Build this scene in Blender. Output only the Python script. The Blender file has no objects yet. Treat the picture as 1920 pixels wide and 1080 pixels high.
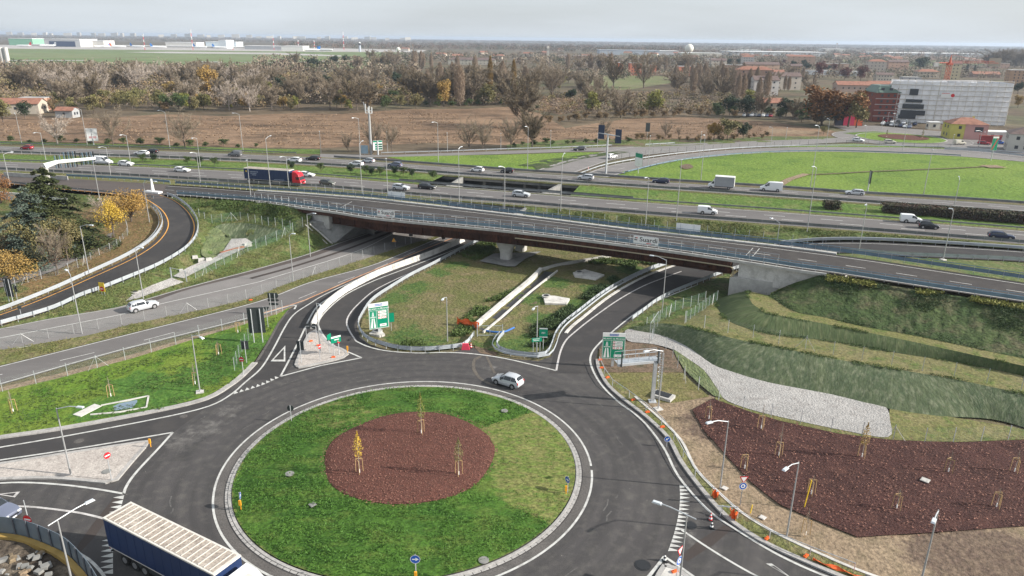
import bpy, math, random
import numpy as np
from mathutils import Vector, Matrix
from mathutils.geometry import delaunay_2d_cdt
rnd = random.Random(7)
R = math.radians
scene = bpy.context.scene
# ------------------------------------------------------------------ camera
FPX, HY, ROLL, CAMH = 1345.0, 72.0, 0.012, 42.0
PITCH = math.atan((540 - HY) / FPX)
_F = np.array([0, math.cos(PITCH), -math.sin(PITCH)])
_R0 = np.array([1.0, 0, 0]); _U0 = np.cross(_R0, _F)
_R = math.cos(ROLL) * _R0 + math.sin(ROLL) * _U0
_U = -math.sin(ROLL) * _R0 + math.cos(ROLL) * _U0
cam = bpy.data.cameras.new('camera'); camo = bpy.data.objects.new('camera', cam)
scene.collection.objects.link(camo)
camo.matrix_world = Matrix(((_R[0], _U[0], -_F[0], 0), (_R[1], _U[1], -_F[1], 0), (_R[2], _U[2], -_F[2], CAMH), (0, 0, 0, 1)))
cam.sensor_width = 36; cam.lens = FPX / 1920 * 36
cam.clip_start = 0.5; cam.clip_end = 60000
scene.camera = camo
# ------------------------------------------------------------------ sky, sun, exposure
SUN_EL, SUN_AZ = 27.0, 98.0          # azimuth clockwise from +Y
w = bpy.data.worlds.new('World'); scene.world = w; w.use_nodes = True
nt = w.node_tree; bg = nt.nodes['Background']
sky = nt.nodes.new('ShaderNodeTexSky'); sky.sky_type = 'NISHITA'; sky.sun_disc = False
sky.sun_elevation = R(SUN_EL); sky.sun_rotation = R(SUN_AZ)
sky.air_density = 1.0; sky.dust_density = 2.5; sky.ozone_density = 1.6; sky.altitude = 100
# thin high cloud veil: greys the blue a little, in soft streaks
tc = nt.nodes.new('ShaderNodeTexCoord'); mp = nt.nodes.new('ShaderNodeMapping'); mp.inputs['Scale'].default_value = (1.2, 1.2, 9)
nz = nt.nodes.new('ShaderNodeTexNoise'); nz.inputs['Scale'].default_value = 2.2; nz.inputs['Detail'].default_value = 6
nt.links.new(tc.outputs['Generated'], mp.inputs['Vector']); nt.links.new(mp.outputs['Vector'], nz.inputs['Vector'])
rp = nt.nodes.new('ShaderNodeMapRange'); rp.inputs[1].default_value = .35; rp.inputs[2].default_value = .75
rp.inputs[3].default_value = 0.72; rp.inputs[4].default_value = 0.97
nt.links.new(nz.outputs['Fac'], rp.inputs[0])
mx = nt.nodes.new('ShaderNodeMixRGB'); mx.inputs[2].default_value = (5.6, 6.05, 6.45, 1)
nt.links.new(rp.outputs[0], mx.inputs[0]); nt.links.new(sky.outputs[0], mx.inputs[1]); nt.links.new(mx.outputs[0], bg.inputs[0])
bg.inputs[1].default_value = 0.085
sd = bpy.data.lights.new('sun', 'SUN'); sd.energy = 5.0; sd.angle = R(0.6); sd.color = (1, .94, .85)
so = bpy.data.objects.new('sun', sd); scene.collection.objects.link(so)
_sv = Vector((math.sin(R(SUN_AZ)) * math.cos(R(SUN_EL)), math.cos(R(SUN_AZ)) * math.cos(R(SUN_EL)), math.sin(R(SUN_EL))))
so.rotation_euler = _sv.to_track_quat('Z', 'Y').to_euler(); so.location = _sv * 300
scene.view_settings.view_transform = 'Standard'; scene.view_settings.look = 'None'
scene.view_settings.exposure = 0.68; scene.view_settings.gamma = 1
# ------------------------------------------------------------------ geometry helpers
def P(x, y, z=0.0):
    """point of the photograph (1920x1080) at height z -> world point"""
    d = _F + (x - 960) / FPX * _R - (y - 540) / FPX * _U
    t = (z - CAMH) / d[2]
    return Vector((d[0] * t, d[1] * t, z))
def proj(v):
    q = np.array([v[0], v[1], v[2] - CAMH]); dz = q @ _F
    return 960 + FPX * (q @ _R) / dz, 540 - FPX * (q @ _U) / dz
def PL(pts, z=0.0):
    return [P(p[0], p[1], p[2] if len(p) > 2 else z) for p in pts]
def drape(x, y, zf, z=1.0):
    for _ in range(14):
        v = P(x, y, z); z = 0.5 * z + 0.5 * zf(v.x, v.y)
    return P(x, y, z)
def cr(pl, n=6, closed=False):
    """Catmull-Rom smoothing"""
    out = []; N = len(pl); rng = N if closed else N - 1
    for i in range(rng):
        a = pl[(i - 1) % N] if closed or i > 0 else pl[0] * 2 - pl[1]
        b = pl[i]; c = pl[(i + 1) % N]
        d = pl[(i + 2) % N] if closed or i + 2 < N else pl[-1] * 2 - pl[-2]
        # centripetal-ish: limit overshoot
        for k in range(n):
            t = k / n
            out.append(0.5 * ((2 * b) + (c - a) * t + (2 * a - 5 * b + 4 * c - d) * t * t + (3 * b - a - 3 * c + d) * t ** 3))
    if not closed: out.append(pl[-1].copy())
    return out
def plen(pl):
    s = [0.0]
    for a, b in zip(pl, pl[1:]): s.append(s[-1] + (b - a).length)
    return s
def resamp(pl, n):
    s = plen(pl); L = s[-1]; out = []; j = 0
    for i in range(n):
        t = L * i / (n - 1)
        while j < len(pl) - 2 and s[j + 1] < t: j += 1
        f = (t - s[j]) / max(1e-9, s[j + 1] - s[j]); out.append(pl[j].lerp(pl[j + 1], min(1, max(0, f))))
    return out
def step(pl, d): return resamp(pl, max(2, int(round(plen(pl)[-1] / d)) + 1))
def ext(pl, a=0, b=0):
    pl = list(pl)
    if a: pl.insert(0, pl[0] + (pl[0] - pl[1]).normalized() * a)
    if b: pl.append(pl[-1] + (pl[-1] - pl[-2]).normalized() * b)
    return pl
def nrm(pl, i):
    a = pl[max(0, i - 1)]; b = pl[min(len(pl) - 1, i + 1)]; t = (b - a); t.z = 0
    t.normalize(); return Vector((-t.y, t.x, 0))
def off(pl, d, dz=0.0): return [p + nrm(pl, i) * d + Vector((0, 0, dz)) for i, p in enumerate(pl)]
def up(pl, dz): return [p + Vector((0, 0, dz)) for p in pl]
def circ(c, r, n=96, z=0, a0=0, a1=360): return [Vector((c[0] + r * math.cos(R(a0 + (a1 - a0) * i / n)), c[1] + r * math.sin(R(a0 + (a1 - a0) * i / n)), z)) for i in range(n + (0 if a1 - a0 >= 360 else 1))]
def idw(samples, p=3.0):
    S = np.array([[v.x, v.y, v.z] for v in samples])
    def f(x, y):
        d2 = (S[:, 0] - x) ** 2 + (S[:, 1] - y) ** 2 + 1e-4
        wt = d2 ** (-p / 2); return float((wt * S[:, 2]).sum() / wt.sum())
    return f
def n2(x, y):                       # cheap smooth value noise
    def h(i, j): return (math.sin(i * 127.1 + j * 311.7) * 43758.5453) % 1.0
    i, j = math.floor(x), math.floor(y); fx, fy = x - i, y - j
    fx = fx * fx * (3 - 2 * fx); fy = fy * fy * (3 - 2 * fy)
    return (h(i, j) * (1 - fx) + h(i + 1, j) * fx) * (1 - fy) + (h(i, j + 1) * (1 - fx) + h(i + 1, j + 1) * fx) * fy
# ------------------------------------------------------------------ object helpers
COL = scene.collection
def link(o, parent=None):
    COL.objects.link(o)
    if parent is not None: o.parent = parent
    return o
def tag(o, label=None, cat=None, group=None, kind=None):
    if label: o['label'] = label
    if cat: o['category'] = cat
    if group: o['group'] = group
    if kind: o['kind'] = kind
    return o
def thing(name, label, cat, loc=(0, 0, 0), rz=0.0, group=None):
    o = bpy.data.objects.new(name, None); o.empty_display_size = .3; link(o)
    o.location = loc; o.rotation_euler = (0, 0, rz); return tag(o, label, cat, group)
class MB:
    def __init__(s): s.v = []; s.f = []; s.m = []; s.smooth = False
    def add(s, vs, fs, mi=0):
        b = len(s.v); s.v += [tuple(v) for v in vs]
        for f in fs: s.f.append([b + i for i in f]); s.m.append(mi)
        return s
    def box(s, c, d, rz=0.0, mi=0, taper=1.0):
        cx, cy, cz = c; a, b, h = d[0] / 2, d[1] / 2, d[2] / 2; C, S = math.cos(rz), math.sin(rz); vs = []
        for z, k in ((-h, 1), (h, taper)):
            for x, y in ((-a, -b), (a, -b), (a, b), (-a, b)):
                x *= k; y *= k; vs.append((cx + x * C - y * S, cy + x * S + y * C, cz + z))
        return s.add(vs, [(3, 2, 1, 0), (4, 5, 6, 7), (0, 1, 5, 4), (1, 2, 6, 5), (2, 3, 7, 6), (3, 0, 4, 7)], mi)
    def tube(s, pts, r, n=6, mi=0, cap=True):
        pts = [Vector(p) for p in pts]; rs = r if isinstance(r, (list, tuple)) else [r] * len(pts); rings = []
        for i, p in enumerate(pts):
            t = (pts[min(i + 1, len(pts) - 1)] - pts[max(0, i - 1)]).normalized()
            a = Vector((0, 0, 1)) if abs(t.z) < .9 else Vector((1, 0, 0))
            u = t.cross(a).normalized(); v = t.cross(u)
            rings.append([p + (u * math.cos(2 * math.pi * k / n) + v * math.sin(2 * math.pi * k / n)) * rs[i] for k in range(n)])
        vs = [q for g in rings for q in g]; fs = []
        for i in range(len(pts) - 1):
            for k in range(n): fs.append((i * n + k, i * n + (k + 1) % n, (i + 1) * n + (k + 1) % n, (i + 1) * n + k))
        if cap: fs.append(tuple(range(n - 1, -1, -1))); fs.append(tuple((len(pts) - 1) * n + k for k in range(n)))
        return s.add(vs, fs, mi)
    def prism(s, poly, z0, z1, mi=0, mtop=None):
        n = len(poly); vs = [(p[0], p[1], z0) for p in poly] + [(p[0], p[1], z1) for p in poly]
        s.add(vs, [(i, (i + 1) % n, n + (i + 1) % n, n + i) for i in range(n)], mi)
        b = len(s.v) - 2 * n; s.f.append([b + n + i for i in range(n)]); s.m.append(mi if mtop is None else mtop)
        s.f.append([b + n - 1 - i for i in range(n)]); s.m.append(mi); return s
    def extrude(s, path, prof, mi=0, closed=False):
        """profile points (side, height) swept along path"""
        n = len(prof); vs = []
        for i, p in enumerate(path):
            N = nrm(path, i)
            for a, h in prof: vs.append(p + N * a + Vector((0, 0, h)))
        m = n if closed else n - 1
        fs = [(i * n + k, i * n + (k + 1) % n, (i + 1) * n + (k + 1) % n, (i + 1) * n + k) for i in range(len(path) - 1) for k in range(m)]
        s.add(vs, fs, mi)
        if closed:
            b = len(s.v) - len(vs); s.f.append([b + k for k in range(n)]); s.m.append(mi)
            s.f.append([b + len(vs) - 1 - k for k in range(n)]); s.m.append(mi)
        return s
    def cyl(s, c, r, h, n=16, mi=0, axis='z', r2=None):
        c = Vector(c); a = {'z': Vector((0, 0, 1)), 'x': Vector((1, 0, 0)), 'y': Vector((0, 1, 0))}[axis]
        return s.tube([c - a * h / 2, c + a * h / 2], [r, r if r2 is None else r2], n, mi)
    def mesh(s, name, mats):
        me = bpy.data.meshes.new(name); me.from_pydata(s.v, [], s.f)
        for m in (mats if isinstance(mats, (list, tuple)) else [mats]): me.materials.append(m)
        if len(me.materials) > 1: me.polygons.foreach_set('material_index', s.m)
        if s.smooth: me.polygons.foreach_set('use_smooth', [True] * len(me.polygons))
        me.update(); return me
    def build(s, name, mats, parent=None, loc=None, rz=None):
        o = bpy.data.objects.new(name, s.mesh(name, mats)); link(o, parent)
        if loc is not None: o.location = loc
        if rz is not None: o.rotation_euler = (0, 0, rz)
        return o
def inst(name, me, parent=None, loc=None, rot=None, scale=None):
    o = bpy.data.objects.new(name, me); link(o, parent)
    if loc is not None: o.location = loc
    if rot is not None: o.rotation_euler = rot
    if scale is not None: o.scale = scale if not isinstance(scale, (int, float)) else (scale,) * 3
    return o
def inpoly(x, y, poly):
    c = False; j = len(poly) - 1
    for i in range(len(poly)):
        a, b = poly[i], poly[j]
        if (a[1] > y) != (b[1] > y) and x < (b[0] - a[0]) * (y - a[1]) / (b[1] - a[1]) + a[0]: c = not c
        j = i
    return c
def sheet(name, poly, mat, dz=0.0, grid=None, zf=None, rough=0.0, wf=None, parent=None, jit=True):
    """flat or draped ground patch bounded by 3D polygon"""
    bd = [p.copy() for p in poly]
    if (bd[0] - bd[-1]).length < 1e-3: bd.pop()
    vs = [Vector((p.x, p.y)) for p in bd]; zs = [p.z for p in bd]; nb = len(vs)
    if grid:
        xs = [v.x for v in vs]; ys = [v.y for v in vs]; A = np.array([[v.x, v.y] for v in vs]); B = np.roll(A, -1, 0); D = B - A; L2 = (D ** 2).sum(1) + 1e-9
        y = min(ys)
        while y < max(ys):
            x = min(xs)
            while x < max(xs):
                q = np.array([x + (rnd.random() - .5) * grid * .5, y + (rnd.random() - .5) * grid * .5])
                if inpoly(q[0], q[1], vs):
                    t = np.clip(((q - A) * D).sum(1) / L2, 0, 1); dist = np.hypot(*((A + D * t[:, None]) - q).T).min()
                    if dist > grid * .35:
                        zz = zf(q[0], q[1]) if zf else None
                        if zz is None: zz = zs[0]
                        if rough: zz += (n2(q[0] / 1.7, q[1] / 1.7) + .5 * n2(q[0] * 1.3, q[1] * 1.3) - .75) * rough
                        vs.append(Vector(q)); zs.append(zz)
                x += grid
            y += grid
    V, E_, Fc, ov, oe, of = delaunay_2d_cdt(vs, [(i, (i + 1) % nb) for i in range(nb)], [], 1, 1e-5)
    z = []
    for i, v in enumerate(V): z.append(zs[ov[i][0]] if ov[i] else (zf(v.x, v.y) if zf else zs[0]))
    me = bpy.data.meshes.new(name); me.from_pydata([(v.x, v.y, z[i] + dz) for i, v in enumerate(V)], [], [tuple(f) for f in Fc])
    me.materials.append(mat); me.update()
    if len(me.polygons) and me.polygons[0].normal.z < 0: me.flip_normals()
    me.polygons.foreach_set('use_smooth', [True] * len(me.polygons))
    if wf:
        at = me.attributes.new('wt', 'FLOAT', 'POINT')
        at.data.foreach_set('value', [wf(v.co.x, v.co.y) for v in me.vertices])
    o = bpy.data.objects.new(name, me); link(o, parent); return o
def S(o): o['kind'] = 'structure'; return o
def loft(name, top, bot, mat, nu=80, nv=8, rough=0.0, bulge=0.0, parent=None, near=False):
    T = resamp(top, nu); B = resamp(bot, nu); vs = []; fs = []
    if near:
        Q = resamp(bot, nu * 6); k = [min(range(len(Q)), key=lambda j: (Q[j] - p).xy.length) for p in T]; k[0] = 0; k[-1] = len(Q) - 1
        ks = np.maximum.accumulate(np.convolve(np.pad(k, 6, mode='edge'), np.ones(13) / 13, 'valid')); B = [Q[int(round(min(len(Q) - 1, q)))] for q in ks]
    for i in range(nu):
        for j in range(nv + 1):
            t = j / nv; p = T[i].lerp(B[i], t)
            if rough and 0 < j < nv: p.z += (n2(p.x * 1.1, p.y * 1.1) + .6 * n2(p.x * 2.7, p.y * 2.7) - .8) * rough
            p.z += bulge * math.sin(math.pi * t); vs.append(p)
    for i in range(nu - 1):
        for j in range(nv): a = i * (nv + 1) + j; fs.append((a, a + 1, a + nv + 2, a + nv + 1))
    mb = MB(); mb.add(vs, fs); mb.smooth = True; o = mb.build(name, mat, parent); uv = o.data.uv_layers.new(name='UVMap'); sT = plen(T); sH = sum((a - b).length for a, b in zip(T, B)) / nu
    for p in o.data.polygons:
        for li in p.loop_indices: vi = o.data.loops[li].vertex_index; uv.data[li].uv = (sT[vi // (nv + 1)], (vi % (nv + 1)) / nv * sH)
    if o.data.polygons[len(o.data.polygons) // 2].normal.z < 0: o.data.flip_normals()
    return o
def line(mb, pl, wdt, dz=0.012, dash=None, mi=0):
    """painted line"""
    if dash:
        s = plen(pl); L = s[-1]; t = 0
        def at(q):
            for i in range(len(s) - 1):
                if s[i + 1] >= q: return pl[i].lerp(pl[i + 1], (q - s[i]) / max(1e-6, s[i + 1] - s[i]))
            return pl[-1]
        while t + dash[0] < L:
            mb.extrude(up([at(t), at(t + dash[0] / 2), at(t + dash[0])], dz), [(-wdt / 2, 0), (wdt / 2, 0)], mi); t += dash[0] + dash[1]
    else: mb.extrude(up(pl, dz), [(-wdt / 2, 0), (wdt / 2, 0)], mi)
# ------------------------------------------------------------------ materials
def newmat(name):
    m = bpy.data.materials.new(name); m.use_nodes = True; n = m.node_tree; return m, n, n.nodes['Principled BSDF']
def flat(name, c, rough=.6, metal=0.0, spec=.5, var=0.0, vscale=3.0, bump=0.0):
    m, n, b = newmat(name); b.inputs['Roughness'].default_value = rough; b.inputs['Metallic'].default_value = metal
    b.inputs['Specular IOR Level'].default_value = spec; b.inputs['Base Color'].default_value = (*c, 1)
    if var or bump:
        g = n.nodes.new('ShaderNodeNewGeometry'); t = n.nodes.new('ShaderNodeTexNoise'); t.inputs['Scale'].default_value = vscale; t.inputs['Detail'].default_value = 5
        n.links.new(g.outputs['Position'], t.inputs['Vector'])
        if var:
            r = n.nodes.new('ShaderNodeValToRGB'); r.color_ramp.elements[0].position = .3; r.color_ramp.elements[1].position = .7
            r.color_ramp.elements[0].color = (*[x * (1 - var) for x in c], 1); r.color_ramp.elements[1].color = (*[min(1, x * (1 + var)) for x in c], 1)
            n.links.new(t.outputs['Fac'], r.inputs[0]); n.links.new(r.outputs[0], b.inputs['Base Color'])
        if bump:
            bp = n.nodes.new('ShaderNodeBump'); bp.inputs['Strength'].default_value = bump; bp.inputs['Distance'].default_value = .1
            n.links.new(t.outputs['Fac'], bp.inputs['Height']); n.links.new(bp.outputs[0], b.inputs['Normal'])
    return m
def ground(name, cols, scales, rough=.9, bump=.5, bdist=.15, bscale=None, stretch=None, wcol=None, spots=None, edges=(.35, .65), rot=0, uv=False, polar=None, fj=.38):
    """layered noise ground: cols[0]/cols[1] mixed at scales[0], cols[2] at scales[1], fine value jitter at scales[2]"""
    m, n, b = newmat(name); N = n.nodes.new; Lk = n.links.new
    b.inputs['Roughness'].default_value = rough; b.inputs['Specular IOR Level'].default_value = .2
    g = N('ShaderNodeNewGeometry'); vec = g.outputs['Position']
    if uv: a = N('ShaderNodeUVMap'); a.uv_map = 'UVMap'; vec = a.outputs[0]
    if stretch:
        mp = N('ShaderNodeMapping'); mp.inputs['Scale'].default_value = stretch; mp.inputs['Rotation'].default_value = (0, 0, R(rot)); Lk(vec, mp.inputs['Vector']); vec = mp.outputs[0]
    def noise(s, det=4, dist=0.0):
        t = N('ShaderNodeTexNoise'); t.inputs['Scale'].default_value = s; t.inputs['Detail'].default_value = det; t.inputs['Roughness'].default_value = .62
        t.inputs['Distortion'].default_value = dist; Lk(vec, t.inputs['Vector']); return t.outputs['Fac']
    def ramp(f, a, c):
        r = N('ShaderNodeMapRange'); r.inputs[1].default_value = a; r.inputs[2].default_value = c; r.clamp = True; Lk(f, r.inputs[0]); return r.outputs[0]
    def mix(f, c1, c2, mode='MIX'):
        x = N('ShaderNodeMixRGB'); x.blend_type = mode
        if isinstance(f, float): x.inputs[0].default_value = f
        else: Lk(f, x.inputs[0])
        for i, c in ((1, c1), (2, c2)):
            if isinstance(c, tuple): x.inputs[i].default_value = (*c, 1)
            else: Lk(c, x.inputs[i])
        return x.outputs[0]
    c = mix(ramp(noise(scales[0]), *edges), cols[0], cols[1])
    if len(cols) > 2: c = mix(ramp(noise(scales[1], 5), .48, .68), c, cols[2])
    if wcol:
        a = N('ShaderNodeAttribute'); a.attribute_name = 'wt'
        ad = N('ShaderNodeMath'); ad.operation = 'ADD'; Lk(a.outputs['Fac'], ad.inputs[0])
        sb = N('ShaderNodeMath'); sb.operation = 'MULTIPLY_ADD'; Lk(noise(.7, 5), sb.inputs[0]); sb.inputs[1].default_value = .9; sb.inputs[2].default_value = -.45; Lk(sb.outputs[0], ad.inputs[1])
        wc = mix(ramp(noise(1.1), .4, .6), wcol[0], wcol[1]); c = mix(ramp(ad.outputs[0], .4, .6), c, wc)
    if polar:          # tyre-polished bands round a centre
        sb_ = N('ShaderNodeVectorMath'); sb_.operation = 'SUBTRACT'; Lk(g.outputs['Position'], sb_.inputs[0]); sb_.inputs[1].default_value = (*polar, 0); sx_ = N('ShaderNodeSeparateXYZ'); Lk(sb_.outputs[0], sx_.inputs[0])
        ln = N('ShaderNodeVectorMath'); ln.operation = 'LENGTH'; Lk(sb_.outputs[0], ln.inputs[0]); an = N('ShaderNodeMath'); an.operation = 'ARCTAN2'; Lk(sx_.outputs[1], an.inputs[0]); Lk(sx_.outputs[0], an.inputs[1])
        m2 = N('ShaderNodeMath'); m2.operation = 'MULTIPLY'; m2.inputs[1].default_value = 1.6; Lk(an.outputs[0], m2.inputs[0]); cb = N('ShaderNodeCombineXYZ'); Lk(ln.outputs['Value'], cb.inputs[0]); Lk(m2.outputs[0], cb.inputs[1])
        tn = N('ShaderNodeTexNoise'); tn.inputs['Scale'].default_value = .9; tn.inputs['Detail'].default_value = 5; Lk(cb.outputs[0], tn.inputs['Vector']); c = mix(1.0, c, mix(ramp(tn.outputs['Fac'], .3, .7), (.8, .8, .8), (1.22, 1.2, 1.18)), 'MULTIPLY')
    if spots:
        v = N('ShaderNodeTexVoronoi'); v.inputs['Scale'].default_value = spots[0]; Lk(vec, v.inputs['Vector'])
        c = mix(ramp(v.outputs['Distance'], spots[1], spots[1] * .6), c, spots[2])
    fine = noise(scales[2], 3); c = mix(1.0, c, mix(ramp(fine, .3, .7), (1 - fj,) * 3, (1 + fj,) * 3), 'MULTIPLY')
    Lk(c, b.inputs['Base Color'])
    if bump:
        bp = N('ShaderNodeBump'); bp.inputs['Strength'].default_value = bump; bp.inputs['Distance'].default_value = bdist
        Lk(noise(bscale or scales[2], 4), bp.inputs['Height']); Lk(bp.outputs[0], b.inputs['Normal'])
    return m
M = {}
M['asph_new'] = ground('asphalt_new', [(.040, .038, .039), (.052, .049, .049), (.066, .061, .058)], [.05, .22, 18], rough=.8, bump=.25, bdist=.02, edges=(.3, .7), fj=.2)
M['asph_round'] = ground('asphalt_roundabout', [(.058, .055, .056), (.066, .063, .063), (.085, .081, .077)], [.07, .9, 14], rough=.78, bump=.3, bdist=.02, spots=(.9, .035, (.35, .33, .3)), polar=(-10.5, 64.5), wcol=((.16, .152, .145), (.10, .096, .093)))
M['asph_old'] = ground('asphalt_old', [(.175, .165, .16), (.2, .188, .182), (.215, .2, .195)], [.06, .35, 14], rough=.85, bump=.2, bdist=.02, fj=.2)
M['asph_mot'] = ground('asphalt_motorway', [(.125, .117, .115), (.143, .134, .131), (.16, .15, .146)], [.04, .12, 10], rough=.85, bump=.2, bdist=.02, stretch=(1, 4, 1), rot=15, fj=.2)
M['asph_deck'] = ground('asphalt_deck', [(.05, .045, .044), (.058, .052, .05), (.068, .062, .058)], [.1, .4, 14], rough=.85, bump=.2, bdist=.02, fj=.2)
M['asph_ramp'] = ground('asphalt_ramp', [(.085, .07, .064), (.098, .083, .076), (.07, .062, .06)], [.06, .3, 14], rough=.85, bump=.2, bdist=.02, fj=.2)
M['asph_patch'] = ground('asphalt_patch', [(.052, .043, .04), (.06, .049, .045)], [.3, 1, 14], rough=.8, bump=.2, bdist=.02, fj=.2)
M['paint'] = ground('road_paint_white', [(.54, .54, .52), (.47, .47, .45), (.33, .32, .31)], [.6, 1.4, 9], rough=.6, bump=0, fj=.12)
M['paint_w'] = ground('road_paint_worn', [(.52, .5, .49), (.44, .42, .41), (.3, .29, .28)], [.8, 1.6, 8], rough=.7, bump=0, fj=.12)
M['paint_y'] = ground('road_paint_yellow', [(.75, .36, .06), (.68, .33, .07), (.5, .27, .1)], [.6, 1.4, 9], rough=.6, bump=0)
M['paint_o'] = ground('road_paint_orange', [(.5, .22, .1), (.62, .4, .26), (.4, .2, .12)], [.4, .9, 9], rough=.6, bump=0)
M['kerb'] = ground('kerb_stone', [(.33, .32, .31), (.39, .375, .36), (.26, .25, .24)], [.5, 1.2, 7], rough=.8, bump=.2, bdist=.02, fj=.2)
M['conc'] = ground('concrete', [(.4, .39, .37), (.45, .44, .415), (.35, .34, .325)], [.18, .6, 1.5], rough=.85, bump=.15, bdist=.03, fj=.12)
M['conc_w'] = ground('concrete_pale', [(.5, .485, .46), (.58, .56, .53), (.37, .355, .33)], [.25, .8, 5], rough=.85, bump=.15, bdist=.03, fj=.12)
M['conc_d'] = ground('concrete_dark', [(.21, .21, .2), (.26, .255, .245), (.17, .17, .165)], [.2, .7, 1.5], rough=.85, bump=.2, bdist=.03, fj=.12)  # darker grey than the plain concrete
M['apron'] = ground('apron_concrete', [(.095, .088, .084), (.13, .12, .113), (.078, .074, .071)], [.25, .5, 8], rough=.85, bump=.15, bdist=.02)
M['cobble'] = ground('cobble_paving', [(.4, .36, .33), (.46, .42, .385), (.32, .285, .26)], [.25, 1.5, 6], rough=.85, bump=.6, bdist=.05, bscale=7)
M['g_isle'] = ground('grass_lush', [(.038, .098, .014), (.064, .138, .02), (.095, .145, .028)], [.14, .35, 2.6], bump=1.0, bdist=.35, bscale=1.6, stretch=(.8, 1.5, 1), wcol=((.165, .168, .058), (.11, .155, .034)))
M['g_left'] = ground('grass_mown', [(.105, .175, .022), (.145, .19, .03), (.06, .14, .016)], [.1, .3, 3.2], bump=.8, bdist=.25, bscale=2.2, wcol=((.05, .12, .02), (.075, .15, .026)))
M['g_verge'] = ground('grass_verge', [(.115, .13, .04), (.15, .145, .06), (.2, .16, .09)], [.2, .45, 2.8], bump=1.0, bdist=.4, bscale=1.5)
M['g_bright'] = ground('grass_meadow', [(.115, .19, .028), (.15, .215, .038), (.09, .155, .024)], [.02, .12, 1.3], bump=.9, bdist=.5, bscale=.9)
M['g_median'] = ground('grass_median', [(.075, .135, .024), (.11, .165, .035), (.14, .165, .05)], [.07, .25, 1.6], bump=1.0, bdist=.6, bscale=.9)
M['g_slope'] = ground('grass_slope', [(.07, .115, .032), (.115, .135, .045), (.16, .14, .07)], [.13, .35, 2.0], bump=1.0, bdist=.5, bscale=1.1)
M['g_dark'] = ground('weeds_dark', [(.035, .06, .02), (.06, .085, .03), (.095, .09, .05)], [.15, .4, 2.2], bump=1.0, bdist=.5, bscale=1.2)
M['g_bench'] = ground('grass_bench', [(.145, .145, .05), (.18, .16, .075), (.09, .125, .03)], [.15, .5, 3], bump=.8, bdist=.25, bscale=2)
M['g_mid'] = ground('grass_between_ramps', [(.14, .125, .055), (.11, .12, .04), (.18, .145, .08)], [.16, .4, 2.6], bump=1.0, bdist=.35, bscale=1.6, wcol=((.05, .095, .025), (.085, .125, .03)))
M['mat_net'] = ground('erosion_net', [(.055, .08, .033), (.07, .092, .04), (.105, .12, .06)], [.35, .9, 2.2], fj=.3, bump=.6, bdist=.15, bscale=1.8, stretch=(2.2, .45, 1), uv=True)
M['mat_net2'] = ground('erosion_net_worn', [(.06, .085, .045), (.085, .105, .055), (.15, .165, .105)], [.2, .9, 2.0], fj=.25, bump=.55, bdist=.2, bscale=1.6, stretch=(2.2, .9, 1), uv=True)
M['mat_pale'] = ground('erosion_net_pale', [(.11, .14, .06), (.16, .18, .09), (.08, .11, .05)], [.3, .8, 2.6], bump=.8, bdist=.4, bscale=1.5, stretch=(2.2, .7, .7), rot=-30)
M['mat_netp'] = ground('erosion_net_basin', [(.055, .08, .04), (.09, .11, .06), (.17, .19, .12)], [.25, .7, 2.2], bump=.8, bdist=.2, bscale=1.5, stretch=(2.6, .5, .6), rot=-35)
M['mulch'] = ground('bark_mulch', [(.13, .055, .042), (.105, .044, .034), (.08, .036, .028)], [.25, 2.5, 9], bump=1.0, bdist=.15, bscale=6, spots=(3.4, .13, (.36, .2, .14)))
M['mulch_d'] = ground('bark_mulch_dark', [(.07, .031, .027), (.052, .024, .021), (.09, .042, .034)], [.2, .6, 6], bump=1.0, bdist=.2, bscale=5, spots=(2.6, .13, (.26, .14, .1)))
M['dirt'] = ground('bare_soil', [(.23, .17, .115), (.27, .205, .14), (.17, .135, .085)], [.15, .4, 3], bump=.8, bdist=.2, bscale=2.2)
M['dirt_d'] = ground('dark_soil', [(.13, .09, .065), (.16, .115, .08), (.1, .085, .055)], [.2, .6, 3], bump=.8, bdist=.2, bscale=2.2)
M['rubble'] = ground('demolition_soil', [(.05, .04, .033), (.1, .08, .06), (.24, .2, .155)], [.3, .35, 3], bump=1.0, bdist=.3, bscale=2)
M['gravel'] = ground('gravel', [(.33, .32, .31), (.4, .385, .37), (.28, .265, .255)], [.2, .8, 6], bump=1.0, bdist=.2, bscale=4)
M['field'] = ground('dry_field', [(.18, .115, .072), (.27, .18, .115), (.09, .06, .038)], [.025, .08, .45], bump=1.0, bdist=1.5, bscale=.4, stretch=(.6, 1.8, 1))
M['field_l'] = ground('stubble', [(.24, .175, .115), (.19, .135, .085)], [.03, .1, .5], bump=.6, bdist=.6, bscale=.4)
M['northg'] = ground('plain', [(.10, .075, .05), (.125, .095, .06), (.08, .085, .042)], [.004, .012, .08], bump=.6, bdist=1.2, bscale=.1)
M['southg'] = ground('lower_ground', [(.11, .1, .055), (.14, .115, .065), (.08, .09, .04)], [.1, .3, 2], bump=.6, bdist=.3, bscale=1.5)
M['air_grass'] = ground('airfield_grass', [(.125, .17, .065), (.15, .185, .08), (.16, .165, .085)], [.002, .006, .05], bump=0, stretch=(.3, 2.5, 1))
M['air_apr'] = flat('airfield_concrete', (.36, .34, .32), .9, var=.12, vscale=.01)
M['metal'] = flat('galvanised_steel', (.5, .52, .54), .5, .35, var=.12, vscale=1.5)
M['rail'] = flat('guardrail_sky_tint', (.17, .245, .31), .5, .2, var=.15, vscale=.6)  # steel with sky reflection and shade put into its bluish base colour
M['rail_n'] = flat('guardrail_new', (.46, .49, .52), .42, .4, var=.1, vscale=.6)
M['rail_d'] = flat('guardrail_aged', (.2, .21, .22), .6, .3, var=.25, vscale=.5)
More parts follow.
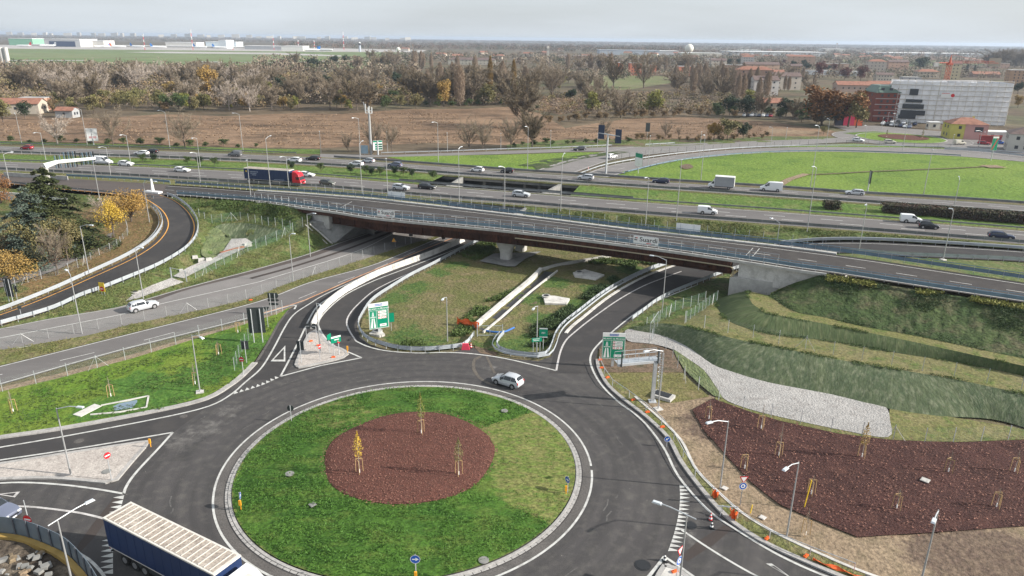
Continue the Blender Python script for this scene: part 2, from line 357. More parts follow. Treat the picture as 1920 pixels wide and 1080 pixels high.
M['pole'] = flat('lamp_post_steel', (.4, .405, .41), .5, .4, var=.1, vscale=1)
M['white'] = flat('white_paint', (.78, .78, .77), .4, var=.04)
M['offwhite'] = flat('offwhite', (.6, .57, .52), .6, var=.1, vscale=2)
M['black'] = flat('black_plastic', (.015, .016, .018), .5)
M['signback'] = flat('sign_back', (.035, .042, .045), .5, var=.1)
M['green_s'] = flat('sign_green', (.0, .23, .13), .35)
M['blue_s'] = flat('sign_blue', (.01, .09, .42), .35)
M['red_s'] = flat('sign_red', (.62, .02, .03), .4)
M['orange'] = flat('orange_plastic', (.75, .12, .02), .55, var=.1)
M['yellow'] = flat('yellow_plastic', (.8, .55, .03), .5)
M['amber'] = flat('amber_marker', (.85, .38, .02), .5)
M['wood'] = flat('stake_wood', (.42, .28, .13), .8, var=.2, vscale=4)
M['bark'] = flat('bark', (.115, .09, .072), .9, var=.3, vscale=2)
M['bark_pale'] = flat('pale_bark', (.34, .3, .27), .9, var=.2, vscale=2)
M['corten'] = ground('weathering_steel', [(.06, .027, .018), (.045, .021, .015), (.085, .034, .02)], [.15, .6, 3], rough=.75, bump=.1, bdist=.02, stretch=(1, 1, .3))
M['glass'] = flat('car_glass', (.02, .025, .03), .08, 0, .8)
M['tyre'] = flat('tyre_rubber', (.02, .02, .02), .8)
M['rim'] = flat('wheel_rim', (.42, .42, .43), .4, .6)
M['lamp_r'] = flat('tail_lamp', (.45, .02, .02), .3)
M['lamp_w'] = flat('head_lamp', (.8, .8, .78), .15)
M['led'] = flat('lamp_head', (.62, .66, .7), .35, .2)
M['tarp'] = flat('navy_curtain', (.012, .03, .095), .5, var=.08, vscale=1)
def wire_mat(name, col, cover):
    """chain-link: real wires with open holes, as a procedural cut-out"""
    m, n, b = newmat(name); N = n.nodes.new; Lk = n.links.new
    b.inputs['Base Color'].default_value = (*col, 1); b.inputs['Roughness'].default_value = .6
    a = N('ShaderNodeUVMap'); a.uv_map = 'UVMap'; sp = N('ShaderNodeSeparateXYZ'); Lk(a.outputs[0], sp.inputs[0]); outs = []
    for sgn in (1, -1):
        k = N('ShaderNodeMath'); k.operation = 'MULTIPLY_ADD'; Lk(sp.outputs[0], k.inputs[0]); k.inputs[1].default_value = sgn; Lk(sp.outputs[1], k.inputs[2])
        s = N('ShaderNodeMath'); s.operation = 'MULTIPLY'; s.inputs[1].default_value = 12; Lk(k.outputs[0], s.inputs[0])
        f = N('ShaderNodeMath'); f.operation = 'FRACT'; Lk(s.outputs[0], f.inputs[0])
        l = N('ShaderNodeMath'); l.operation = 'LESS_THAN'; l.inputs[1].default_value = cover; Lk(f.outputs[0], l.inputs[0]); outs.append(l)
    mxn = N('ShaderNodeMath'); mxn.operation = 'MAXIMUM'; Lk(outs[0].outputs[0], mxn.inputs[0]); Lk(outs[1].outputs[0], mxn.inputs[1])
    Lk(mxn.outputs[0], b.inputs['Alpha']); return m
M['wire'] = wire_mat('chain_link', (.3, .34, .33), .035)
M['wire_g'] = wire_mat('chain_link_green', (.1, .2, .14), .085)
M['scaffold_net'] = ground('scaffold_net', [(.8, .8, .82), (.84, .84, .86), (.74, .74, .77)], [.12, .3, .4], fj=.12, rough=.8, bump=.15, bdist=.4, bscale=.35)
HAZE = 0.00009
# == ground and roads
ZM, ZN = 4.8, 4.5
S(sheet('ground', [Vector((-160, -60, -.06)), Vector((200, -60, -.06)), Vector((200, 225, -.06)), Vector((-30, 262, -.06)), Vector((-250, 262, -.06))], M['southg']))
cN1 = [(-60, 272), (0, 274), (240, 281), (480, 290), (600, 296), (720, 304), (840, 313), (960, 322), (1085, 330), (1200, 338), (1320, 346), (1465, 355), (1600, 365), (1760, 374), (1920, 385), (2100, 398)]
cN2 = [(-60, 285), (0, 287), (240, 295), (480, 304), (720, 318), (855, 328), (960, 335), (1052, 342), (1200, 352), (1440, 368), (1680, 385), (1920, 403), (2100, 417)]
cS1 = [(-60, 301), (0, 303), (240, 312), (460, 322), (587, 330), (720, 341), (840, 351), (1010, 364), (1200, 379), (1440, 396), (1680, 414), (1920, 433), (2100, 449)]
cS2 = [(-60, 317), (0, 319), (240, 331), (480, 345), (605, 352), (720, 362), (877, 375), (980, 383), (1200, 402), (1440, 420), (1680, 438), (1920, 458), (2100, 475)]
N1, N2, S1, S2 = [ext(step(cr(ext(PL(c, ZM), 120, 60), 6), 8), 0, 0) for c in (cN1, cN2, cS1, cS2)]
n1n = [Vector((p.x, p.y, ZN)) for p in off(N1, 1.5)]
far = [Vector((14000, -2500, ZN)), Vector((14000, 16000, ZN)), Vector((-14000, 16000, ZN)), Vector((-14000, 800, ZN))]
S(sheet('plain', n1n + far, M['northg']))
S(sheet('motorway_westbound', N1 + N2[::-1], M['asph_mot'])); S(sheet('motorway_eastbound', S1 + S2[::-1], M['asph_mot']))
# shoulders, kerb slabs and the skirts of the two motorway decks
mb = MB()
for a, sgn in ((N1, 1), (N2, -1), (S1, 1), (S2, -1)): mb.extrude(a, [(sgn * 1.7, -.3), (sgn * 1.5, -.02), (0, -.004)])
S(mb.build('motorway_verge', M['g_verge']))
# median, left and right of the opening over the sunken road
def cut(pl, x0, x1): return [p for p in pl if x0 <= p.x <= x1]
xa0, xa1 = P(862, 338, ZM).x - 2, P(1040, 352, ZM).x - 2
off2 = lambda pl, d: [Vector((p.x, p.y, ZM - .12)) for p in off(pl, d)]
MN, MS = off2(N2, -1.3), off2(S1, 1.3)
S(sheet('median_lawn', cut(MN, -999, xa0 + 3) + cut(MS, -999, xa0)[::-1], M['g_median'], grid=3, rough=.25))
S(sheet('median_lawn', cut(MN, xa1 + 8, 999) + cut(MS, xa1, 999)[::-1], M['g_median'], grid=3, rough=.25))
# walls of the opening and fascias of the two motorway bridges
o = thing('motorway_underpass', 'concrete underpass below the motorway with square wall openings in the median', 'underpass')
for pl, sg in ((N2, -1), (S1, 1), (S2, -1), (N1, 1)):
    q = [Vector((p.x, p.y, ZM)) for p in off(cut(step(pl, 3), xa0 - 6, xa1 + 14), sg * 1.0)]
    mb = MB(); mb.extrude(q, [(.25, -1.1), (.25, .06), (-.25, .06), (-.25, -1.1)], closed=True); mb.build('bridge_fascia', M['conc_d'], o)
q0, q1 = P(866, 345, ZM), P(1032, 352, ZM)
def wallq(a, b, z0, z1, th=.5, mat='conc', name='wall', parent=None):
    d = (b - a); L = Vector((d.x, d.y, 0)).length; mb = MB(); mb.box(((a.x + b.x) / 2, (a.y + b.y) / 2, (z0 + z1) / 2), (L, th, z1 - z0), math.atan2(d.y, d.x)); return mb.build(name, M[mat], parent)
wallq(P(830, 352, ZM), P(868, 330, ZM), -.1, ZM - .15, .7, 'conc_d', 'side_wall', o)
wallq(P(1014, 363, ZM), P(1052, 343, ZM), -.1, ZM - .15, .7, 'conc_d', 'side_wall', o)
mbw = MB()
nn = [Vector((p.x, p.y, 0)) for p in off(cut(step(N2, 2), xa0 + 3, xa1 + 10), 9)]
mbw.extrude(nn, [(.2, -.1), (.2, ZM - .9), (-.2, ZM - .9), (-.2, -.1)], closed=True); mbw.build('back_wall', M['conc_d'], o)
for i in range(6):
    a = nn[int((i + .5) * len(nn) / 6)]; mb = MB(); mb.box((a.x, a.y - 6.5, 1.9), (.7, .7, 3.9)); mb.build('column', M['conc'], o)
# retaining skirt north of the motorway (the cut) and south slope below the eastbound carriageway
lower = [Vector((p.x, p.y, -.06)) for p in off(N1, 1.2)]
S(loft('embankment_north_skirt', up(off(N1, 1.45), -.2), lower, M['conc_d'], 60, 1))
s2top = off(S2, -1.6, -.1)
# ---- junction asphalt (z=0)
junction = [(-80, 838), (0, 823), (122, 805), (305, 771), (388, 750), (430, 727), (455, 708), (480, 682), (505, 642), (525, 605), (540, 580), (552, 572), (585, 556), (670, 520), (725, 498), (865, 440), (915, 419)]
j2 = [(955, 428), (910, 447), (860, 472), (812, 497), (772, 517), (730, 542), (695, 567), (674, 596), (669, 612), (675, 630), (692, 645), (720, 655), (755, 662), (805, 664), (850, 660), (882, 650), (925, 668), (965, 673), (1010, 677), (1034, 668), (1043, 640), (1057, 618), (1085, 597), (1140, 555), (1212, 517),
      (1240, 548), (1197, 590), (1150, 625), (1122, 655), (1117, 675), (1124, 700), (1150, 735), (1174, 755), (1213, 785), (1253, 824), (1278, 870), (1327, 934), (1372, 980), (1433, 1020), (1520, 1060), (1600, 1092), (1750, 1150), (1700, 1250), (600, 1250), (300, 1180), (196, 1100), (150, 1066), (130, 1044), (100, 1026), (61, 1013), (0, 1004), (-80, 1000)]
jun = PL(junction[:-1]) + ext(PL(junction[-2:]), 0, 70)[1:] + ext(PL(j2[1::-1]), 0, 60)[2:] + PL(j2[1:])
dusty = [(P(a, b), r_) for a, b, r_ in ((350, 820, 7), (390, 800, 6), (290, 850, 4), (420, 770, 5), (1270, 870, 3), (1300, 1020, 4), (920, 690, 4))]
S(sheet('junction_road', jun, M['asph_round'], grid=2, wf=lambda x, y: max(max(0, .62 * (1 - math.hypot(x - p.x, y - p.y) / r_)) for p, r_ in dusty)))
An = ext(cr(PL([(-80, 629), (0, 616), (95, 597), (215, 577), (275, 560), (362, 535), (480, 504), (580, 475), (650, 450), (737, 422)]), 5), 30, 95)
As = ext(cr(PL([(-80, 673), (0, 657), (160, 630), (240, 610), (375, 582), (475, 558), (540, 532), (630, 503), (720, 474), (830, 439)]), 5), 30, 80)
Bn = ext(cr(PL([(-80, 703), (0, 686), (270, 619), (480, 566), (580, 529), (690, 499), (762, 471), (842, 437)]), 5), 30, 80)
Bs = ext(cr(PL([(-80, 740), (0, 722), (212, 662), (470, 597), (552, 574), (600, 549), (670, 520), (725, 498), (865, 440)]), 5), 30, 80)
S(sheet('slip_road_north', An + As[::-1], M['asph_old'], dz=.004)); S(sheet('slip_road_south', Bn + Bs[::-1], M['asph_mot'], dz=.008))
# newer dark lane along the north slip road
S(sheet('resurfaced_lane', ext(cr(PL([(270, 562), (362, 537), (480, 506), (580, 477), (650, 452), (737, 424)]), 5), 0, 90) + ext(cr(PL([(740, 427), (660, 455), (590, 480), (480, 511), (360, 541), (288, 565)]), 5), 90, 0), M['asph_ramp'], dz=.016))
mb = MB(); line(mb, ext(step(cr(PL([(470, 522), (540, 503), (610, 481), (665, 462), (745, 431)]), 4), 2), 0, 60), .9, .014); S(mb.build('tyre_darkened_lane', M['asph_patch']))
S(sheet('verge_between_slip_roads', As + Bn[::-1], M['g_verge'], dz=.05, grid=1.5, rough=.25))
# darker new asphalt on the two ramps
D_w = cr(PL([(600, 640), (592, 618), (596, 600), (612, 578), (636, 556), (658, 541), (705, 519), (750, 501), (810, 479), (865, 456), (905, 440)]), 4)
D_e = cr(PL([(735, 660), (692, 645), (675, 630), (669, 612), (674, 596), (695, 567), (730, 542), (772, 517), (812, 497), (860, 472), (925, 441)]), 4)
S(sheet('ramp_road_left', ext(D_w, 0, 60) + ext(D_e, 0, 60)[::-1], M['asph_new'], dz=.006))
C_w = cr(PL([(455, 712), (482, 682), (507, 642), (527, 605), (548, 583), (590, 562), (675, 524), (735, 501), (840, 458)]), 4)
C_e = cr(PL([(530, 712), (560, 662), (585, 612), (606, 574), (632, 551), (655, 537), (705, 513), (750, 497), (845, 460)]), 4)
S(sheet('ramp_road_entry', C_w + C_e[::-1], M['asph_new'], dz=.010))
S(sheet('approach_road_west', PL([(-80, 838), (0, 825), (122, 807), (305, 773), (388, 752), (440, 725), (322, 813), (280, 826), (0, 868), (-80, 878)]), M['asph_new'], dz=.010))
def px3(l): return [P(a, b, c) for a, b, c in l]
E_n = cr(px3([(1030, 700, 0), (1042, 650, 0), (1056, 622, 0), (1085, 597, 0), (1140, 555, 0), (1200, 522, 0), (1262, 500, 0), (1305, 490, .3), (1345, 482, .9), (1400, 470, 1.9), (1480, 459, 3.1), (1560, 454, 4.1), (1680, 456, 4.6), (1920, 471, 4.75), (2100, 487, 4.8)]), 6)
E_s = cr(px3([(1122, 700, 0), (1117, 675, 0), (1122, 655, 0), (1150, 625, 0), (1197, 590, 0), (1240, 560, 0), (1310, 530, 0), (1370, 508, .4), (1440, 490, 1.6), (1520, 478, 3.0), (1595, 474, 3.9), (1680, 480, 4.3), (1800, 485, 4.6), (1920, 491, 4.75), (2100, 508, 4.8)]), 6)
S(loft('ramp_road_right', E_n, E_s, M['asph_new'], 120, 2)); COL.objects['ramp_road_right'].location.z = .012
# ---- overpass deck lines
ZD = 7.0
dS = [(300, 366, 4.9), (350, 369, 5.1), (400, 373, 5.4), (480, 379, 6.1), (540, 386, 6.7), (630, 398, 7), (720, 411, 7), (960, 434, 7), (1200, 463, 7), (1385, 489, 7), (1500, 507, 7), (1560, 515, 7), (1740, 543, 6.9), (1920, 570, 6.8), (2150, 606, 6.6)]
dN = [(318, 346, 4.9), (350, 348, 5.1), (400, 351, 5.4), (480, 357, 6.1), (560, 362, 6.7), (640, 368, 7), (720, 375, 7), (960, 402, 7), (1200, 432, 7), (1440, 459, 7), (1590, 478, 7), (1680, 491, 6.9), (1920, 527, 6.8), (2150, 561, 6.6)]
DS, DN = step(cr(px3(dS), 6), 2.5), step(cr(px3(dN), 6), 2.5)
S(loft('overpass_road', off(DN, -.9), off(DS, .9), M['asph_deck'], 160, 2))
R_n = cr(PL([(-80, 322), (0, 326), (150, 336), (250, 342), (318, 346)], ZM + .05), 4); R_s = cr(PL([(-80, 337), (0, 343), (25, 345), (120, 355), (205, 363), (270, 371), (305, 372)], ZM + .05), 4)
S(sheet('ramp_road_upper', R_n + R_s[::-1], M['asph_ramp']))
S(sheet('verge_below_motorway', off(cut(S2, -400, P(860, 372, ZM).x), -1.4, -.1) + [p + Vector((0, 0, -.1)) for p in off(DN, .3) if p.x < P(860, 390, 7).x and p.x > P(330, 346, 5).x][::-1] + up(R_n[::-1], -.1), M['g_verge'], dz=0, grid=4, rough=.1, zf=idw(off(cut(S2, -400, -8), -1.4, -.15) + up(DN[:30], -.5) + up(R_n, -.15), 4)))
# loop road
OE = cr(px3([(303, 366, 4.85), (325, 373, 4.75), (345, 386, 4.5), (360, 402, 4.2), (369, 422, 3.8), (366, 445, 3.4), (350, 466, 2.9), (325, 484, 2.5), (290, 503, 2.0), (240, 524, 1.5), (190, 544, 1.0), (150, 558, .7), (95, 583, .3), (0, 611, .05), (-60, 629, .03)]), 5)
IE = cr(px3([(262, 371, 4.85), (280, 382, 4.75), (294, 392, 4.5), (304, 405, 4.2), (308, 420, 3.8), (303, 435, 3.4), (288, 453, 2.9), (265, 470, 2.5), (235, 487, 2.0), (190, 508, 1.5), (150, 526, 1.0), (120, 540, .7), (70, 561, .3), (0, 588, .05), (-60, 605, .03)]), 5)
S(loft('loop_road', OE, IE, M['asph_new'], 120, 3)); COL.objects['loop_road'].location.z = .02
# ---- embankment left of the overpass, with the drainage basin
deckl = [p for p in off(DS, -.15, -.25) if P(330, 366, 5).x - 2 < p.x < P(552, 388, 6.8).x]
ctrl = px3([(577, 415, 4.7), (600, 435, 2.4), (625, 457, 0), (560, 405, 5.4), (440, 408, 3.6), (500, 415, 3.6), (540, 425, 3.5), (470, 430, 2.6), (400, 425, 2.9), (410, 455, 1.5), (415, 440, 2.1), (440, 468, .8), (470, 462, .9), (430, 450, .8), (460, 450, .8), (400, 480, .8), (360, 500, .9), (320, 520, .9), (520, 440, 2.4), (560, 440, 2.2), (500, 470, 1.2), (450, 500, .6), (400, 440, 2.0), (390, 465, 1.5), (480, 440, 2.2)])
An_f = cut(An, P(0, 616).x, P(640, 452).x)
bdL = deckl + px3([(560, 392, 6.3), (590, 400, 5.6), (577, 415, 4.7), (600, 435, 2.4), (622, 457, 0.05)]) + An_f[::-1] + up([p for p in OE if p.x > P(0, 611).x][::-1], -.03)
zL = idw(bdL + ctrl, 3.2)
S(sheet('embankment_left', bdL, M['g_slope'], grid=1.3, zf=zL, rough=.35))
dr = lambda l, zf, z=1.0: [drape(a, b, zf, z) for a, b in l]
S(sheet('erosion_net_slope', cr(dr([(450, 419), (495, 424), (530, 434), (510, 446), (476, 458), (455, 449), (434, 449), (418, 436), (404, 427), (420, 421)], zL, 2), 4, True), M['mat_netp'], dz=.16, grid=1, zf=zL, rough=.15))
S(sheet('erosion_net_slope_pale', cr(dr([(404, 428), (422, 438), (434, 450), (428, 466), (412, 480), (394, 486), (378, 478), (380, 458), (390, 438)], zL, 2), 4, True), M['mat_pale'], dz=.16, grid=.8, zf=zL, rough=.12))
S(sheet('gravel_path', dr([(434, 450), (455, 449), (474, 457), (455, 470), (420, 486), (395, 498), (372, 510), (345, 524), (325, 520), (352, 504), (384, 490), (398, 487), (418, 474)], zL, 1), M['gravel'], dz=.25, grid=1, zf=zL))
S(sheet('gravel_track', dr([(322, 522), (345, 530), (310, 542), (280, 553), (262, 560), (235, 566), (255, 550), (285, 536)], zL, .6), M['gravel'], dz=.14, grid=1, zf=zL))
# ---- garden left of the loop
gd = px3([(-90, 352, 4.4), (0, 352, 4.6), (120, 362, 4.7), (205, 368, 4.7), (258, 374, 4.7)]) + [p + Vector((0, 0, -.05)) for p in IE]
gd += px3([(-90, 560, .5), (-90, 450, 1.4)])
gctrl = px3([(180, 440, 1.6), (150, 470, 1.4), (100, 500, 1.1), (50, 515, .9), (0, 530, .8), (50, 450, 1.3), (20, 400, 1.8), (90, 420, 1.5), (200, 410, 2.4), (230, 430, 2.2), (150, 400, 2.2), (60, 480, 1.1), (230, 460, 2.0), (170, 490, 1.2), (100, 378, 3.0), (0, 372, 3.2)])
zG = idw(gd + gctrl, 3.0)
gfix = M['g_gard'] = ground('garden_lawn', [(.06, .10, .028), (.10, .115, .04), (.16, .11, .055)], [.12, .3, 2.2], bump=1.0, bdist=.3, bscale=1.5, wcol=((.15, .115, .05), (.19, .12, .06)))
pa = P(120, 470, 1.5); pb = P(290, 440, 2.5)
S(sheet('garden_ground', gd, gfix, grid=1.6, zf=zG, rough=.35, wf=lambda x, y: .75 if x > P(200, 470, 1.5).x - (y - 105) * .3 else .2))
S(sheet('footpath', dr([(172, 400), (200, 408), (212, 440), (208, 452), (180, 470), (150, 488), (110, 508), (50, 528), (-60, 560), (-60, 541), (0, 524), (60, 512), (110, 492), (140, 476), (166, 456), (186, 436), (184, 415)], zG, 1.5), ground('footpath_asphalt', [(.19, .17, .165), (.23, .21, .2), (.15, .13, .12)], [.2, .7, 5], bump=.2, bdist=.03), dz=.34, grid=1.5, zf=zG))
S(sheet('leaf_litter', dr([(165, 408), (184, 416), (185, 436), (166, 456), (140, 476), (110, 492), (92, 500), (75, 505), (88, 492), (120, 473), (150, 450), (160, 430)], zG, 1.5), ground('fallen_leaves', [(.17, .09, .05), (.21, .12, .06), (.12, .075, .045)], [.3, .9, 5], bump=.7, bdist=.1), dz=.30, grid=1.5, zf=zG))
# ---- lawn left of the roundabout
lawn = [(-80, 757), (0, 736), (105, 712), (250, 673), (375, 634), (450, 612), (478, 603), (520, 590), (545, 577), (538, 584), (521, 606), (501, 642), (476, 680), (450, 705), (425, 724), (385, 746), (302, 767), (120, 801), (0, 819), (-80, 834)]
darkp = [P(a, b) for a, b in ((330, 735), (380, 705), (430, 680), (300, 750), (200, 770), (430, 640), (260, 720), (470, 650))]
def wl(x, y): return max(0.0, 1.0 - min(math.hypot(x - p.x, (y - p.y) * 1.0) for p in darkp) / 7.0)
S(sheet('lawn_left', PL(lawn), M['g_left'], dz=.13, grid=1.2, rough=.12, wf=wl))
S(sheet('fence_strip', PL([(-80, 745), (0, 727), (105, 702), (250, 664), (375, 627), (470, 600), (540, 577), (552, 574), (545, 578), (520, 591), (478, 604), (375, 636), (250, 675), (105, 714), (0, 738), (-80, 759)]), M['dirt'], dz=.02))
# ---- middle field between the ramps
mid = [(955, 428), (912, 449), (864, 474), (815, 499), (775, 519), (734, 544), (699, 569), (679, 598), (676, 614), (684, 630), (700, 641), (725, 650), (758, 656), (805, 658), (848, 654), (880, 645), (925, 660), (965, 666), (1010, 670), (1028, 660), (1038, 636), (1052, 614), (1082, 590), (1135, 549), (1196, 517), (1258, 495), (1300, 486), (1345, 474), (1405, 462)]
zmid = [Vector((-5, 152, .03)), Vector((2, 158, .03))]
mpoly = PL(mid)
mpoly = mpoly[1:] + [Vector((50, 141, .0)), Vector((30, 155, 0)), Vector((2, 166, 0)), Vector((-2, 160, 0))]
grn = [P(a, b) for a, b in ((720, 590), (740, 560), (780, 540), (830, 510), (860, 500), (760, 630), (800, 635), (840, 640), (900, 470), (1120, 545), (1090, 570), (1060, 600), (1020, 600), (1000, 640), (960, 650), (870, 600), (930, 560), (1180, 505), (1040, 530), (1000, 560))]
def wm(x, y): return max(0.0, 1.0 - min(math.hypot(x - p.x, y - p.y) for p in grn) / 6.0)
S(sheet('field_between_ramps', mpoly, M['g_mid'], dz=.05, grid=1.2, rough=.22, wf=wm))
S(sheet('access_track', PL([(890, 652), (897, 632), (940, 632), (932, 660), (930, 668), (900, 662)]), M['dirt_d'], dz=.02))
# ---- roundabout island
RC = (-10.52, 64.54)
def wr(x, y):
    a = math.degrees(math.atan2(y - RC[1], x - RC[0])); r = math.hypot(x - RC[0], y - RC[1])
    v = 1.0 if -32 < a < 38 else max(0.0, 1 - (min(abs(a + 32), abs(a - 38)) * r / 57) / 1.2)
    if r < 8: v *= .3
    e = max(0.0, (r - 16.4)) * .6
    return max(v * .95, e, (.5 if (120 < a < 150 and r > 10) else 0))
def zi(x, y):
    r = math.hypot(x - RC[0], y - RC[1]); return .14 + .75 * max(0, 1 - (r / 17.2) ** 2)
S(sheet('roundabout_lawn', circ(RC, 17.28, 120, .14), M['g_isle'], grid=.55, zf=zi, rough=.17, wf=wr))
mc = (-10.48, 65.43)
def zmul(x, y): return zi(x, y) + .16
S(sheet('bark_mulch_bed', [Vector((p.x + .12 * math.sin(i * .42), p.y + .1 * math.cos(i * .28), zmul(p.x, p.y) - .13)) for i, p in enumerate(circ(mc, 8.85, 90))], M['mulch'], grid=.6, zf=zmul, rough=.05))
mb = MB(); mb.extrude(circ(RC, 17.5, 180) + [Vector((RC[0] + 17.5, RC[1], 0))], [(-.16, 0), (-.14, .09), (.12, .09), (.2, .02)]); S(mb.build('roundabout_kerb', M['kerb']))
mb = MB()
for i in range(150):
    a = i / 150 * 360; b = (i + .92) / 150 * 360
    mb.extrude([Vector((RC[0] + 17.8 * math.cos(R(q)), RC[1] + 17.8 * math.sin(R(q)), 0)) for q in (a, (a + b) / 2, b)], [(-.13, .02), (-.12, .05), (.12, .05), (.13, .02)])
S(mb.build('apron_setts', M['kerb']))
mb = MB(); mb.extrude(circ(RC, 18.45, 180) + [Vector((RC[0] + 18.45, RC[1], 0))], [(-.4, .014), (.4, .014)]); S(mb.build('roundabout_apron', M['apron']))
# ---- kerbs
def kerb(pl, wdt=.28, h=.15, name='kerb', mat='kerb', z=0):
    mb = MB(); q = step(pl, 1.2); mb.extrude(up(q, z), [(-wdt / 2, -.05), (-wdt / 2, h), (wdt / 2, h), (wdt / 2, -.05)], closed=True); return S(mb.build(name, M[mat]))
kerb(cr(PL([(-80, 836), (0, 821), (122, 803), (303, 769), (387, 748), (428, 725), (453, 706), (478, 681)]), 5), .75, .15)
kerb(cr(PL([(480, 680), (503, 642), (523, 605), (540, 582)]), 5), .3, .05, mat='apron')
outer = [(1120, 675), (1122, 690), (1135, 716), (1150, 733), (1174, 753), (1213, 783), (1253, 822), (1278, 868), (1327, 932), (1372, 978), (1433, 1018), (1520, 1058), (1620, 1098), (1760, 1140)]
inner2 = [(1198, 752), (1241, 790), (1278, 829), (1305, 882), (1351, 929), (1394, 966), (1449, 999), (1520, 1033), (1626, 1078), (1760, 1120)]
OK_ = cr(PL(outer), 5); IK_ = cr(PL(inner2), 5)
kerb(OK_, .45, .16); kerb(ext(IK_, 1, 0), .3, .18, mat='conc_w')
S(sheet('kerbside_lawn', cr(PL([(1122, 680), (1137, 718), (1176, 755), (1215, 785), (1255, 824), (1280, 870), (1329, 934), (1374, 980), (1435, 1020), (1522, 1060), (1620, 1098)]), 4) + cr(PL([(1622, 1078), (1520, 1033), (1449, 1000), (1394, 967), (1351, 930), (1305, 883), (1277, 830), (1240, 790), (1200, 754)]), 4), M['g_verge'], dz=.12, grid=1.5, rough=.05))
# ---- right-hand side: soil, mulch, gravel, terraces
dsp = PL([(1790, 1050), (1860, 1040), (1900, 1065), (1340, 800), (1960, 1060)]); M['dirt2'] = ground('roadside_soil', [(.23, .17, .115), (.27, .205, .14), (.17, .135, .085)], [.15, .4, 3], bump=.8, bdist=.2, bscale=2.2, wcol=((.12, .085, .065), (.15, .11, .08)))
S(sheet('roadside_soil', cr(PL([(1198, 752), (1241, 790), (1278, 829), (1305, 882), (1351, 929), (1394, 966), (1449, 999), (1520, 1033), (1626, 1078), (1760, 1122)]), 4) + PL([(2150, 1120), (2150, 900), (1920, 820), (1700, 815), (1500, 790), (1330, 742), (1260, 755)]), M['dirt2'], dz=.10, grid=2, rough=.12, wf=lambda x, y: max(max(0, 1 - math.hypot(x - p.x, y - p.y) / 8) for p in dsp)))
S(sheet('grass_by_gantry', PL([(1122, 678), (1137, 716), (1176, 753), (1200, 754), (1260, 757), (1330, 745), (1300, 720), (1280, 700), (1130, 690)]), ground('thin_grass', [(.13, .125, .045), (.15, .14, .055), (.19, .15, .08)], [.2, .5, 3], bump=.7, bdist=.2), dz=.12, grid=1.5, rough=.08))
S(sheet('soil_by_sign', PL([(1124, 655), (1150, 648), (1175, 642), (1222, 646), (1262, 660), (1282, 700), (1210, 700), (1135, 700), (1124, 678)]), M['dirt_d'], dz=.15, grid=1.2, rough=.12))
S(sheet('grass_by_ramp', PL([(1150, 628), (1198, 593), (1242, 562), (1312, 533), (1368, 512), (1372, 530), (1360, 560), (1345, 590), (1237, 612), (1177, 622)]), M['g_slope'], dz=.06, grid=1.2, rough=.2, zf=idw(PL([(1150, 628), (1198, 593), (1242, 562), (1312, 533), (1368, 512)], .02) + PL([(1300, 600), (1340, 590)], .8) + PL([(1237, 612), (1177, 622)], .25), 3)))
gr = [(1177, 619), (1237, 630), (1285, 650), (1335, 685), (1375, 700), (1440, 719), (1560, 742), (1640, 757), (1662, 768), (1668, 790), (1665, 822), (1583, 810), (1461, 784), (1400, 768), (1360, 752), (1345, 732), (1320, 697), (1285, 672), (1260, 657), (1222, 647), (1177, 641)]
S(sheet('gravel_bed', cr(PL(gr), 4, True), M['gravel'], dz=.20, grid=1.5, rough=.05))
S(sheet('grass_at_gravel', PL([(1668, 768), (1760, 780), (1880, 800), (2150, 850), (2150, 880), (1920, 826), (1797, 831), (1669, 828), (1571, 816), (1461, 792), (1400, 773), (1340, 752), (1345, 735), (1400, 768), (1461, 784), (1583, 810), (1663, 822)]), M['g_bench'], dz=.16, grid=1.5, rough=.08))
S(sheet('lining_strip', PL([(1262, 657), (1285, 672), (1320, 697), (1345, 732), (1355, 750), (1338, 745), (1310, 722), (1285, 698), (1268, 672)]), M['mat_pale'], dz=.24, grid=1, rough=.1))
mul = [(1298, 771), (1336, 750), (1400, 773), (1461, 792), (1571, 816), (1669, 828), (1797, 833), (1920, 828), (2150, 826), (2150, 975), (1920, 990), (1751, 1002), (1680, 1006), (1608, 1011), (1522, 976), (1461, 949), (1440, 933), (1406, 906), (1366, 863), (1340, 832), (1320, 811)]
S(sheet('bark_mulch_field', PL(mul), M['mulch_d'], dz=.24, grid=.9, rough=.10))
Z1, Z2 = 2.2, 3.4
t1b = cr(PL([(1177, 618), (1237, 629), (1285, 649), (1335, 683), (1375, 699), (1440, 718), (1560, 741), (1665, 766), (1760, 780), (1860, 786), (1960, 812), (2150, 860)], .15), 4)
t1t = cr(px3([(1190, 612, .5), (1237, 606, 1.2), (1285, 611, 1.8), (1335, 624, Z1), (1395, 639, Z1), (1465, 652, Z1), (1560, 672, Z1), (1680, 692, Z1), (1790, 711, Z1), (1890, 732, Z1), (1960, 746, Z1), (2150, 786, Z1)]), 4)
S(loft('terrace_slope_lower', t1t, t1b, M['mat_net2'], 180, 10, rough=.16, bulge=.3, near=True))
t2b = cr(px3([(1343, 562, .9), (1347, 580, 1.6), (1362, 598, Z1), (1385, 610, Z1), (1440, 625, Z1), (1560, 640, Z1), (1680, 661, Z1), (1800, 680, Z1), (1920, 704, Z1), (2150, 750, Z1)]), 5)
t2t = cr(px3([(1402, 545, 2.6), (1404, 556, Z2), (1410, 568, Z2), (1424, 579, Z2), (1440, 587, Z2), (1520, 602, Z2), (1605, 619, Z2), (1695, 637, Z2), (1800, 660, Z2), (1920, 686, Z2), (2150, 732, Z2)]), 5)
S(loft('terrace_slope_middle', t2t, t2b, M['mat_net'], 180, 6, rough=.1, bulge=.2, near=True))
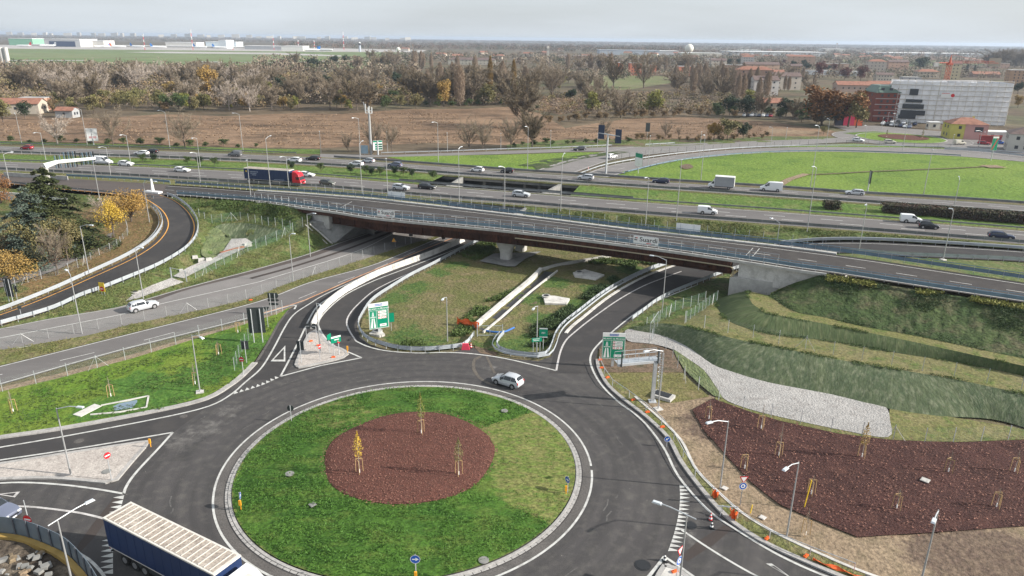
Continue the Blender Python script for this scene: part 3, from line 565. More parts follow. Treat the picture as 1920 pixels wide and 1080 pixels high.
S(sheet('terrace_bench_lower', up(t1t, 0) + up(t2b[::-1], 0) + PL([(1300, 590, .9)], .9), M['g_bench'], dz=-.03, grid=1.6, zf=idw(t1t + t2b, 4), rough=.08))
t3b = cr(px3([(1438, 553, 3.0), (1450, 560, Z2), (1490, 584, Z2), (1547, 595, Z2), (1615, 611, Z2), (1715, 629, Z2), (1815, 650, Z2), (1920, 672, Z2), (2150, 716, Z2)]), 5)
S(sheet('terrace_bench_upper', up(t2t, 0) + up(t3b[::-1], 0), M['g_bench'], dz=-.03, grid=1.4, zf=idw(t2t + t3b, 4), rough=.08))
t3t = [p for p in off(DS, -.12, -.25) if p.x > P(1545, 514, 7).x - 1]
S(loft('terrace_slope_upper', px3([(1445, 549, 3.6), (1490, 530, 5.2), (1540, 515, 6.7)]) + t3t, t3b, M['g_dark'], 140, 12, rough=.4, bulge=-.3, near=True))
# ---- slope under the motorway's south edge
xs = P(1395, 440, 3).x
top = cut(s2top, P(985, 386, ZM).x - 2, 130); bot = []
eo = off(E_n, 1.8, -.05); Ee = [p for p in eo if p.x > 50]
for p in top:
    q = p + nrm(top, min(len(top) - 1, top.index(p))) * -9
    zz = 0.0
    if q.x > 44:
        k = min(Ee, key=lambda e: abs(e.x - q.x)); f = min(1, (q.x - 44) / 10); q = q.lerp(k, f); zz = k.z * f
    q.z = zz; bot.append(q)
S(loft('motorway_embankment', top, bot, M['g_slope'], 110, 8, rough=.5))
wg = top[0]; wallq(wg, bot[0] + Vector((-1, -1, 0)), -.1, ZM - .3, .6, 'conc_d', 'wing_wall', o)
# strip between the right ramp and the deck embankment
ed = [p for p in off(DN, .1, -.25) if p.x > P(1600, 480, 7).x]; es = [p for p in off(E_s, -.3, -.05) if p.x > 58]
S(sheet('verge_between_ramps', es + ed[::-1], M['g_slope'], dz=0, grid=2, zf=idw(es + ed, 3), rough=.4))
# ---- traffic islands
def island(name, pl, h=.15, mat='cobble'):
    q = cr(PL(pl), 4, True); S(sheet(name, q, M[mat], dz=h - .01)); kerb(q + [q[0]], .42, h + .01)
island('traffic_island', [(581, 626), (594, 621), (604, 634), (618, 648), (640, 655), (650, 662), (649, 668), (630, 675), (600, 682), (562, 690), (555, 686), (562, 666), (572, 642)])
island('traffic_island', [(-60, 878), (0, 871), (120, 852), (240, 834), (272, 829), (277, 832), (256, 856), (232, 884), (217, 902), (205, 906), (160, 902), (90, 897), (0, 899), (-60, 903)])
island('traffic_island', [(1246, 1062), (1262, 1064), (1300, 1092), (1360, 1140), (1340, 1180), (1200, 1160), (1225, 1100)], mat='conc_w')
# ---- demolition ground bottom left
S(sheet('demolition_ground', PL([(-80, 1010), (0, 1012), (58, 1020), (80, 1030), (101, 1040), (140, 1066), (160, 1084), (200, 1150), (100, 1250), (-120, 1250)]), M['rubble'], dz=.2, grid=.7, rough=.5))
# ---- markings
W = MB(); W2 = MB(); Y = MB(); O_ = MB(); Wn = MB()
line(W, circ(RC, 18.98, 160), .22, .02)
def ml(mb, pts, wd=.22, dz=.024, dash=None, z=0, sm=True): line(mb, step(cr(PL(pts, z), 5) if sm and len(pts) > 2 else PL(pts, z), .8), wd, dz, dash)
ml(W, [(-80, 853), (0, 839), (122, 818), (300, 784), (388, 763), (430, 742), (462, 715), (490, 690), (512, 655), (535, 612), (552, 589), (580, 570), (610, 552), (675, 522), (730, 500)], .25)
ml(W, [(-80, 877), (0, 863), (120, 845), (230, 827), (324, 811)], .25); ml(W, [(324, 811), (300, 838), (257, 884), (238, 910), (232, 926)], .28); ml(W, [(-80, 911), (0, 906), (50, 905), (116, 909), (180, 917), (232, 926)], .25)
ml(W2, [(-80, 950), (0, 950), (50, 950), (92, 954), (150, 962), (197, 973)], .25); ml(W, [(130, 1024), (147, 1037), (170, 1052), (195, 1080), (215, 1120)], .25)
ml(W, [(526, 706), (545, 670), (563, 634), (578, 602), (592, 578), (606, 566), (622, 556)], .26)
ml(W, [(526, 706), (600, 686), (678, 671)], .26, sm=False); ml(W, [(678, 671), (650, 659), (632, 652), (612, 636), (600, 618), (597, 604), (610, 585), (634, 563), (660, 546), (705, 525), (755, 506), (812, 484), (885, 455)], .26)
ml(W, [(888, 453), (955, 430)], .2)
ml(W2, [(668, 640), (656, 622), (650, 605), (655, 590), (670, 572), (700, 546), (738, 526), (780, 507)], .24); ml(W, [(668, 640), (690, 650), (725, 658), (780, 662), (840, 661), (890, 664), (950, 673), (1043, 695)], .26)
ml(W2, [(1043, 695), (1050, 662), (1060, 640), (1075, 625), (1110, 597), (1160, 562), (1205, 537), (1245, 521), (1290, 505), (1330, 497)], .26)
ml(W, [(1370, 516), (1310, 534), (1240, 561), (1197, 584), (1148, 622), (1118, 650), (1107, 670), (1110, 690), (1125, 718), (1155, 750), (1204, 788), (1244, 839), (1272, 893), (1327, 956), (1388, 998), (1464, 1043), (1560, 1085), (1700, 1130)], .26)
ml(W, [(1278, 994), (1340, 1035), (1412, 1077), (1500, 1120)], .22); ml(W, [(1246, 1044), (1232, 1062), (1205, 1095)], .3); ml(W, [(1246, 1044), (1296, 1078), (1350, 1120)], .25)
# give-way teeth
def teeth(mb, a, b, n, ln, side):
    a, b = P(*a), P(*b); d = (b - a) / n; N = Vector((-d.y, d.x, 0)).normalized() * ln * side
    for i in range(n):
        p = a + d * i; mb.add([p + Vector((0, 0, .026)), p + d * .84 + Vector((0, 0, .026)), p + d * .42 + N + Vector((0, 0, .026))], [(0, 1, 2)])
def teethp(mb, pl, n, ln, side):
    q = resamp(cr(PL(pl), 6), n + 1)
    for i in range(n):
        d = (q[i + 1] - q[i]); N = Vector((-d.y, d.x, 0)).normalized() * ln * side; u = Vector((0, 0, .026))
        mb.add([q[i] + u, q[i] + d * .84 + u, q[i] + d * .1 + N + u], [(0, 1, 2)])
teethp(W, [(1274, 910), (1275, 935), (1272, 965), (1264, 1000), (1252, 1035)], 17, .95, 1)
teethp(W, [(523, 708), (490, 723), (436, 740)], 9, .7, -1)
teethp(W, [(233, 929), (226, 955), (218, 985)], 6, .95, -1); teethp(W, [(214, 1008), (212, 1035), (212, 1078)], 7, .95, -1)
def tri(mb, a, b, c, t=.16, z=.026):
    a, b, c = P(*a), P(*b), P(*c); g = (a + b + c) / 3; u = Vector((0, 0, z)); i3 = [p.lerp(g, t * 2) for p in (a, b, c)]
    mb.add([p + u for p in (a, b, c)] + [p + u for p in i3], [(0, 1, 4, 3), (1, 2, 5, 4), (2, 0, 3, 5)])
tri(W, (507, 678), (535, 678), (535, 648)); tri(W, (1436, 1057), (1447, 1052 + 5), (1490, 1088), .2); tri(W2, (-8, 927), (38, 922), (28, 933), .2)
# slip roads
def m3(mb, pl, wd=.2, dz=.03, dash=None): line(mb, step(pl, 1.5), wd, dz, dash)
m3(Wn, ext(cr(PL([(0, 634), (150, 605), (240, 587), (297, 571), (480, 530), (510, 521), (662, 474), (740, 437)]), 5), 30, 80), .22)
m3(Wn, off(As, -.2), .2); m3(Wn, off(Bn, -.3), .22); m3(Wn, off(An, -.35), .16, .03)
ml(W, [(-80, 741), (0, 720), (212, 660), (375, 619), (470, 595), (545, 573)], .22, .03); ml(W, [(40, 705 - 10), (40.1, 695)], .1)
ml(W, [(-70, 717), (0, 703), (127, 673), (216, 652), (335, 621), (440, 592)], .16, .03, (4.2, 6.5)); ml(W2, [(560, 560), (640, 528), (700, 506), (790, 466), (850, 440)], .16, .03, (4.2, 5.5))
ml(O_, [(478, 592), (560, 567), (590, 555), (672, 519), (725, 497), (790, 470), (865, 440), (900, 425)], .28, .034)
ml(W, [(552, 580), (556, 572), (541, 573)], .3, .034, sm=False); ml(Y, [(95, 583), (0, 609), (-60, 627)], .18, .06)
# loop road lines
def l3(mb, pl, wd, dz): line(mb, step(pl, 1.0), wd, dz)
oe_, ie_ = resamp(OE, 120), resamp(IE, 120)
for f in (.08, .87): l3(Y, [a.lerp(b, f) for a, b in zip(oe_, ie_)], .2, .045)
l3(Y, R_s[:-4], .18, .03)
# motorway
for a, b, d0 in ((N1, N2, 1), (S1, S2, 1)):
    for f, ds in ((.33, (4.5, 7.5)), (.58, (4.5, 7.5)), (.83, None), (.06 if a is S1 else .13, None)):
        n = 300; A_, B_ = resamp(a, n), resamp(b, n); c = [p.lerp(q, f if a is S1 else f) for p, q in zip(A_, B_)]
        if ds is None and f > .8: 
            if a is S1: continue
            f = .93; c = [p.lerp(q, f) for p, q in zip(A_, B_)]
        line(Wn, c, .2 if ds is None else .26, .015, ds)
# deck lines
mn, msd = resamp(off(DN, -1.0), 200), resamp(off(DS, 1.0), 200)
line(Wn, [a.lerp(b, .10) for a, b in zip(mn, msd)], .2, .015); line(Wn, [a.lerp(b, .95) for a, b in zip(mn, msd)], .2, .015)
line(Wn, [a.lerp(b, .52) for a, b in zip(mn, msd)], .18, .015, (3, 4.5))
for px in ((1412, 465, 1392, 486), (1424, 466, 1406, 487), (660, 378, 634, 392)):
    line(Wn, [P(px[0], px[1], 7), P(px[2], px[3], 7)], .12, .02)
en2, es2 = resamp(E_n, 200), resamp(E_s, 200)
line(Wn, [a.lerp(b, .12) for a, b in zip(en2, es2)][95:], .2, .03)
for mbx, nm, mt in ((W, 'road_markings', 'paint'), (W2, 'road_markings_worn', 'paint_w'), (Y, 'road_markings_yellow', 'paint_y'), (O_, 'road_markings_orange', 'paint_o'), (Wn, 'lane_markings', 'paint')):
    S(mbx.build(nm, M[mt]))
# darker trench patches, tyre tracks of mud
S(sheet('trench_patch', PL([(1357, 985), (1375, 990), (1340, 1020), (1290, 1052), (1272, 1046), (1310, 1014)]), M['asph_patch'], dz=.014))
S(sheet('trench_patch', PL([(215, 932), (228, 938), (175, 1010), (152, 1034), (142, 1028), (172, 985)]), M['asph_patch'], dz=.014))
mb = MB()
mud = M['mud'] = ground('dried_mud', [(.14, .12, .10), (.10, .09, .08), (.085, .078, .072)], [.5, 1.5, 8], bump=0)
line(mb, step(cr(PL([(902, 668), (890, 675), (888, 690), (896, 705), (910, 716), (930, 724)]), 5), .5), .45, .018); line(mb, step(cr(PL([(912, 668), (918, 680), (922, 690), (928, 700)]), 5), .5), .35, .018)
S(mb.build('mud_tracks', mud)); mb = MB()
for i in range(46):
    a = rnd.uniform(0, 6.28); q = rnd.uniform(20, 27); a1 = a + rnd.uniform(.02, .10); line(mb, [Vector((RC[0] + (q + rnd.uniform(-.15, .15)) * math.cos(t), RC[1] + q * math.sin(t), 0)) for t in (a, (a + a1) / 2, a1)], rnd.uniform(.04, .16), .016)
S(mb.build('tyre_scuffs', ground('scuffs', [(.13, .125, .12), (.09, .087, .085)], [.8, 1.5, 8], bump=0)))
# ---- north of the motorway: fields and roads
def NP(l, z=ZN): return PL(l, z)
S(sheet('dry_field', NP([(-100, 222), (60, 218), (190, 222), (300, 214), (420, 218), (560, 212), (640, 214), (760, 205), (880, 204), (960, 200), (1010, 212), (1060, 240), (1180, 222), (1300, 220), (1440, 228), (1560, 245), (1600, 256), (1500, 256), (1440, 256), (1330, 262), (1180, 262), (1060, 262), (950, 272), (800, 268), (600, 278), (480, 277), (240, 270), (-100, 262)]), M['field'], dz=.02))
S(sheet('dry_field_far', NP([(1020, 180), (1100, 186), (1130, 200), (1050, 215), (1000, 205)]), M['field'], dz=.02))
S(sheet('stubble_strip', NP([(1440, 240), (1530, 247), (1525, 252), (1440, 250)]), M['field_l'], dz=.04))
S(sheet('meadow', NP([(1150, 140), (1250, 143), (1260, 155), (1180, 168), (1100, 170), (1090, 150)]), ground('meadow_far', [(.16, .15, .08), (.13, .15, .06)], [.02, .1, .5], bump=0), dz=.02))
mead = [(1130, 331), (1160, 322), (1240, 301), (1330, 290), (1440, 283), (1600, 285), (1760, 291), (1920, 300), (2100, 315), (2100, 392), (1920, 380), (1760, 370), (1600, 361), (1465, 350), (1320, 341), (1200, 334)]
S(sheet('bright_meadow', NP(mead), M['g_bright'], dz=.10, grid=4, rough=.2))
S(sheet('roadside_grass', NP([(-100, 262), (240, 271), (480, 279), (600, 280), (600, 289), (480, 286), (240, 276), (-100, 268)]), M['g_median'], dz=.05))
S(sheet('gore_lawn', NP([(715, 293), (850, 292), (960, 290), (1080, 286), (1170, 286), (1090, 298), (1040, 312), (1010, 322), (960, 318), (840, 309), (760, 301)]), M['g_bright'], dz=.08, grid=4, rough=.15))
S(sheet('shrubby_bank', NP([(1000, 313), (1010, 322), (1040, 313), (1095, 298), (1180, 286), (1160, 284), (1080, 293), (1020, 300), (970, 311)]), M['g_dark'], dz=.16, grid=2, rough=.6))
S(sheet('bank_grass', NP([(950, 272), (1060, 262), (1180, 262), (1330, 262), (1440, 256), (1600, 256), (1590, 262), (1500, 264), (1440, 268), (1330, 272), (1180, 277), (1060, 280), (950, 281)]), M['g_slope'], dz=.05, grid=3, rough=.5))
def rib(name, a, b, mat, dz): return S(sheet(name, cr(NP(a), 4) + cr(NP(b), 4)[::-1], M[mat], dz=dz))
rib('exit_road', [(600, 289), (720, 291), (850, 287), (960, 283), (1150, 276), (1230, 274)], [(600, 297), (720, 295), (850, 292), (960, 289), (1080, 285), (1190, 283)], 'asph_old', .11)
K1n = [(1000, 322), (1050, 305), (1110, 290), (1180, 277), (1260, 271), (1370, 267), (1440, 264), (1530, 261), (1590, 258)]
K1s = [(1075, 326), (1110, 313), (1160, 298), (1240, 288), (1330, 281), (1440, 276), (1530, 270), (1590, 267), (1620, 268)]
K2n = [(1090, 329), (1140, 312), (1220, 298), (1300, 288), (1400, 280), (1530, 276), (1700, 277), (1800, 281), (1920, 290), (2100, 305)]
K2s = [(1140, 333), (1190, 320), (1250, 306), (1330, 295), (1440, 287), (1560, 285), (1700, 289), (1800, 294), (1920, 304), (2100, 320)]
rib('collector_road', K1n, K1s, 'asph_old', .12); rib('connector_road', K2n, K2s, 'asph_old', .13)
R2 = (160.9, 303.2)
mb = MB(); mb.extrude(circ(R2, 21.5, 90, ZN + .14) + [Vector((R2[0] + 21.5, R2[1], ZN + .14))], [(-5, 0), (5, 0)]); S(mb.build('second_roundabout_road', M['asph_old']))
S(sheet('second_roundabout_lawn', circ(R2, 16.6, 60, ZN + .3), M['g_bright'], grid=2, rough=.1)); S(sheet('second_roundabout_mulch', circ((R2[0] + 2, R2[1] + 1.5), 9.6, 50, ZN + .42), M['mulch']))
mb = MB(); mb.extrude(circ(R2, 16.8, 60, ZN) + [Vector((R2[0] + 16.8, R2[1], ZN))], [(-.4, .3), (.4, .3)]); line(mb, circ(R2, 26, 90, ZN + .16), .3, 0); S(mb.build('second_roundabout_kerb', M['kerb']))
rib('approach_road_east', [(1775, 262), (1830, 262), (1920, 268)], [(1770, 280), (1840, 284), (1940, 300)], 'asph_old', .10)
S(sheet('forecourt', NP([(1560, 236), (1640, 236), (1760, 246), (1930, 270), (1930, 292), (1850, 276), (1780, 262), (1690, 250), (1600, 250)]), M['asph_old'], dz=.08))
S(sheet('roadside_bank', NP([(1580, 250), (1640, 247), (1690, 251), (1660, 255), (1620, 256)]), M['g_median'], dz=.17))
S(sheet('verge_strip', NP([(1440, 277), (1600, 270), (1700, 276), (1790, 279), (1800, 281), (1700, 277), (1530, 276)]), M['g_bright'], dz=.16))
mbx = MB()
for l in (K1n, K1s, K2n, K2s): line(mbx, off(step(cr(NP(l), 4), 3), -.6 if l in (K1n, K2n) else .6), .25, .16)
line(mbx, step(cr(NP([(1120, 326), (1200, 310), (1290, 292), (1400, 284), (1560, 280), (1750, 285), (1920, 297)]), 4), 2), .2, .16, (4, 6)); S(mbx.build('connector_markings', M['paint_w']))
rt = [(1490, 333), (1512, 328), (1530, 329), (1640, 323), (1740, 319), (1830, 315), (1870, 312)]
mbx = MB(); line(mbx, step(cr(NP(rt), 4), 2), .9, .34); S(mbx.build('rut_in_meadow', M['dirt_d']))
mbx = MB(); line(mbx, step(NP([(1462, 349), (1480, 338), (1512, 328)]), 2), 2.2, .36); line(mbx, NP([(1845, 314), (1878, 314)]), 5, .37); S(mbx.build('bare_track', M['dirt']))
S(sheet('bare_patch', cr(NP([(1275, 313), (1290, 309), (1300, 315), (1285, 319)]), 4, True), M['dirt_d'], dz=.33))
# airfield
S(sheet('airfield_lawn', NP([(-300, 92), (0, 90), (400, 92), (760, 98), (740, 112), (690, 128), (300, 125), (150, 122), (-300, 122)]), M['air_grass'], dz=.05))
S(sheet('airfield_apron', NP([(-300, 84), (0, 84), (400, 86), (600, 90), (800, 94), (790, 98), (600, 97), (400, 95), (200, 93), (0, 91), (-300, 91)]), M['air_apr'], dz=.1))
for l in ([(230, 98), (320, 97), (520, 99), (640, 104), (640, 106), (500, 102), (320, 100)], [(0, 113), (160, 113), (160, 114), (0, 114)], [(420, 117), (560, 116), (700, 112), (700, 113), (560, 118)]):
    S(sheet('taxiway', NP(l), M['air_apr'], dz=.2))
S(sheet('far_meadow', NP([(1580, 112), (1740, 113), (1850, 118), (1840, 122), (1700, 124), (1580, 117)]), M['air_grass'], dz=.1))
S(sheet('far_ploughed_field', NP([(1660, 105), (1850, 109), (1840, 113), (1740, 112), (1650, 109)]), flat('ploughed', (.3, .19, .15), .9, var=.15, vscale=.01), dz=.12))
S(sheet('far_meadow', NP([(1150, 102), (1380, 112), (1400, 115), (1200, 106)]), M['air_grass'], dz=.1))
# == overpass bridge
ob = thing('overpass', 'long overpass with brown weathering-steel girders crossing the sunken slip roads', 'bridge')
bs = [i for i, p in enumerate(DS) if P(545, 387, 6.8).x <= p.x <= P(1388, 489, 7).x]
bDS = [DS[i] for i in bs]; bn0, bn1 = P(560, 362, 6.8).x, P(1400, 455, 7).x
bDN = [p for p in DN if bn0 <= p.x <= bn1]
full_s = [p for p in DS if P(470, 378, 6).x <= p.x <= P(1560, 515, 7).x]; full_n = [p for p in DN if P(480, 357, 6).x <= p.x <= P(1590, 478, 7).x]
mb = MB(); mb.extrude(full_s, [(-.3, -.3), (-.3, .1), (.2, .1), (.2, -.3)], closed=True); mb.build('parapet', M['conc'], ob)
mb = MB(); mb.extrude(full_n, [(-.75, -.35), (-.75, .12), (.4, .12), (.4, -.35)], closed=True); mb.build('parapet', M['conc'], ob)
mb = MB(); mb.extrude(bDS, [(-.3, -1.0), (-.3, -.36), (.9, -.36), (.9, -1.0)], closed=True); mb.extrude(bDN, [(-.9, -1.0), (-.9, -.36), (.3, -.36), (.3, -1.0)], closed=True); mb.build('deck_edge', M['corten'], ob)
na, nb_ = resamp(bDS, 60), resamp(bDN, 60)
mb = MB(); 
for i in range(59):
    q = [na[i], na[i + 1], nb_[i + 1], nb_[i]]; mb.add([v + Vector((0, 0, -.5)) for v in q], [(0, 1, 2, 3)])
mb.build('deck_slab', M['conc_d'], ob)
for pl, s in ((bDS, 1), (bDN, -1)):
    g = off(pl, 1.3 * s); mb = MB()
    mb.extrude(g, [(-.06, -2.75), (-.06, -.9), (.06, -.9), (.06, -2.75)], closed=True); mb.extrude(g, [(-.45, -2.82), (-.45, -2.72), (.45, -2.72), (.45, -2.82)], closed=True)
    q = step(g, 4)
    for i, p in enumerate(q): t = nrm(q, i); mb.box((p.x, p.y, p.z - 1.8), (.06, .7, 1.8), math.atan2(t.y, t.x) - math.pi / 2)
    mb.build('girder', M['corten'], ob)
mb = MB(); pp = [p for p in off(bDS, -.35, -1.15) if p.x > P(960, 440, 6).x]; mb.tube(pp, .12, 6); e = pp[-1]; mb.tube([e, e + Vector((.5, -.1, -.3)), e + Vector((.6, -.1, -1.2)), e + Vector((.6, -.1, -4.6))], .12, 6); mb.build('drainpipe', flat('pipe', (.3, .25, .17), .7), ob)
def pier(px, z0=0):
    b = P(*px, 0); ang = math.atan2(bDS[-1].y - bDS[0].y, bDS[-1].x - bDS[0].x); mb = MB(); mb.v = []
    rings = [(0, 1.3, 1.15), (1.5, 1.3, 1.15), (2.3, 1.4, 1.4), (3.1, 1.5, 1.85), (3.6, 1.6, 2.15), (4.22, 1.6, 2.2)]
    vs = []; n = 16
    for z, a, c in rings:
        for k in range(n):
            t = 2 * math.pi * k / n; sx = math.copysign(abs(math.cos(t)) ** .6, math.cos(t)) * c; sy = math.copysign(abs(math.sin(t)) ** .6, math.sin(t)) * a * .78
            vs.append((b.x + sx * math.cos(ang) - sy * math.sin(ang), b.y + sx * math.sin(ang) + sy * math.cos(ang), z))
    fs = [(i * n + k, i * n + (k + 1) % n, (i + 1) * n + (k + 1) % n, (i + 1) * n + k) for i in range(len(rings) - 1) for k in range(n)] + [tuple((len(rings) - 1) * n + k for k in range(n))]
    mb.add(vs, fs); return mb.build('pier', M['conc'], ob)
pier((949, 487)); pier((977, 470))
S(sheet('pier_pad', PL([(899, 492), (925, 478), (1015, 474), (985, 488), (966, 502), (950, 502)]), M['conc_d'], dz=.3, parent=None))
# abutments
def prism3(name, bot, top, mat, parent, u=None):
    n = len(bot); mb = MB(); mb.add([*bot, *top], [(i, (i + 1) % n, n + (i + 1) % n, n + i) for i in range(n)] + [tuple(range(n, 2 * n)), tuple(range(n - 1, -1, -1))]); return mb.build(name, M[mat], parent)
def vert(pl, z0, z1): return [Vector((p.x, p.y, z0)) for p in pl], [Vector((p.x, p.y, z1)) for p in pl]
cR = P(1388, 489, 7); cRn = P(1440, 459, 7); cR2 = P(1545, 513, 7); cRn2 = P(1600, 480, 7)
bt, tp = vert([cR + Vector((0, .35, 0)), cR2 + Vector((0, .35, 0)), cRn2, cRn], 3.2, 6.62); prism3('abutment', bt, tp, 'conc_w', ob)
bt, tp = vert([cR + Vector((-1.6, -.5, 0)), cR + Vector((1.5, -1.2, 0)), cR + Vector((9, -4, 0)), cRn + Vector((8, 0, 0)), cRn + Vector((-2.2, .4, 0))], -.2, 4.1); prism3('abutment_base', bt, tp, 'conc', ob)
cL = P(615, 396, 7); cL1 = P(541, 386, 6.7); cLn = P(690, 372, 7); cLn1 = P(600, 365, 6.9)
bt, tp = vert([cL1 + Vector((0, .3, 0)), cL + Vector((0, .3, 0)), cLn, cLn1], 3.0, 6.6); prism3('abutment', bt, tp, 'conc', ob)
g0, g1, g2, g3 = P(577, 418, 4.4), P(622, 415, 4.4), P(681, 413, 4.4), P(700, 405, 4.4)
b1, b2 = P(625, 457, 0), P(686, 437, 0); b0 = Vector((g0.x, g0.y, 0))
mb = MB(); mb.add([Vector((g0.x, g0.y, 2.5)), b1 + Vector((0, 0, -.1)), b2 + Vector((0, 0, -.1)), Vector((g3.x, g3.y, 0)), g0, g1, g2, Vector((g3.x, g3.y + 3, 4.4)), Vector((g0.x, g0.y + 9, 4.4)), Vector((g0.x - 1, g0.y + 9, 0))], [(0, 1, 5, 4), (1, 2, 6, 5), (2, 3, 7, 6), (4, 5, 6, 7, 8), (4, 8, 9, 0)]); mb.build('retaining_wall', M['conc_d'], ob)
mb = MB(); mb.extrude([P(581, 421, 4.3), P(600, 437, 2.3), P(623, 458, .05)], [(-.2, 0), (-.2, .25), (.2, .25), (.2, 0)], closed=True); mb.extrude([p + Vector((-.8, -.5, 0)) for p in (P(581, 421, 4.3), P(600, 437, 2.3), P(623, 458, .05))], [(-.1, 0), (-.1, .2), (.1, .2), (.1, 0)], closed=True); mb.build('step_kerb', M['conc_w'], ob)
# == guardrails
POSTM = {}
def post_mesh(h, mat, w_=.1, d=.06):
    k = (h, mat, w_, d)
    if k not in POSTM: mb = MB(); mb.box((0, 0, h / 2 - .05), (w_, d, h + .1)); POSTM[k] = mb.mesh('post', M[mat])
    return POSTM[k]
WB = [(.0, .44), (.05, .48), (.05, .54), (.0, .58), (.0, .62), (.05, .66), (.05, .72), (.0, .76)]
TB = [(.0, .34), (.07, .40), (.07, .50), (.0, .55), (.07, .60), (.07, .70), (.0, .75), (.07, .80), (.07, .90), (.0, .96)]
def guardrail(pl, label, kind='w', mat='rail', sp=3.0, side=1, pmat=None, name='guardrail', seg=None, cat='guardrail'):
    pl = step(pl, 1.5 if seg is None else seg); o = thing(name, label, cat, pl[0]); inv = -Vector(pl[0])
    q = [p + inv for p in pl]; mb = MB(); prof = {'w': WB, 'tri': TB}[kind if kind in ('w', 'tri') else 'tri']
    mb.extrude(q, [(a * side + .06 * side, h) for a, h in prof]); h = .74 if kind == 'w' else .95
    mb.build('rail', M[mat], o)
    if kind == 'bridge': mb = MB(); mb.tube(up(q, 1.22), .06, 5); mb.build('top_tube', M[mat], o); h = 1.2
    if kind == 'double':
        mb = MB(); mb.extrude(off(q, -.55 * side), [(a * -side, hh) for a, hh in WB]); mb.build('rail', M[mat], o)
    ps = step(q, sp); me = post_mesh(h, pmat or mat); idx = sorted(range(len(ps)), key=lambda i: (ps[i] - inv - Vector((0, 0, 42))).length)
    for i in idx[:100]: t = nrm(ps, i); inst('post', me, o, ps[i], (0, 0, math.atan2(t.y, t.x)))
    if len(idx) > 100:
        mb = MB()
        for i in idx[100:]: t = nrm(ps, i); mb.box((ps[i].x, ps[i].y, ps[i].z + h / 2), (.1, .06, h), math.atan2(t.y, t.x))
        s = mb.build('post_row', M[mat], o); s['kind'] = 'stuff'
    return o
N1c = lambda a, b, d=0.8, z=0: off([p for p in N1 if a <= p.x <= b], d, z)
xa = P(598, 296, ZM).x
guardrail(N1c(-185, xa - 4, 5.2, -.2), 'aged guardrail on the motorway\'s far edge at the left, in front of the brown field', 'w', 'rail_d', 4, -1)
guardrail(N1c(xa, 135), 'dark guardrail along the far side of the westbound carriageway beside the bright meadow', 'tri', 'rail_d', 4, -1)
guardrail(off([p for p in N2 if -185 < p.x < 130], -.55, 0), 'guardrail with pale posts between the westbound carriageway and the median lawn', 'tri', 'rail_d', 3.4, 1, 'pole')
guardrail(off([p for p in S1 if -170 < p.x < 120], .7, 0), 'low dark guardrail on the median edge of the eastbound carriageway', 'w', 'rail_d', 3.5, -1)
guardrail(off([p for p in S1 if P(720, 341, ZM).x < p.x < P(1240, 376, ZM).x], 1.5, 0), 'second dark guardrail behind the median rail at the underpass opening', 'tri', 'rail_d', 3, 1)
guardrail(off([p for p in S2 if -160 < p.x < 115], -.5, 0), 'dark guardrail with pale posts along the near side of the eastbound carriageway', 'tri', 'rail_d', 3, 1, 'pole')
dsr = [p for p in DS if p.x > P(330, 367, 5).x]; dnr = [p for p in DN if p.x > P(330, 347, 5).x]
guardrail(off(dsr, .15, .15), 'bluish steel guardrail along the near edge of the overpass', 'bridge', 'rail', 2.0, -1, 'rail_n', seg=2)
guardrail(off(dnr, -.35, .13), 'bluish double-tier guardrail along the far edge of the overpass', 'bridge', 'rail', 2.0, 1, 'rail_n', seg=2)
guardrail(off(OE[2:], .35), 'new high steel guardrail round the outside of the curved loop road', 'tri', 'rail_n', 2.2, -1)
guardrail(off(IE[9:], -.35), 'bright double-beam guardrail round the inside of the curved loop road', 'double', 'rail_n', 2.2, 1)
GD = cr(PL([(912, 447), (862, 472), (814, 498), (774, 518), (733, 543), (697, 568), (677, 597), (671, 613), (678, 630), (694, 643), (720, 652), (756, 660), (806, 661), (848, 657), (868, 654), (880, 645), (889, 632)]), 4)
guardrail(ext(GD, 4, 0), 'new steel guardrail round the left and front edge of the field between the ramps', 'tri', 'rail_n', 2.0, 1)
GE = cr(PL([(944, 630), (932, 645), (933, 658), (960, 668), (1010, 673), (1027, 667), (1036, 650), (1042, 632), (1055, 614), (1083, 591), (1137, 550), (1200, 516), (1258, 495), (1300, 486)]), 4)
guardrail(GE, 'white-lit double guardrail from the field gate up along the right ramp', 'double', 'rail_n', 2.0, 1)
mb = MB(); mb.extrude(step(off(GE, -1.15)[30:], 1.5), [(-.25, 0), (-.25, .12), (.25, .12), (.25, 0)], closed=True); S(mb.build('drain_kerb', M['conc_w']))
Es_f = [p for p in off(E_s, -.45) if P(1172, 606, 0).x < p.x and p.y > P(1172, 606, 0).y - .1 and p.x < P(1440, 490, 1.6).x]
guardrail(Es_f, 'tall steel guardrail on the outer edge of the right ramp running under the overpass', 'tri', 'rail_n', 2.0, 1)
guardrail([p for p in off(E_n, .4) if p.x > 52], 'steel guardrail on the far side of the ramp joining the motorway at the right', 'tri', 'rail_n', 2.5, -1)
guardrail([p for p in off(E_s, -.4) if p.x > 60], 'steel guardrail on the near side of the ramp joining the motorway at the right', 'tri', 'rail_n', 2.5, 1)
guardrail(off(R_s, -.4, 0)[:-2], 'dark guardrail beside the upper ramp road at the far left', 'w', 'rail_d', 2.2, 1)
guardrail(off(cr(PL([(125, 333), (250, 339), (318, 345)], ZM), 5), .2), 'bluish guardrail between the upper ramp road and the motorway', 'tri', 'rail', 2.2, -1)
k2 = cr(NP(K2n), 4)
guardrail(off(k2, .5, .1), 'thin guardrail along the far side of the curved connector road', 'w', 'rail_n', 4, -1)
guardrail(off(cr(NP(K2s), 4)[2:-8], -1, .1), 'thin guardrail along the meadow side of the curved connector road', 'w', 'rail', 4, 1)
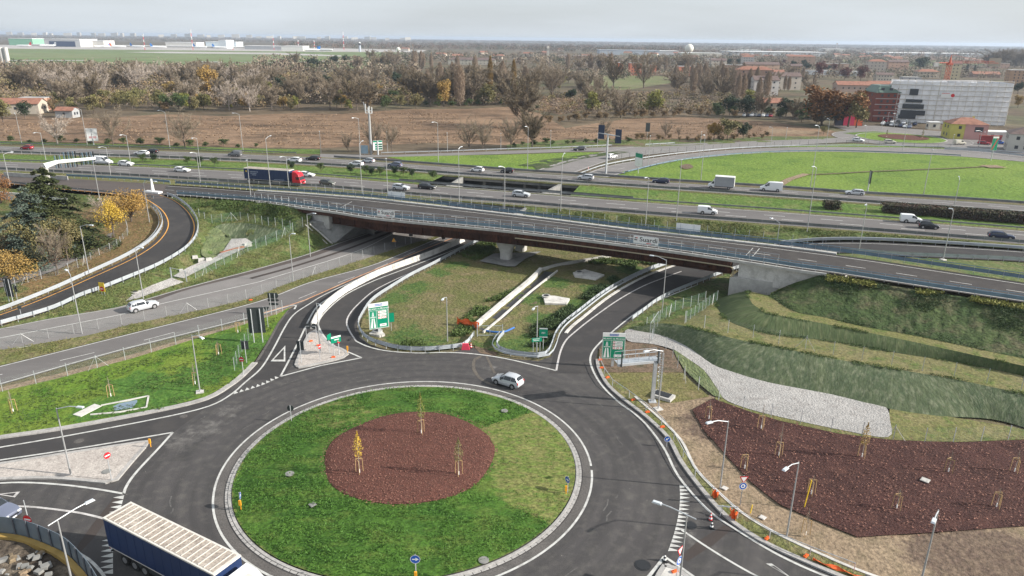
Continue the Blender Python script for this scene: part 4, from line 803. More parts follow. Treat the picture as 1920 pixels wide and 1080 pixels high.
guardrail(up(cr(NP([(715, 290), (850, 286), (960, 282), (1060, 279), (1147, 275)]), 4), .1), 'pale guardrail behind the exit road in front of the brown field', 'w', 'rail_n', 4, 1)
guardrail(up(cr(NP([(1210, 274), (1265, 271)]), 4), .1), 'short pale guardrail beside the collector road', 'w', 'rail_n', 3, 1)
guardrail(up(cr(NP([(1770, 283), (1840, 287), (1930, 297), (2050, 310)]), 4), .2), 'pale grey barrier between the connector road and the right edge of the photo', 'tri', 'rail_n', 4, 1)
# concrete barrier blocks
JB = resamp(cr(PL([(585, 617), (594, 598), (610, 577), (634, 557), (657, 542), (706, 517), (751, 500), (811, 478), (870, 452)]), 6), 17)
JP = [(-.32, 0), (-.3, .12), (-.13, .35), (-.1, 1.05), (.1, 1.05), (.13, .35), (.3, .12), (.32, 0)]
ordn = ['first', 'second', 'third', 'fourth', 'fifth', 'sixth', 'seventh', 'eighth', 'ninth', 'tenth', 'eleventh', 'twelfth', 'thirteenth', 'fourteenth', 'fifteenth', 'sixteenth', 'seventeenth', 'eighteenth', 'nineteenth', 'twentieth']
for i in range(16):
    a, b = JB[i], JB[i + 1]; m_ = a.lerp(b, .5); mb = MB(); d = (b - a) * .487; mb.extrude([-d, d], JP, closed=True)
    o2 = mb.build('concrete_barrier', M['conc_w'], None, m_); tag(o2, f'white concrete barrier block, {ordn[i]} from the traffic island end of the row', 'concrete barrier', 'concrete barrier row between the two left ramps')
# channel wall, ditch and slabs in the middle field
o = thing('drainage_channel', 'concrete-walled drainage channel running up the field between the ramps', 'channel', P(892, 620))
cw = cr(PL([(892, 618), (930, 585), (962, 558), (990, 535), (1008, 518), (1016, 509)]), 4); inv = -P(892, 620)
mb = MB(); mb.extrude([p + inv for p in cw], [(-.1, -.1), (-.1, .75), (.55, .75), (.55, -.1)], closed=True); mb.build('wall', M['conc_w'], o)
cw3 = cr(PL([(1018, 508), (1045, 500), (1072, 495), (1120, 487), (1165, 478)]), 4)
mb = MB(); mb.extrude([p + inv for p in cw3], [(-.1, -.1), (-.1, .5), (.45, .5), (.45, -.1)], closed=True); mb.build('wall', M['conc'], o)
mb = MB(); mb.extrude([p + inv for p in off(cw, -1.4)], [(-.9, .10), (.9, .10)]); mb.build('channel_bed', M['black'], o)
mb = MB(); mb.extrude([p + inv for p in cr(PL([(906, 626), (935, 602), (962, 578), (990, 553), (1015, 533), (1045, 510)]), 4)], [(-.12, 0), (-.12, .4), (.12, .4), (.12, 0)], closed=True); mb.build('wall', M['conc_w'], o)
def slab(pl, hole, label):
    g = P(*pl[0]); mb = MB(); mb.prism([P(*q) - g for q in pl][::-1], -.05, .35); o3 = thing('manhole_slab', label, 'manhole slab', g); mb.build('slab', M['conc_w'], o3)
    mb = MB(); h = P(*hole) - g; mb.cyl((h.x, h.y, .45), .75, .3, 18); mb.build('collar', M['conc'], o3); mb = MB(); mb.cyl((h.x, h.y, .62), .45, .05, 18); mb.build('cover', M['black'], o3)
slab([(1022, 572), (1062, 573), (1068, 563), (1040, 558), (1018, 557)], (1024, 560), 'pale concrete manhole slab on the brown soil in the middle field')
slab([(1078, 521), (1117, 527), (1133, 518), (1096, 508), (1074, 514)], (1086, 515), 'pale concrete manhole slab in the shade near the overpass')
slab([(692, 629), (712, 633), (722, 630), (708, 618)], (708, 626), 'concrete foundation under the large motorway sign at the left ramp')
slab([(205 + 40, 555), (250, 558), (262, 552), (258, 548)], (255, 552), 'small concrete slab beside the gravel track')
# lined basin left lawn
o = thing('culvert_outlet', 'blue-grey lined concrete culvert mouth set in the left lawn', 'culvert', P(165, 780))
gI = -P(165, 780)
mb = MB(); mb.prism([P(*q) + gI for q in [(137, 780), (152, 784), (191, 764), (178, 760)]], -.05, .22); mb.build('cap_slab', M['conc_w'], o)
fl = [P(*q) + gI for q in [(165, 779), (262, 765), (272, 765), (276, 748), (190, 765)]]
mb = MB(); mb.add([v + Vector((0, 0, .14)) for v in fl], [tuple(range(5))]); mb.build('lining', flat('basin_lining', (.17, .235, .3), .5, var=.1, vscale=1), o)
mb = MB(); mb.extrude([P(*q) + gI for q in [(190, 763), (240, 753), (279, 745)]], [(-.1, -.1), (-.1, .26), (.1, .26), (.1, -.1)], closed=True); mb.extrude([P(*q) + gI for q in [(279, 745), (275, 766), (225, 775), (170, 780)]], [(-.1, -.1), (-.1, .24), (.1, .24), (.1, -.1)], closed=True); mb.build('rim_wall', M['conc_w'], o)
# == fences
def ribbon_uv(path, h, z0=.05):
    s = plen(path); vs = []; fs = []
    for p in path: vs += [p + Vector((0, 0, z0)), p + Vector((0, 0, h))]
    for i in range(len(path) - 1): fs.append((2 * i, 2 * i + 2, 2 * i + 3, 2 * i + 1))
    me = bpy.data.meshes.new('wire_mesh'); me.from_pydata([tuple(v) for v in vs], [], fs); uv = me.uv_layers.new(name='UVMap')
    for i in range(len(path) - 1):
        for k, (u, v) in enumerate(((s[i], z0), (s[i + 1], z0), (s[i + 1], h), (s[i], h))): uv.data[i * 4 + k].uv = (u, v)
    return me
def fence(pl, label, h=2.0, sp=3.0, wire='wire', pmat='metal', braces=(), name='wire_fence', toprail=False, w_=.06):
    o = thing(name, label, 'fence', pl[0]); inv = -Vector(pl[0]); q = [p + inv for p in pl]; ps = step(q, sp)
    if wire: me = ribbon_uv(ps, h * .97); me.materials.append(M[wire]); inst('wire_mesh', me, o)
    pm = post_mesh(h, pmat, w_, w_)
    for i in range(min(len(ps), 100)): t = nrm(ps, i); inst('post', pm, o, ps[i], (0, 0, math.atan2(t.y, t.x)))
    if toprail: mb = MB(); mb.tube(up(ps, h), .035, 5); mb.build('top_rail', M[pmat], o)
    for b in braces:
        i = int(b * (len(ps) - 1)); p = ps[i]; t = nrm(ps, i); t = Vector((t.y, -t.x, 0)); mb = MB()
        for sg in (1, -1): mb.tube([p + Vector((0, 0, h * .9)), p + t * sg * 1.3 - nrm(ps, i) * .3 + Vector((0, 0, .05))], .022, 4)
        mb.build('brace', M['pole'], o)
    return o
fence(cr(PL([(-60, 663), (0, 651), (155, 623), (240, 606), (400, 574), (480, 554), (627, 501), (720, 470), (830, 434)]), 4), 'thin dark wire fence on the shoulder between the two slip roads', 1.6, 3.2, 'wire', 'pole', (.1, .33, .62))
fence(cr(PL([(-60, 750), (0, 737), (105, 713), (250, 672), (375, 633), (450, 612), (478, 603), (530, 585)]), 4), 'pale wire fence along the top of the left lawn', 2.0, 3.6, 'wire', 'rail_n', (.35,))
fence(PL([(457, 704), (440, 696), (452, 665), (478, 620)]), 'short green wire fence behind the tall sign backs', 2.0, 2.0, 'wire_g', 'metal')
zg3 = lambda l: [drape(a, b, zG, 1.5) for a, b in l]; zl3 = lambda l: [drape(a, b, zL, 1.5) for a, b in l]
fence(cr(zg3([(10, 548), (36, 536), (79, 523), (126, 512), (154, 498), (178, 487), (200, 476), (220, 465), (232, 454), (241, 440), (237, 424)]), 3), 'old wire fence between the footpath and the loop road', 1.8, 2.2, 'wire', 'metal', (.15, .4))
fence(zg3([(44, 494), (70, 488), (95, 477)]), 'low green mesh fence in front of the garden bushes', 1.7, 2.0, 'wire_g', 'metal')
fence(zg3([(119, 470), (135, 460), (143, 449)]), 'short grey mesh fence beside the leaf-covered path edge', 1.7, 2.0, 'wire', 'metal')
fence(cr(zl3([(367, 522), (382, 516), (410, 503), (435, 488), (459, 476), (483, 466), (507, 457), (528, 447), (547, 437), (568, 425)]), 3), 'green wire fence climbing along the near side of the gravel basin', 2.1, 2.4, 'wire_g', 'rail_n', (.1, .45, .9))
fence(cr(zl3([(374, 408), (398, 419), (443, 413), (476, 419), (508, 424), (532, 427), (545, 431)]), 3), 'wire fence on the bench above the gravel basin', 2.0, 2.0, 'wire_g', 'rail_n', (.35,))
fence(zl3([(322, 522), (350, 528)]), 'grey steel gate closing the gravel track', 2.0, 4.4, 'wire', 'rail_n', name='gate', toprail=True, w_=.16)
fence(cr(PL([(1222, 640), (1252, 658), (1267, 687), (1285, 717), (1304, 730), (1325, 742), (1355, 756), (1400, 772), (1460, 788), (1497, 796), (1537, 806), (1579, 816), (1660, 824), (1703, 831), (1747, 832), (1786, 831), (1824, 830), (1862, 828), (1904, 826), (1990, 822)]), 3), 'wire fence between the bark mulch field and the gravel bed', 2.0, 3.2, 'wire', 'metal', (.25, .42, .72))
bf = cr(px3([(1284, 606, 1.7), (1314, 614, 2.0), (1342, 619, Z1), (1374, 626, Z1), (1405, 632, Z1), (1436, 639, Z1), (1466, 645, Z1), (1532, 659, Z1), (1602, 673, Z1), (1675, 685, Z1), (1751, 700, Z1), (1834, 715, Z1), (1919, 733, Z1), (2050, 760, Z1)]), 3)
fence(bf, 'long wire fence standing on the lower grass terrace', 2.0, 3.6, 'wire', 'metal', (.42,))
fence(px3([(1286, 606, 1.6), (1310, 590, 1.3), (1330, 575, 1.0), (1344, 566, .9)]), 'green wire fence climbing from the terrace to the bridge abutment', 2.0, 1.8, 'wire_g', 'metal', (.95,))
fence(px3([(1212, 616, .2), (1250, 595, .5), (1266, 583, .5), (1295, 575, .6), (1322, 566, .7)]), 'wire fence on the grass beside the outer guardrail of the right ramp', 1.9, 1.8, 'wire_g', 'metal', (.55,))
fence(px3([(1217, 645, .1), (1232, 622, .1)]), 'tall narrow steel mesh panel behind the sign gantry', 3.3, 2.6, 'wire', 'rail_n', name='mesh_panel', toprail=True)
fence(cr(PL([(1123, 682), (1128, 694), (1140, 716), (1160, 737), (1188, 752), (1212, 772), (1238, 795), (1261, 824), (1279, 858), (1302, 895), (1334, 929), (1380, 972), (1437, 1010), (1508, 1040), (1600, 1075)]), 3), 'temporary site fence of thin cables along the right kerb', 1.05, 3.6, 'wire', 'metal', toprail=True, name='temporary_fence')
fence(up(cr(NP([(1150, 301), (1240, 289), (1330, 282), (1440, 276), (1530, 272), (1600, 272), (1700, 277), (1780, 281)]), 3), .15), 'dark wire fence between the connector road and the collector road', 1.8, 4, 'wire', 'signback')
def sub(pl, xa_, xb_): return [p for p in pl if xa_ <= p.x <= xb_]
fence(off(sub(DS, P(480, 379, 6).x, P(1460, 499, 7).x), -.25, .15), 'tall railing of thin posts on the near edge of the overpass', 2.0, 2.3, None, 'rail_n', name='bridge_railing', toprail=True)
fence(off(sub(DN, P(580, 363, 7).x, P(1560, 474, 7).x), .25, .13), 'tall railing of thin posts on the far edge of the overpass', 2.2, 2.5, None, 'rail_n', name='bridge_railing', toprail=False)
# field gate
o = thing('field_gate', 'tubular steel gate across the muddy track into the middle field', 'gate', P(895, 632)); g0_, g1_ = Vector((0, 0, 0)), P(942, 632) - P(895, 632)
mb = MB(); mb.tube([g0_, g0_ + Vector((0, 0, 2.2))], .07); mb.tube([g1_, g1_ + Vector((0, 0, 2.0))], .07); mb.build('gate_post', M['rail_n'], o)
mb = MB(); u_ = Vector((0, 0, 1))
for z in (.3, 1.8): mb.tube([g0_ + u_ * z, g1_ + u_ * z], .04)
mm_ = g0_.lerp(g1_, .5); mb.tube([mm_ + u_ * .3, mm_ + u_ * 1.8], .04); mb.build('gate_frame', M['rail_n'], o)
me = ribbon_uv([g0_, g1_], 1.8, .3); me.materials.append(M['wire']); inst('wire_mesh', me, o)
mb = MB(); mb.tube(up(cr(PL([(908, 622), (925, 625), (945, 625), (964, 617)]), 6), .25), .14, 8); o2 = mb.build('hose', flat('blue_hose', (.02, .13, .42), .5)); tag(o2, 'blue hose lying across the grass behind the field gate', 'hose')
# retaining panels at the far left
def panelwall(a, b, h, label, mat, z=0):
    A, B = a, b; d = B - A; o = thing('panel_wall', label, 'wall', A, 0); mb = MB(); L = d.length; n = max(2, int(L / 2.4)); rz = math.atan2(d.y, d.x)
    for i in range(n): c = A.lerp(B, (i + .5) / n) - A; mb.box((c.x, c.y, c.z + h / 2), (L / n - .04, .18, h), rz)
    mb.build('panel', M[mat], o); mb = MB(); mb.extrude([Vector((0, 0, 0)), d], [(-.13, h), (-.13, h + .1), (.13, h + .1), (.13, h)], closed=True); mb.build('coping', M[mat], o)
panelwall(P(-40, 369, 3.4), P(128, 384, 3.4), 1.7, 'white concrete panel wall at the edge of the garden, far left', 'white')
panelwall(P(8, 330, ZM), P(128, 338, ZM), 1.0, 'long low grey concrete wall between the motorway and the upper ramp road', 'conc')
# hoarding bottom left
hb = PL([(-40, 1002), (0, 1006), (33, 1009), (58, 1015), (80, 1023), (101, 1032), (122, 1042), (137, 1053), (151, 1067), (166, 1084), (180, 1104), (195, 1130)]); o = thing('site_hoarding', 'blue-grey sheet hoarding curving round the demolition site', 'hoarding', hb[1])
inv = -hb[1]; hoard = flat('hoarding_sheet', (.16, .2, .24), .5, .2, var=.12, vscale=1.2); hp = flat('hoarding_post', (.1, .11, .13), .6)
for i in range(len(hb) - 1):
    mb = MB(); mb.extrude([hb[i] + inv, hb[i + 1] + inv], [(-.02, .35), (-.02, 2.15), (.02, 2.15), (.02, .35)], closed=True); mb.build('panel', hoard, o)
    mb = MB(); p = hb[i] + inv; mb.box((p.x, p.y - .1, 1.12), (.1, .1, 2.25)); mb.build('post', hp, o)
mb = MB(); mb.extrude([p + inv for p in off(hb, -.35)], [(-.25, 0), (-.25, .5), (.25, .5), (.25, 0)], closed=True); mb.build('ochre_base', flat('ochre_board', (.38, .25, .07), .7, var=.15, vscale=1), o)
# == lamp posts
def lamp(bx, by, tx, ty, label, head=None, z=0.0, group=None, r=.09, tail=False, base=False, thick=1.0):
    B = P(bx, by, z); lo, hi = .5, 30.0
    for _ in range(30):
        m_ = (lo + hi) / 2
        if proj(B + Vector((0, 0, m_)))[1] > ty: lo = m_
        else: hi = m_
    h = lo; o = thing('street_lamp', label, 'street lamp', B, 0, group); mb = MB(); k = r * thick
    mb.tube([(0, 0, 0), (0, 0, h * .5), (0, 0, h)], [k, k * .8, k * .55], 8); mb.build('pole', M['pole'], o)
    if head:
        H = P(head[0], head[1], z + h + .35) - B; d = Vector((H.x, H.y, 0)); L = d.length
        if L > 3.5: H = Vector((d.x / L * 3.5, d.y / L * 3.5, h + .3)); d = Vector((H.x, H.y, 0)); L = 3.5
        if L < .4: d = Vector((-.5, -.2, 0)); H = Vector((d.x, d.y, h + .2)); L = d.length
        u = d.normalized(); mb = MB(); st = Vector((0, 0, h)) - (u * .7 if tail else Vector((0, 0, .1)))
        mb.tube([st, Vector((0, 0, h)) + (H - Vector((0, 0, h))) * .55 + Vector((0, 0, .12)), H - u * .35], k * .5, 6); mb.build('arm', M['metal'], o)
        mb = MB(); mb.box((H.x, H.y, H.z), (.75, .3, .12), math.atan2(u.y, u.x), taper=.8); mb.build('lamp_head', M['led'], o)
    else: mb = MB(); mb.box((0, -.15, h), (.28, .6, .1)); mb.build('lamp_head', M['led'], o)
    if base: mb = MB(); mb.box((0, 0, -.1 if base is True else base), (.9, .9, .6), .4); mb.build('footing', M['conc_w'], o)
    return o
near = [
 (133, 890, 105, 765, (150, 763), .14, 'grey street lamp standing on the cobbled island at the left', {}),
 (139, 1108, 108, 977, (168, 940), 0, 'grey street lamp with long arm behind the blue-grey hoarding, bottom left', dict(tail=True)),
 (375, 735, 361, 628, (378, 633), .13, 'grey street lamp on a round footing in the left lawn', dict(base=-.2)),
 (601, 662, 594, 568, (601, 573), .15, 'grey street lamp on the small paved island beside the concrete barriers', {}),
 (839, 640, 836, 557, (830, 561), .05, 'small street lamp in the middle field right of the motorway sign', {}),
 (1006, 662, 1007, 573, (1000, 579), .05, 'street lamp behind the two small green signs in the middle field', {}),
 (1241, 589, 1247, 487, (1222, 479), .1, 'street lamp outside the right ramp with its head over the road', {}),
 (1234, 767, 1243, 657, (1212, 658), .1, 'street lamp directly right of the empty sign gantry', dict(base=-.2)),
 (1350, 916, 1368, 789, (1330, 792), .1, 'street lamp on bare soil left of the give-way sign', dict(tail=False)),
 (1475, 1005, 1498, 866, (1473, 879), .1, 'street lamp between the soil verge and the bark mulch field', {}),
 (1722, 1110, 1757, 956, (1751, 976), .1, 'street lamp at the lower right beside the dark soil patch', {}),
 (1268, 1150, 1285, 968, (1232, 942), .0, 'tall street lamp in the foreground behind the row of white give-way teeth', dict(tail=True)),
 (154, 626, 133, 514, (124, 506), 0, 'grey street lamp on the shoulder left of the silver car', {}),
 (269, 560, 255, 466, (265, 464), .4, 'grey street lamp between the loop road and the slip road', {}),
 (167, 513, 150, 424, (171, 422), 1.9, 'grey street lamp between the footpath fence and the loop road', {}),
 (550, 527, 542, 441, (550, 438), 0, 'grey street lamp on the shoulder near the wire fence left of the overpass', {}),
 (582, 481, 576, 402, (589, 400), 0, 'grey street lamp in front of the left abutment wall', {}),
 (281, 421, 269, 342, (290, 340), 3.4, 'grey street lamp inside the loop road behind the yellow tree', dict(base=-.1)),
 (187, 374, 176, 304, (190, 300), 4.3, 'grey street lamp beside the top of the dark cedar', dict(base=-.1)),
 (472, 384, 463, 300, None, 5.0, 'grey street lamp on a concrete block beside the start of the overpass', dict(base=-.3)),
 (1457, 453, 1461, 417, (1446, 409), 4.5, 'street lamp on the weedy slope behind the overpass railing', {}),
 (1609, 478, 1625, 382, (1623, 384), 4.0, 'street lamp between the overpass and the ramp joining the motorway', {}),
 (1768, 487, 1787, 395, (1783, 391), 4.8, 'street lamp at the near edge of the ramp at the far right', dict(base=-.2))]
for bx, by, tx, ty, hd, z, lb, kw in near: lamp(bx, by, tx, ty, lb, hd, z, 'street lamps around the junction', **kw)
mot = [(19, 348, 8, 289, (22, 285)), (86, 300, 75, 249, (64, 249)), (164, 273, 152, 205, (140, 203)), (208, 330, 199, 276, (186, 276)), (41, 270, 31, 215, (27, 212)), (245, 306, 236, 254, (226, 253)), (319, 279, 310, 210, (297, 207)), (376, 314, 370, 259, (360, 259)), (376, 344, 369, 287, (358, 286)),
 (456, 284, 449, 214, (437, 212)), (507, 351, 497, 260, (510, 253)), (542, 357, 537, 294, (526, 294)), (602, 287, 600, 246, None), (676, 292, 672, 222, (661, 221)), (679, 364, 672, 270, (681, 263)), (727, 365, 724, 297, None), (727, 287, 726, 247, None), (822, 304, 819, 230, (811, 229)),
 (839, 285, 839, 249, None), (861, 382, 859, 279, (865, 275)), (946, 396, 946, 314, (937, 312)), (939, 281, 939, 250, None), (989, 317, 989, 239, (986, 237)), (1032, 278, 1032, 245, None), (1051, 396, 1054, 294, (1059, 286)), (1120, 276, 1121, 250, None), (1215, 313, 1218, 254, None),
 (1210, 424, 1216, 334, (1210, 333)), (1268, 414, 1277, 299, None), (1311, 293, 1315, 247, None), (1314, 338, 1321, 255, (1320, 253)), (1445, 274, 1447, 240, (1444, 238)), (1473, 262, 1476, 239, None), (1513, 434, 1527, 315, (1525, 312)), (1519, 354, 1533, 237, (1530, 235)), (1547, 284, 1555, 225, (1552, 222)),
 (1620, 271, 1624, 236, (1622, 235)), (1691, 287, 1702, 227, (1700, 224)), (1731, 367, 1747, 280, None), (1760, 249, 1762, 228, None), (1784, 277, 1789, 252, None), (1786, 400, 1801, 338, (1797, 328)), (1834, 278, 1839, 246, (1830, 245)), (1676, 240, 1680, 214, (1676, 213)), (1663, 233, 1666, 211, None), (1652, 246, 1655, 220, None)]
def ordw(i):
    tens = {2: 'twent', 3: 'thirt', 4: 'fort', 5: 'fift', 6: 'sixt', 7: 'sevent', 8: 'eight', 9: 'ninet', 10: 'hundr'}
    if i < 20: return ordn[i]
    n = i + 1; return (tens[n // 10] + 'ieth') if n % 10 == 0 else (tens[n // 10] + 'y-' + ordn[n % 10 - 1])
for i, (bx, by, tx, ty, hd) in enumerate(sorted(mot)):
    z = ZM if by > 296 or bx < 500 else ZN
    lamp(bx, by, tx, ty, f'slim grey motorway lamp post, {ordw(i)} from the left', hd, z, 'lamp posts along the motorway', thick=1.15)
# == signs
def text_mesh(s, size, mat, parent, loc, rot, align='CENTER', sx=1.0, name='lettering', bold=0.0):
    cu = bpy.data.curves.new('txt', 'FONT'); cu.body = s; cu.size = size; cu.align_x = align; cu.align_y = 'CENTER'; cu.offset = bold; cu.resolution_u = 3
    t = bpy.data.objects.new('txt', cu); COL.objects.link(t); dg = bpy.context.evaluated_depsgraph_get(); me = bpy.data.meshes.new_from_object(t.evaluated_get(dg)); me.materials.clear(); me.materials.append(mat)
    bpy.data.objects.remove(t); bpy.data.curves.remove(cu)
    o = inst(name, me, parent, loc, rot); o.scale = (sx, 1, 1); return o
FR = (R(90), 0, 0)     # text facing -Y in the sign's own space
def rect(mb, x, z, w_, h, y=0.0, mi=0): mb.add([(x - w_ / 2, y, z - h / 2), (x + w_ / 2, y, z - h / 2), (x + w_ / 2, y, z + h / 2), (x - w_ / 2, y, z + h / 2)], [(0, 1, 2, 3)], mi)
def disc(mb, x, z, r, y=0.0, mi=0, n=20): mb.add([(x + r * math.cos(2 * math.pi * k / n), y, z + r * math.sin(2 * math.pi * k / n)) for k in range(n)], [tuple(range(n))], mi)
def ringd(mb, x, z, r, r2, y=0.0, mi=0, n=20):
    vs = [(x + q * math.cos(2 * math.pi * k / n), y, z + q * math.sin(2 * math.pi * k / n)) for q in (r, r2) for k in range(n)]; mb.add(vs, [(k, (k + 1) % n, n + (k + 1) % n, n + k) for k in range(n)], mi)
def motorway_sign(px, rz, w_, h, z0, label, pw=.35):
    o = thing('motorway_sign', label, 'road sign', P(*px), rz); mb = MB(); mb.box((0, .12, (z0 + h * .5) / 2), (pw, .25, z0 + h * .5)); mb.build('column', M['metal'], o)
    mb = MB(); mb.box((0, -.06, z0 + h / 2), (w_, .08, h)); mb.build('panel', M['white'], o); F = -.105
    mb = MB(); rect(mb, 0, z0 + h * .43, w_ * .97, h * .84, F); mb.build('green_field', M['green_s'], o)
    mb = MB(); rect(mb, 0, z0 + h * .715, w_ * .93, .035, F - .005); rect(mb, -w_ * .12, z0 + h * .36, .04, h * .69, F - .005)
    for x in (-.465, .465): rect(mb, w_ * x, z0 + h * .37, .035, h * .70, F - .005)
    rect(mb, 0, z0 + h * .025, w_ * .93, .035, F - .005); c = -w_ * .3
    for s in (-1, 1):
        mb.add([(c + s * w_ * .13, F - .008, z0 + h * .05), (c + s * w_ * .03, F - .008, z0 + h * .05), (c + s * w_ * .02, F - .008, z0 + h * .42), (c + s * w_ * .065, F - .008, z0 + h * .42)], [(0, 1, 2, 3)])
        mb.add([(c + s * w_ * .055, F - .008, z0 + h * .5), (c + s * w_ * .015, F - .008, z0 + h * .5), (c + s * w_ * .008, F - .008, z0 + h * .66), (c + s * w_ * .03, F - .008, z0 + h * .66)], [(0, 1, 2, 3)])
    rect(mb, c, z0 + h * .465, w_ * .27, h * .025, F - .01)
    for k, zz in enumerate((.64, .53, .42)): rect(mb, w_ * .17, z0 + h * zz, w_ * .44, h * .09, F - .008)
    rect(mb, w_ * .2, z0 + h * .12, w_ * .34, h * .1, F - .008); mb.build('white_symbols', M['white'], o)
    mb = MB()
    for xx, zz in ((.0, .64), (.0, .53), (.0, .42), (.17, .42), (.33, .42)): ringd(mb, w_ * xx + .02, z0 + h * zz, h * .042, h * .03, F - .014)
    mb.build('red_rings', M['red_s'], o)
    mb = MB()
    for zz in (.64, .53): rect(mb, w_ * .24, z0 + h * zz, w_ * .24, h * .014, F - .014)
    rect(mb, w_ * .2, z0 + h * .12, w_ * .2, h * .02, F - .014); mb.build('small_print', M['signback'], o)
    mb = MB(); rect(mb, 0, z0 + h * .95, w_ * .4, h * .025, F - .01); rect(mb, 0, z0 + h * .9, w_ * .4, h * .025, F - .01); mb.build('blue_lines', M['blue_s'], o)
    text_mesh('MILANO via Mecenate', h * .085, M['white'], o, (0, F - .01, z0 + h * .78), FR, sx=.98, bold=.004)
    return o
motorway_sign((1148, 689), R(-2), 3.05, 3.75, 1.35, 'large green and white motorway sign reading MILANO via Mecenate beside the right ramp')
motorway_sign((712, 629), R(26), 2.95, 4.0, 1.2, 'large green motorway sign reading MILANO via Mecenate at the bend of the left ramp')
def panel_sign(px, rz, w_, h, z0, label, face, back=None, posts=(0,), z=0, name='road_sign', ph=None, cat='road sign', pr=.045):
    o = thing(name, label, cat, P(*px, z), rz)
    for x in posts: mb = MB(); mb.tube([(x, .1, 0), (x, .1, ph or z0 + h * .95)], pr, 8); mb.build('post', M['metal'], o)
    mb = MB(); mb.box((0, .02, z0 + h / 2), (w_, .05, h)); mb.build('panel', M[back or 'signback'], o); mb = MB(); rect(mb, 0, z0 + h / 2, w_ * .98, h * .98, -.012); mb.build('face', M[face], o); return o
def round_sign(px, rz, r, z0, label, kind, z=0, ph=None, base=False):
    o = thing('round_sign', label, 'road sign', P(*px, z), rz); mb = MB(); mb.tube([(0, .06, 0), (0, .06, (ph or z0 + r))], .04, 8); mb.build('post', M['metal'], o)
    mb = MB(); mb.cyl((0, 0, z0), r, .04, 24, axis='y'); mb.build('disc', M['signback'], o); mb = MB(); disc(mb, 0, z0, r * .98, -.025)
    if kind == 'noentry': mb.build('face', M['red_s'], o); mb = MB(); rect(mb, 0, z0, r * 1.45, r * .34, -.03); mb.build('bar', M['white'], o)
    elif kind == 'arrow' or kind == 'arrow_down' or kind == 'round':
        mb.build('face', M['blue_s'], o); mb = MB(); ringd(mb, 0, z0, r * .99, r * .9, -.03)
        if kind == 'round':
            disc(mb, 0, z0, r * .55, -.03); mb.build('symbol', M['white'], o); mb = MB(); disc(mb, 0, z0, r * .26, -.035); mb.build('dot', M['blue_s'], o)
        else:
            a = 0 if kind == 'arrow' else R(-140); C, S_ = math.cos(a), math.sin(a); T = lambda l: [(x * C - y * S_, -.03, z0 + x * S_ + y * C) for x, y in l]
            mb.add(T([(-.6 * r, -.12 * r), (.1 * r, -.12 * r), (.1 * r, .12 * r), (-.6 * r, .12 * r)]), [(0, 1, 2, 3)]); mb.add(T([(.05 * r, -.42 * r), (.7 * r, 0), (.05 * r, .42 * r)]), [(0, 1, 2)]); mb.build('arrow', M['white'], o)
    elif kind == 'back': mb.v = []; mb.f = []
    return o
def tri_sign(px, rz, r, z0, label, z=0, back=False):
    o = thing('triangle_sign', label, 'road sign', P(*px, z), rz); mb = MB(); mb.tube([(0, .06, 0), (0, .06, z0 + r * .5)], .04, 8); mb.build('post', M['metal'], o)
    q = lambda k, y: [(k * r, y, z0 + k * .58 * r), (-k * r, y, z0 + k * .58 * r), (0, y, z0 - k * 1.15 * r)]
    mb = MB(); mb.add(q(1, .03) + q(1, -.01), [(0, 1, 2), (5, 4, 3), (0, 3, 4, 1), (1, 4, 5, 2), (2, 5, 3, 0)]); mb.build('panel', M['signback'], o)
    mb = MB(); mb.add(q(.98, -.02), [(0, 1, 2)]); mb.build('border', M['red_s'], o); mb = MB(); mb.add(q(.68, -.03), [(0, 1, 2)]); mb.build('field', M['white'], o); return o
round_sign((780, 1086), 0, .42, 2.0, 'blue round arrow sign above an orange marker at the bottom of the roundabout', 'arrow', .14)
round_sign((1250, 838), 0, .36, 1.0, 'blue round keep-left arrow sign on the right kerb near the orange fence feet', 'arrow_down')
round_sign((1388, 948), R(4), .4, 2.2, 'blue roundabout sign below a red and white give-way triangle on the soil verge', 'round', .1, ph=3.3)
tri_sign((1388, 948), R(4), .45, 3.0, 'red and white give-way triangle above the blue roundabout sign on the soil verge', .1)
round_sign((1268, 1100), R(45), .42, 2.6, 'blue roundabout sign beside the foreground lamp post at the bottom right', 'round')
tri_sign((1268, 1100), R(50), .5, 3.6, 'red and white give-way triangle beside the foreground lamp post at the bottom right')
round_sign((456, 700), R(-10), .36, 2.0, 'red no-entry sign at the tip of the left lawn below the sign backs', 'noentry', .1, ph=2.4)
round_sign((210, 900), R(60), .34, 1.8 + 1.0, 'red no-entry sign on the left cobbled island right of the lamp', 'noentry', .15)
round_sign((62, 1015), R(-10), .42, 2.3, 'red no-entry sign standing above the blue-grey hoarding', 'noentry', 0, ph=4.2)
round_sign((1063, 924), R(-55), .36, 1.5, 'blue round sign seen edge-on above an orange marker at the right side of the roundabout', 'arrow', .14)
round_sign((453, 953), R(100), .34, 1.4, 'round sign seen edge-on with orange marker at the left side of the roundabout', 'arrow', .14)
round_sign((547, 790), R(180), .38, 1.7, 'round sign seen from behind at the upper left of the roundabout', 'back', .14)
for px, nm in (((780, 1090), 'bottom of'), ((1061, 927), 'right side of'), ((452, 955), 'left side of'), ((652, 661), 'small paved island left of'), ((283, 838), 'left cobbled island beside')):
    b = P(*px, .14); mb = MB(); mb.box((0, -.08, .75), (.22, .12, .55)); mb.tube([(0, 0, 0), (0, 0, .6)], .04); o2 = mb.build('marker_post', M['amber'], None, b); tag(o2, f'orange marker post on the {nm} the roundabout', 'marker post')
round_sign((601, 675), R(70), .32, 2.0, 'red and white sign seen edge-on beside the lamp on the small paved island', 'noentry', .15)
round_sign((637, 664), R(70), .34, 2.0, 'red and white sign seen edge-on at the tip of the small paved island', 'noentry', .15)
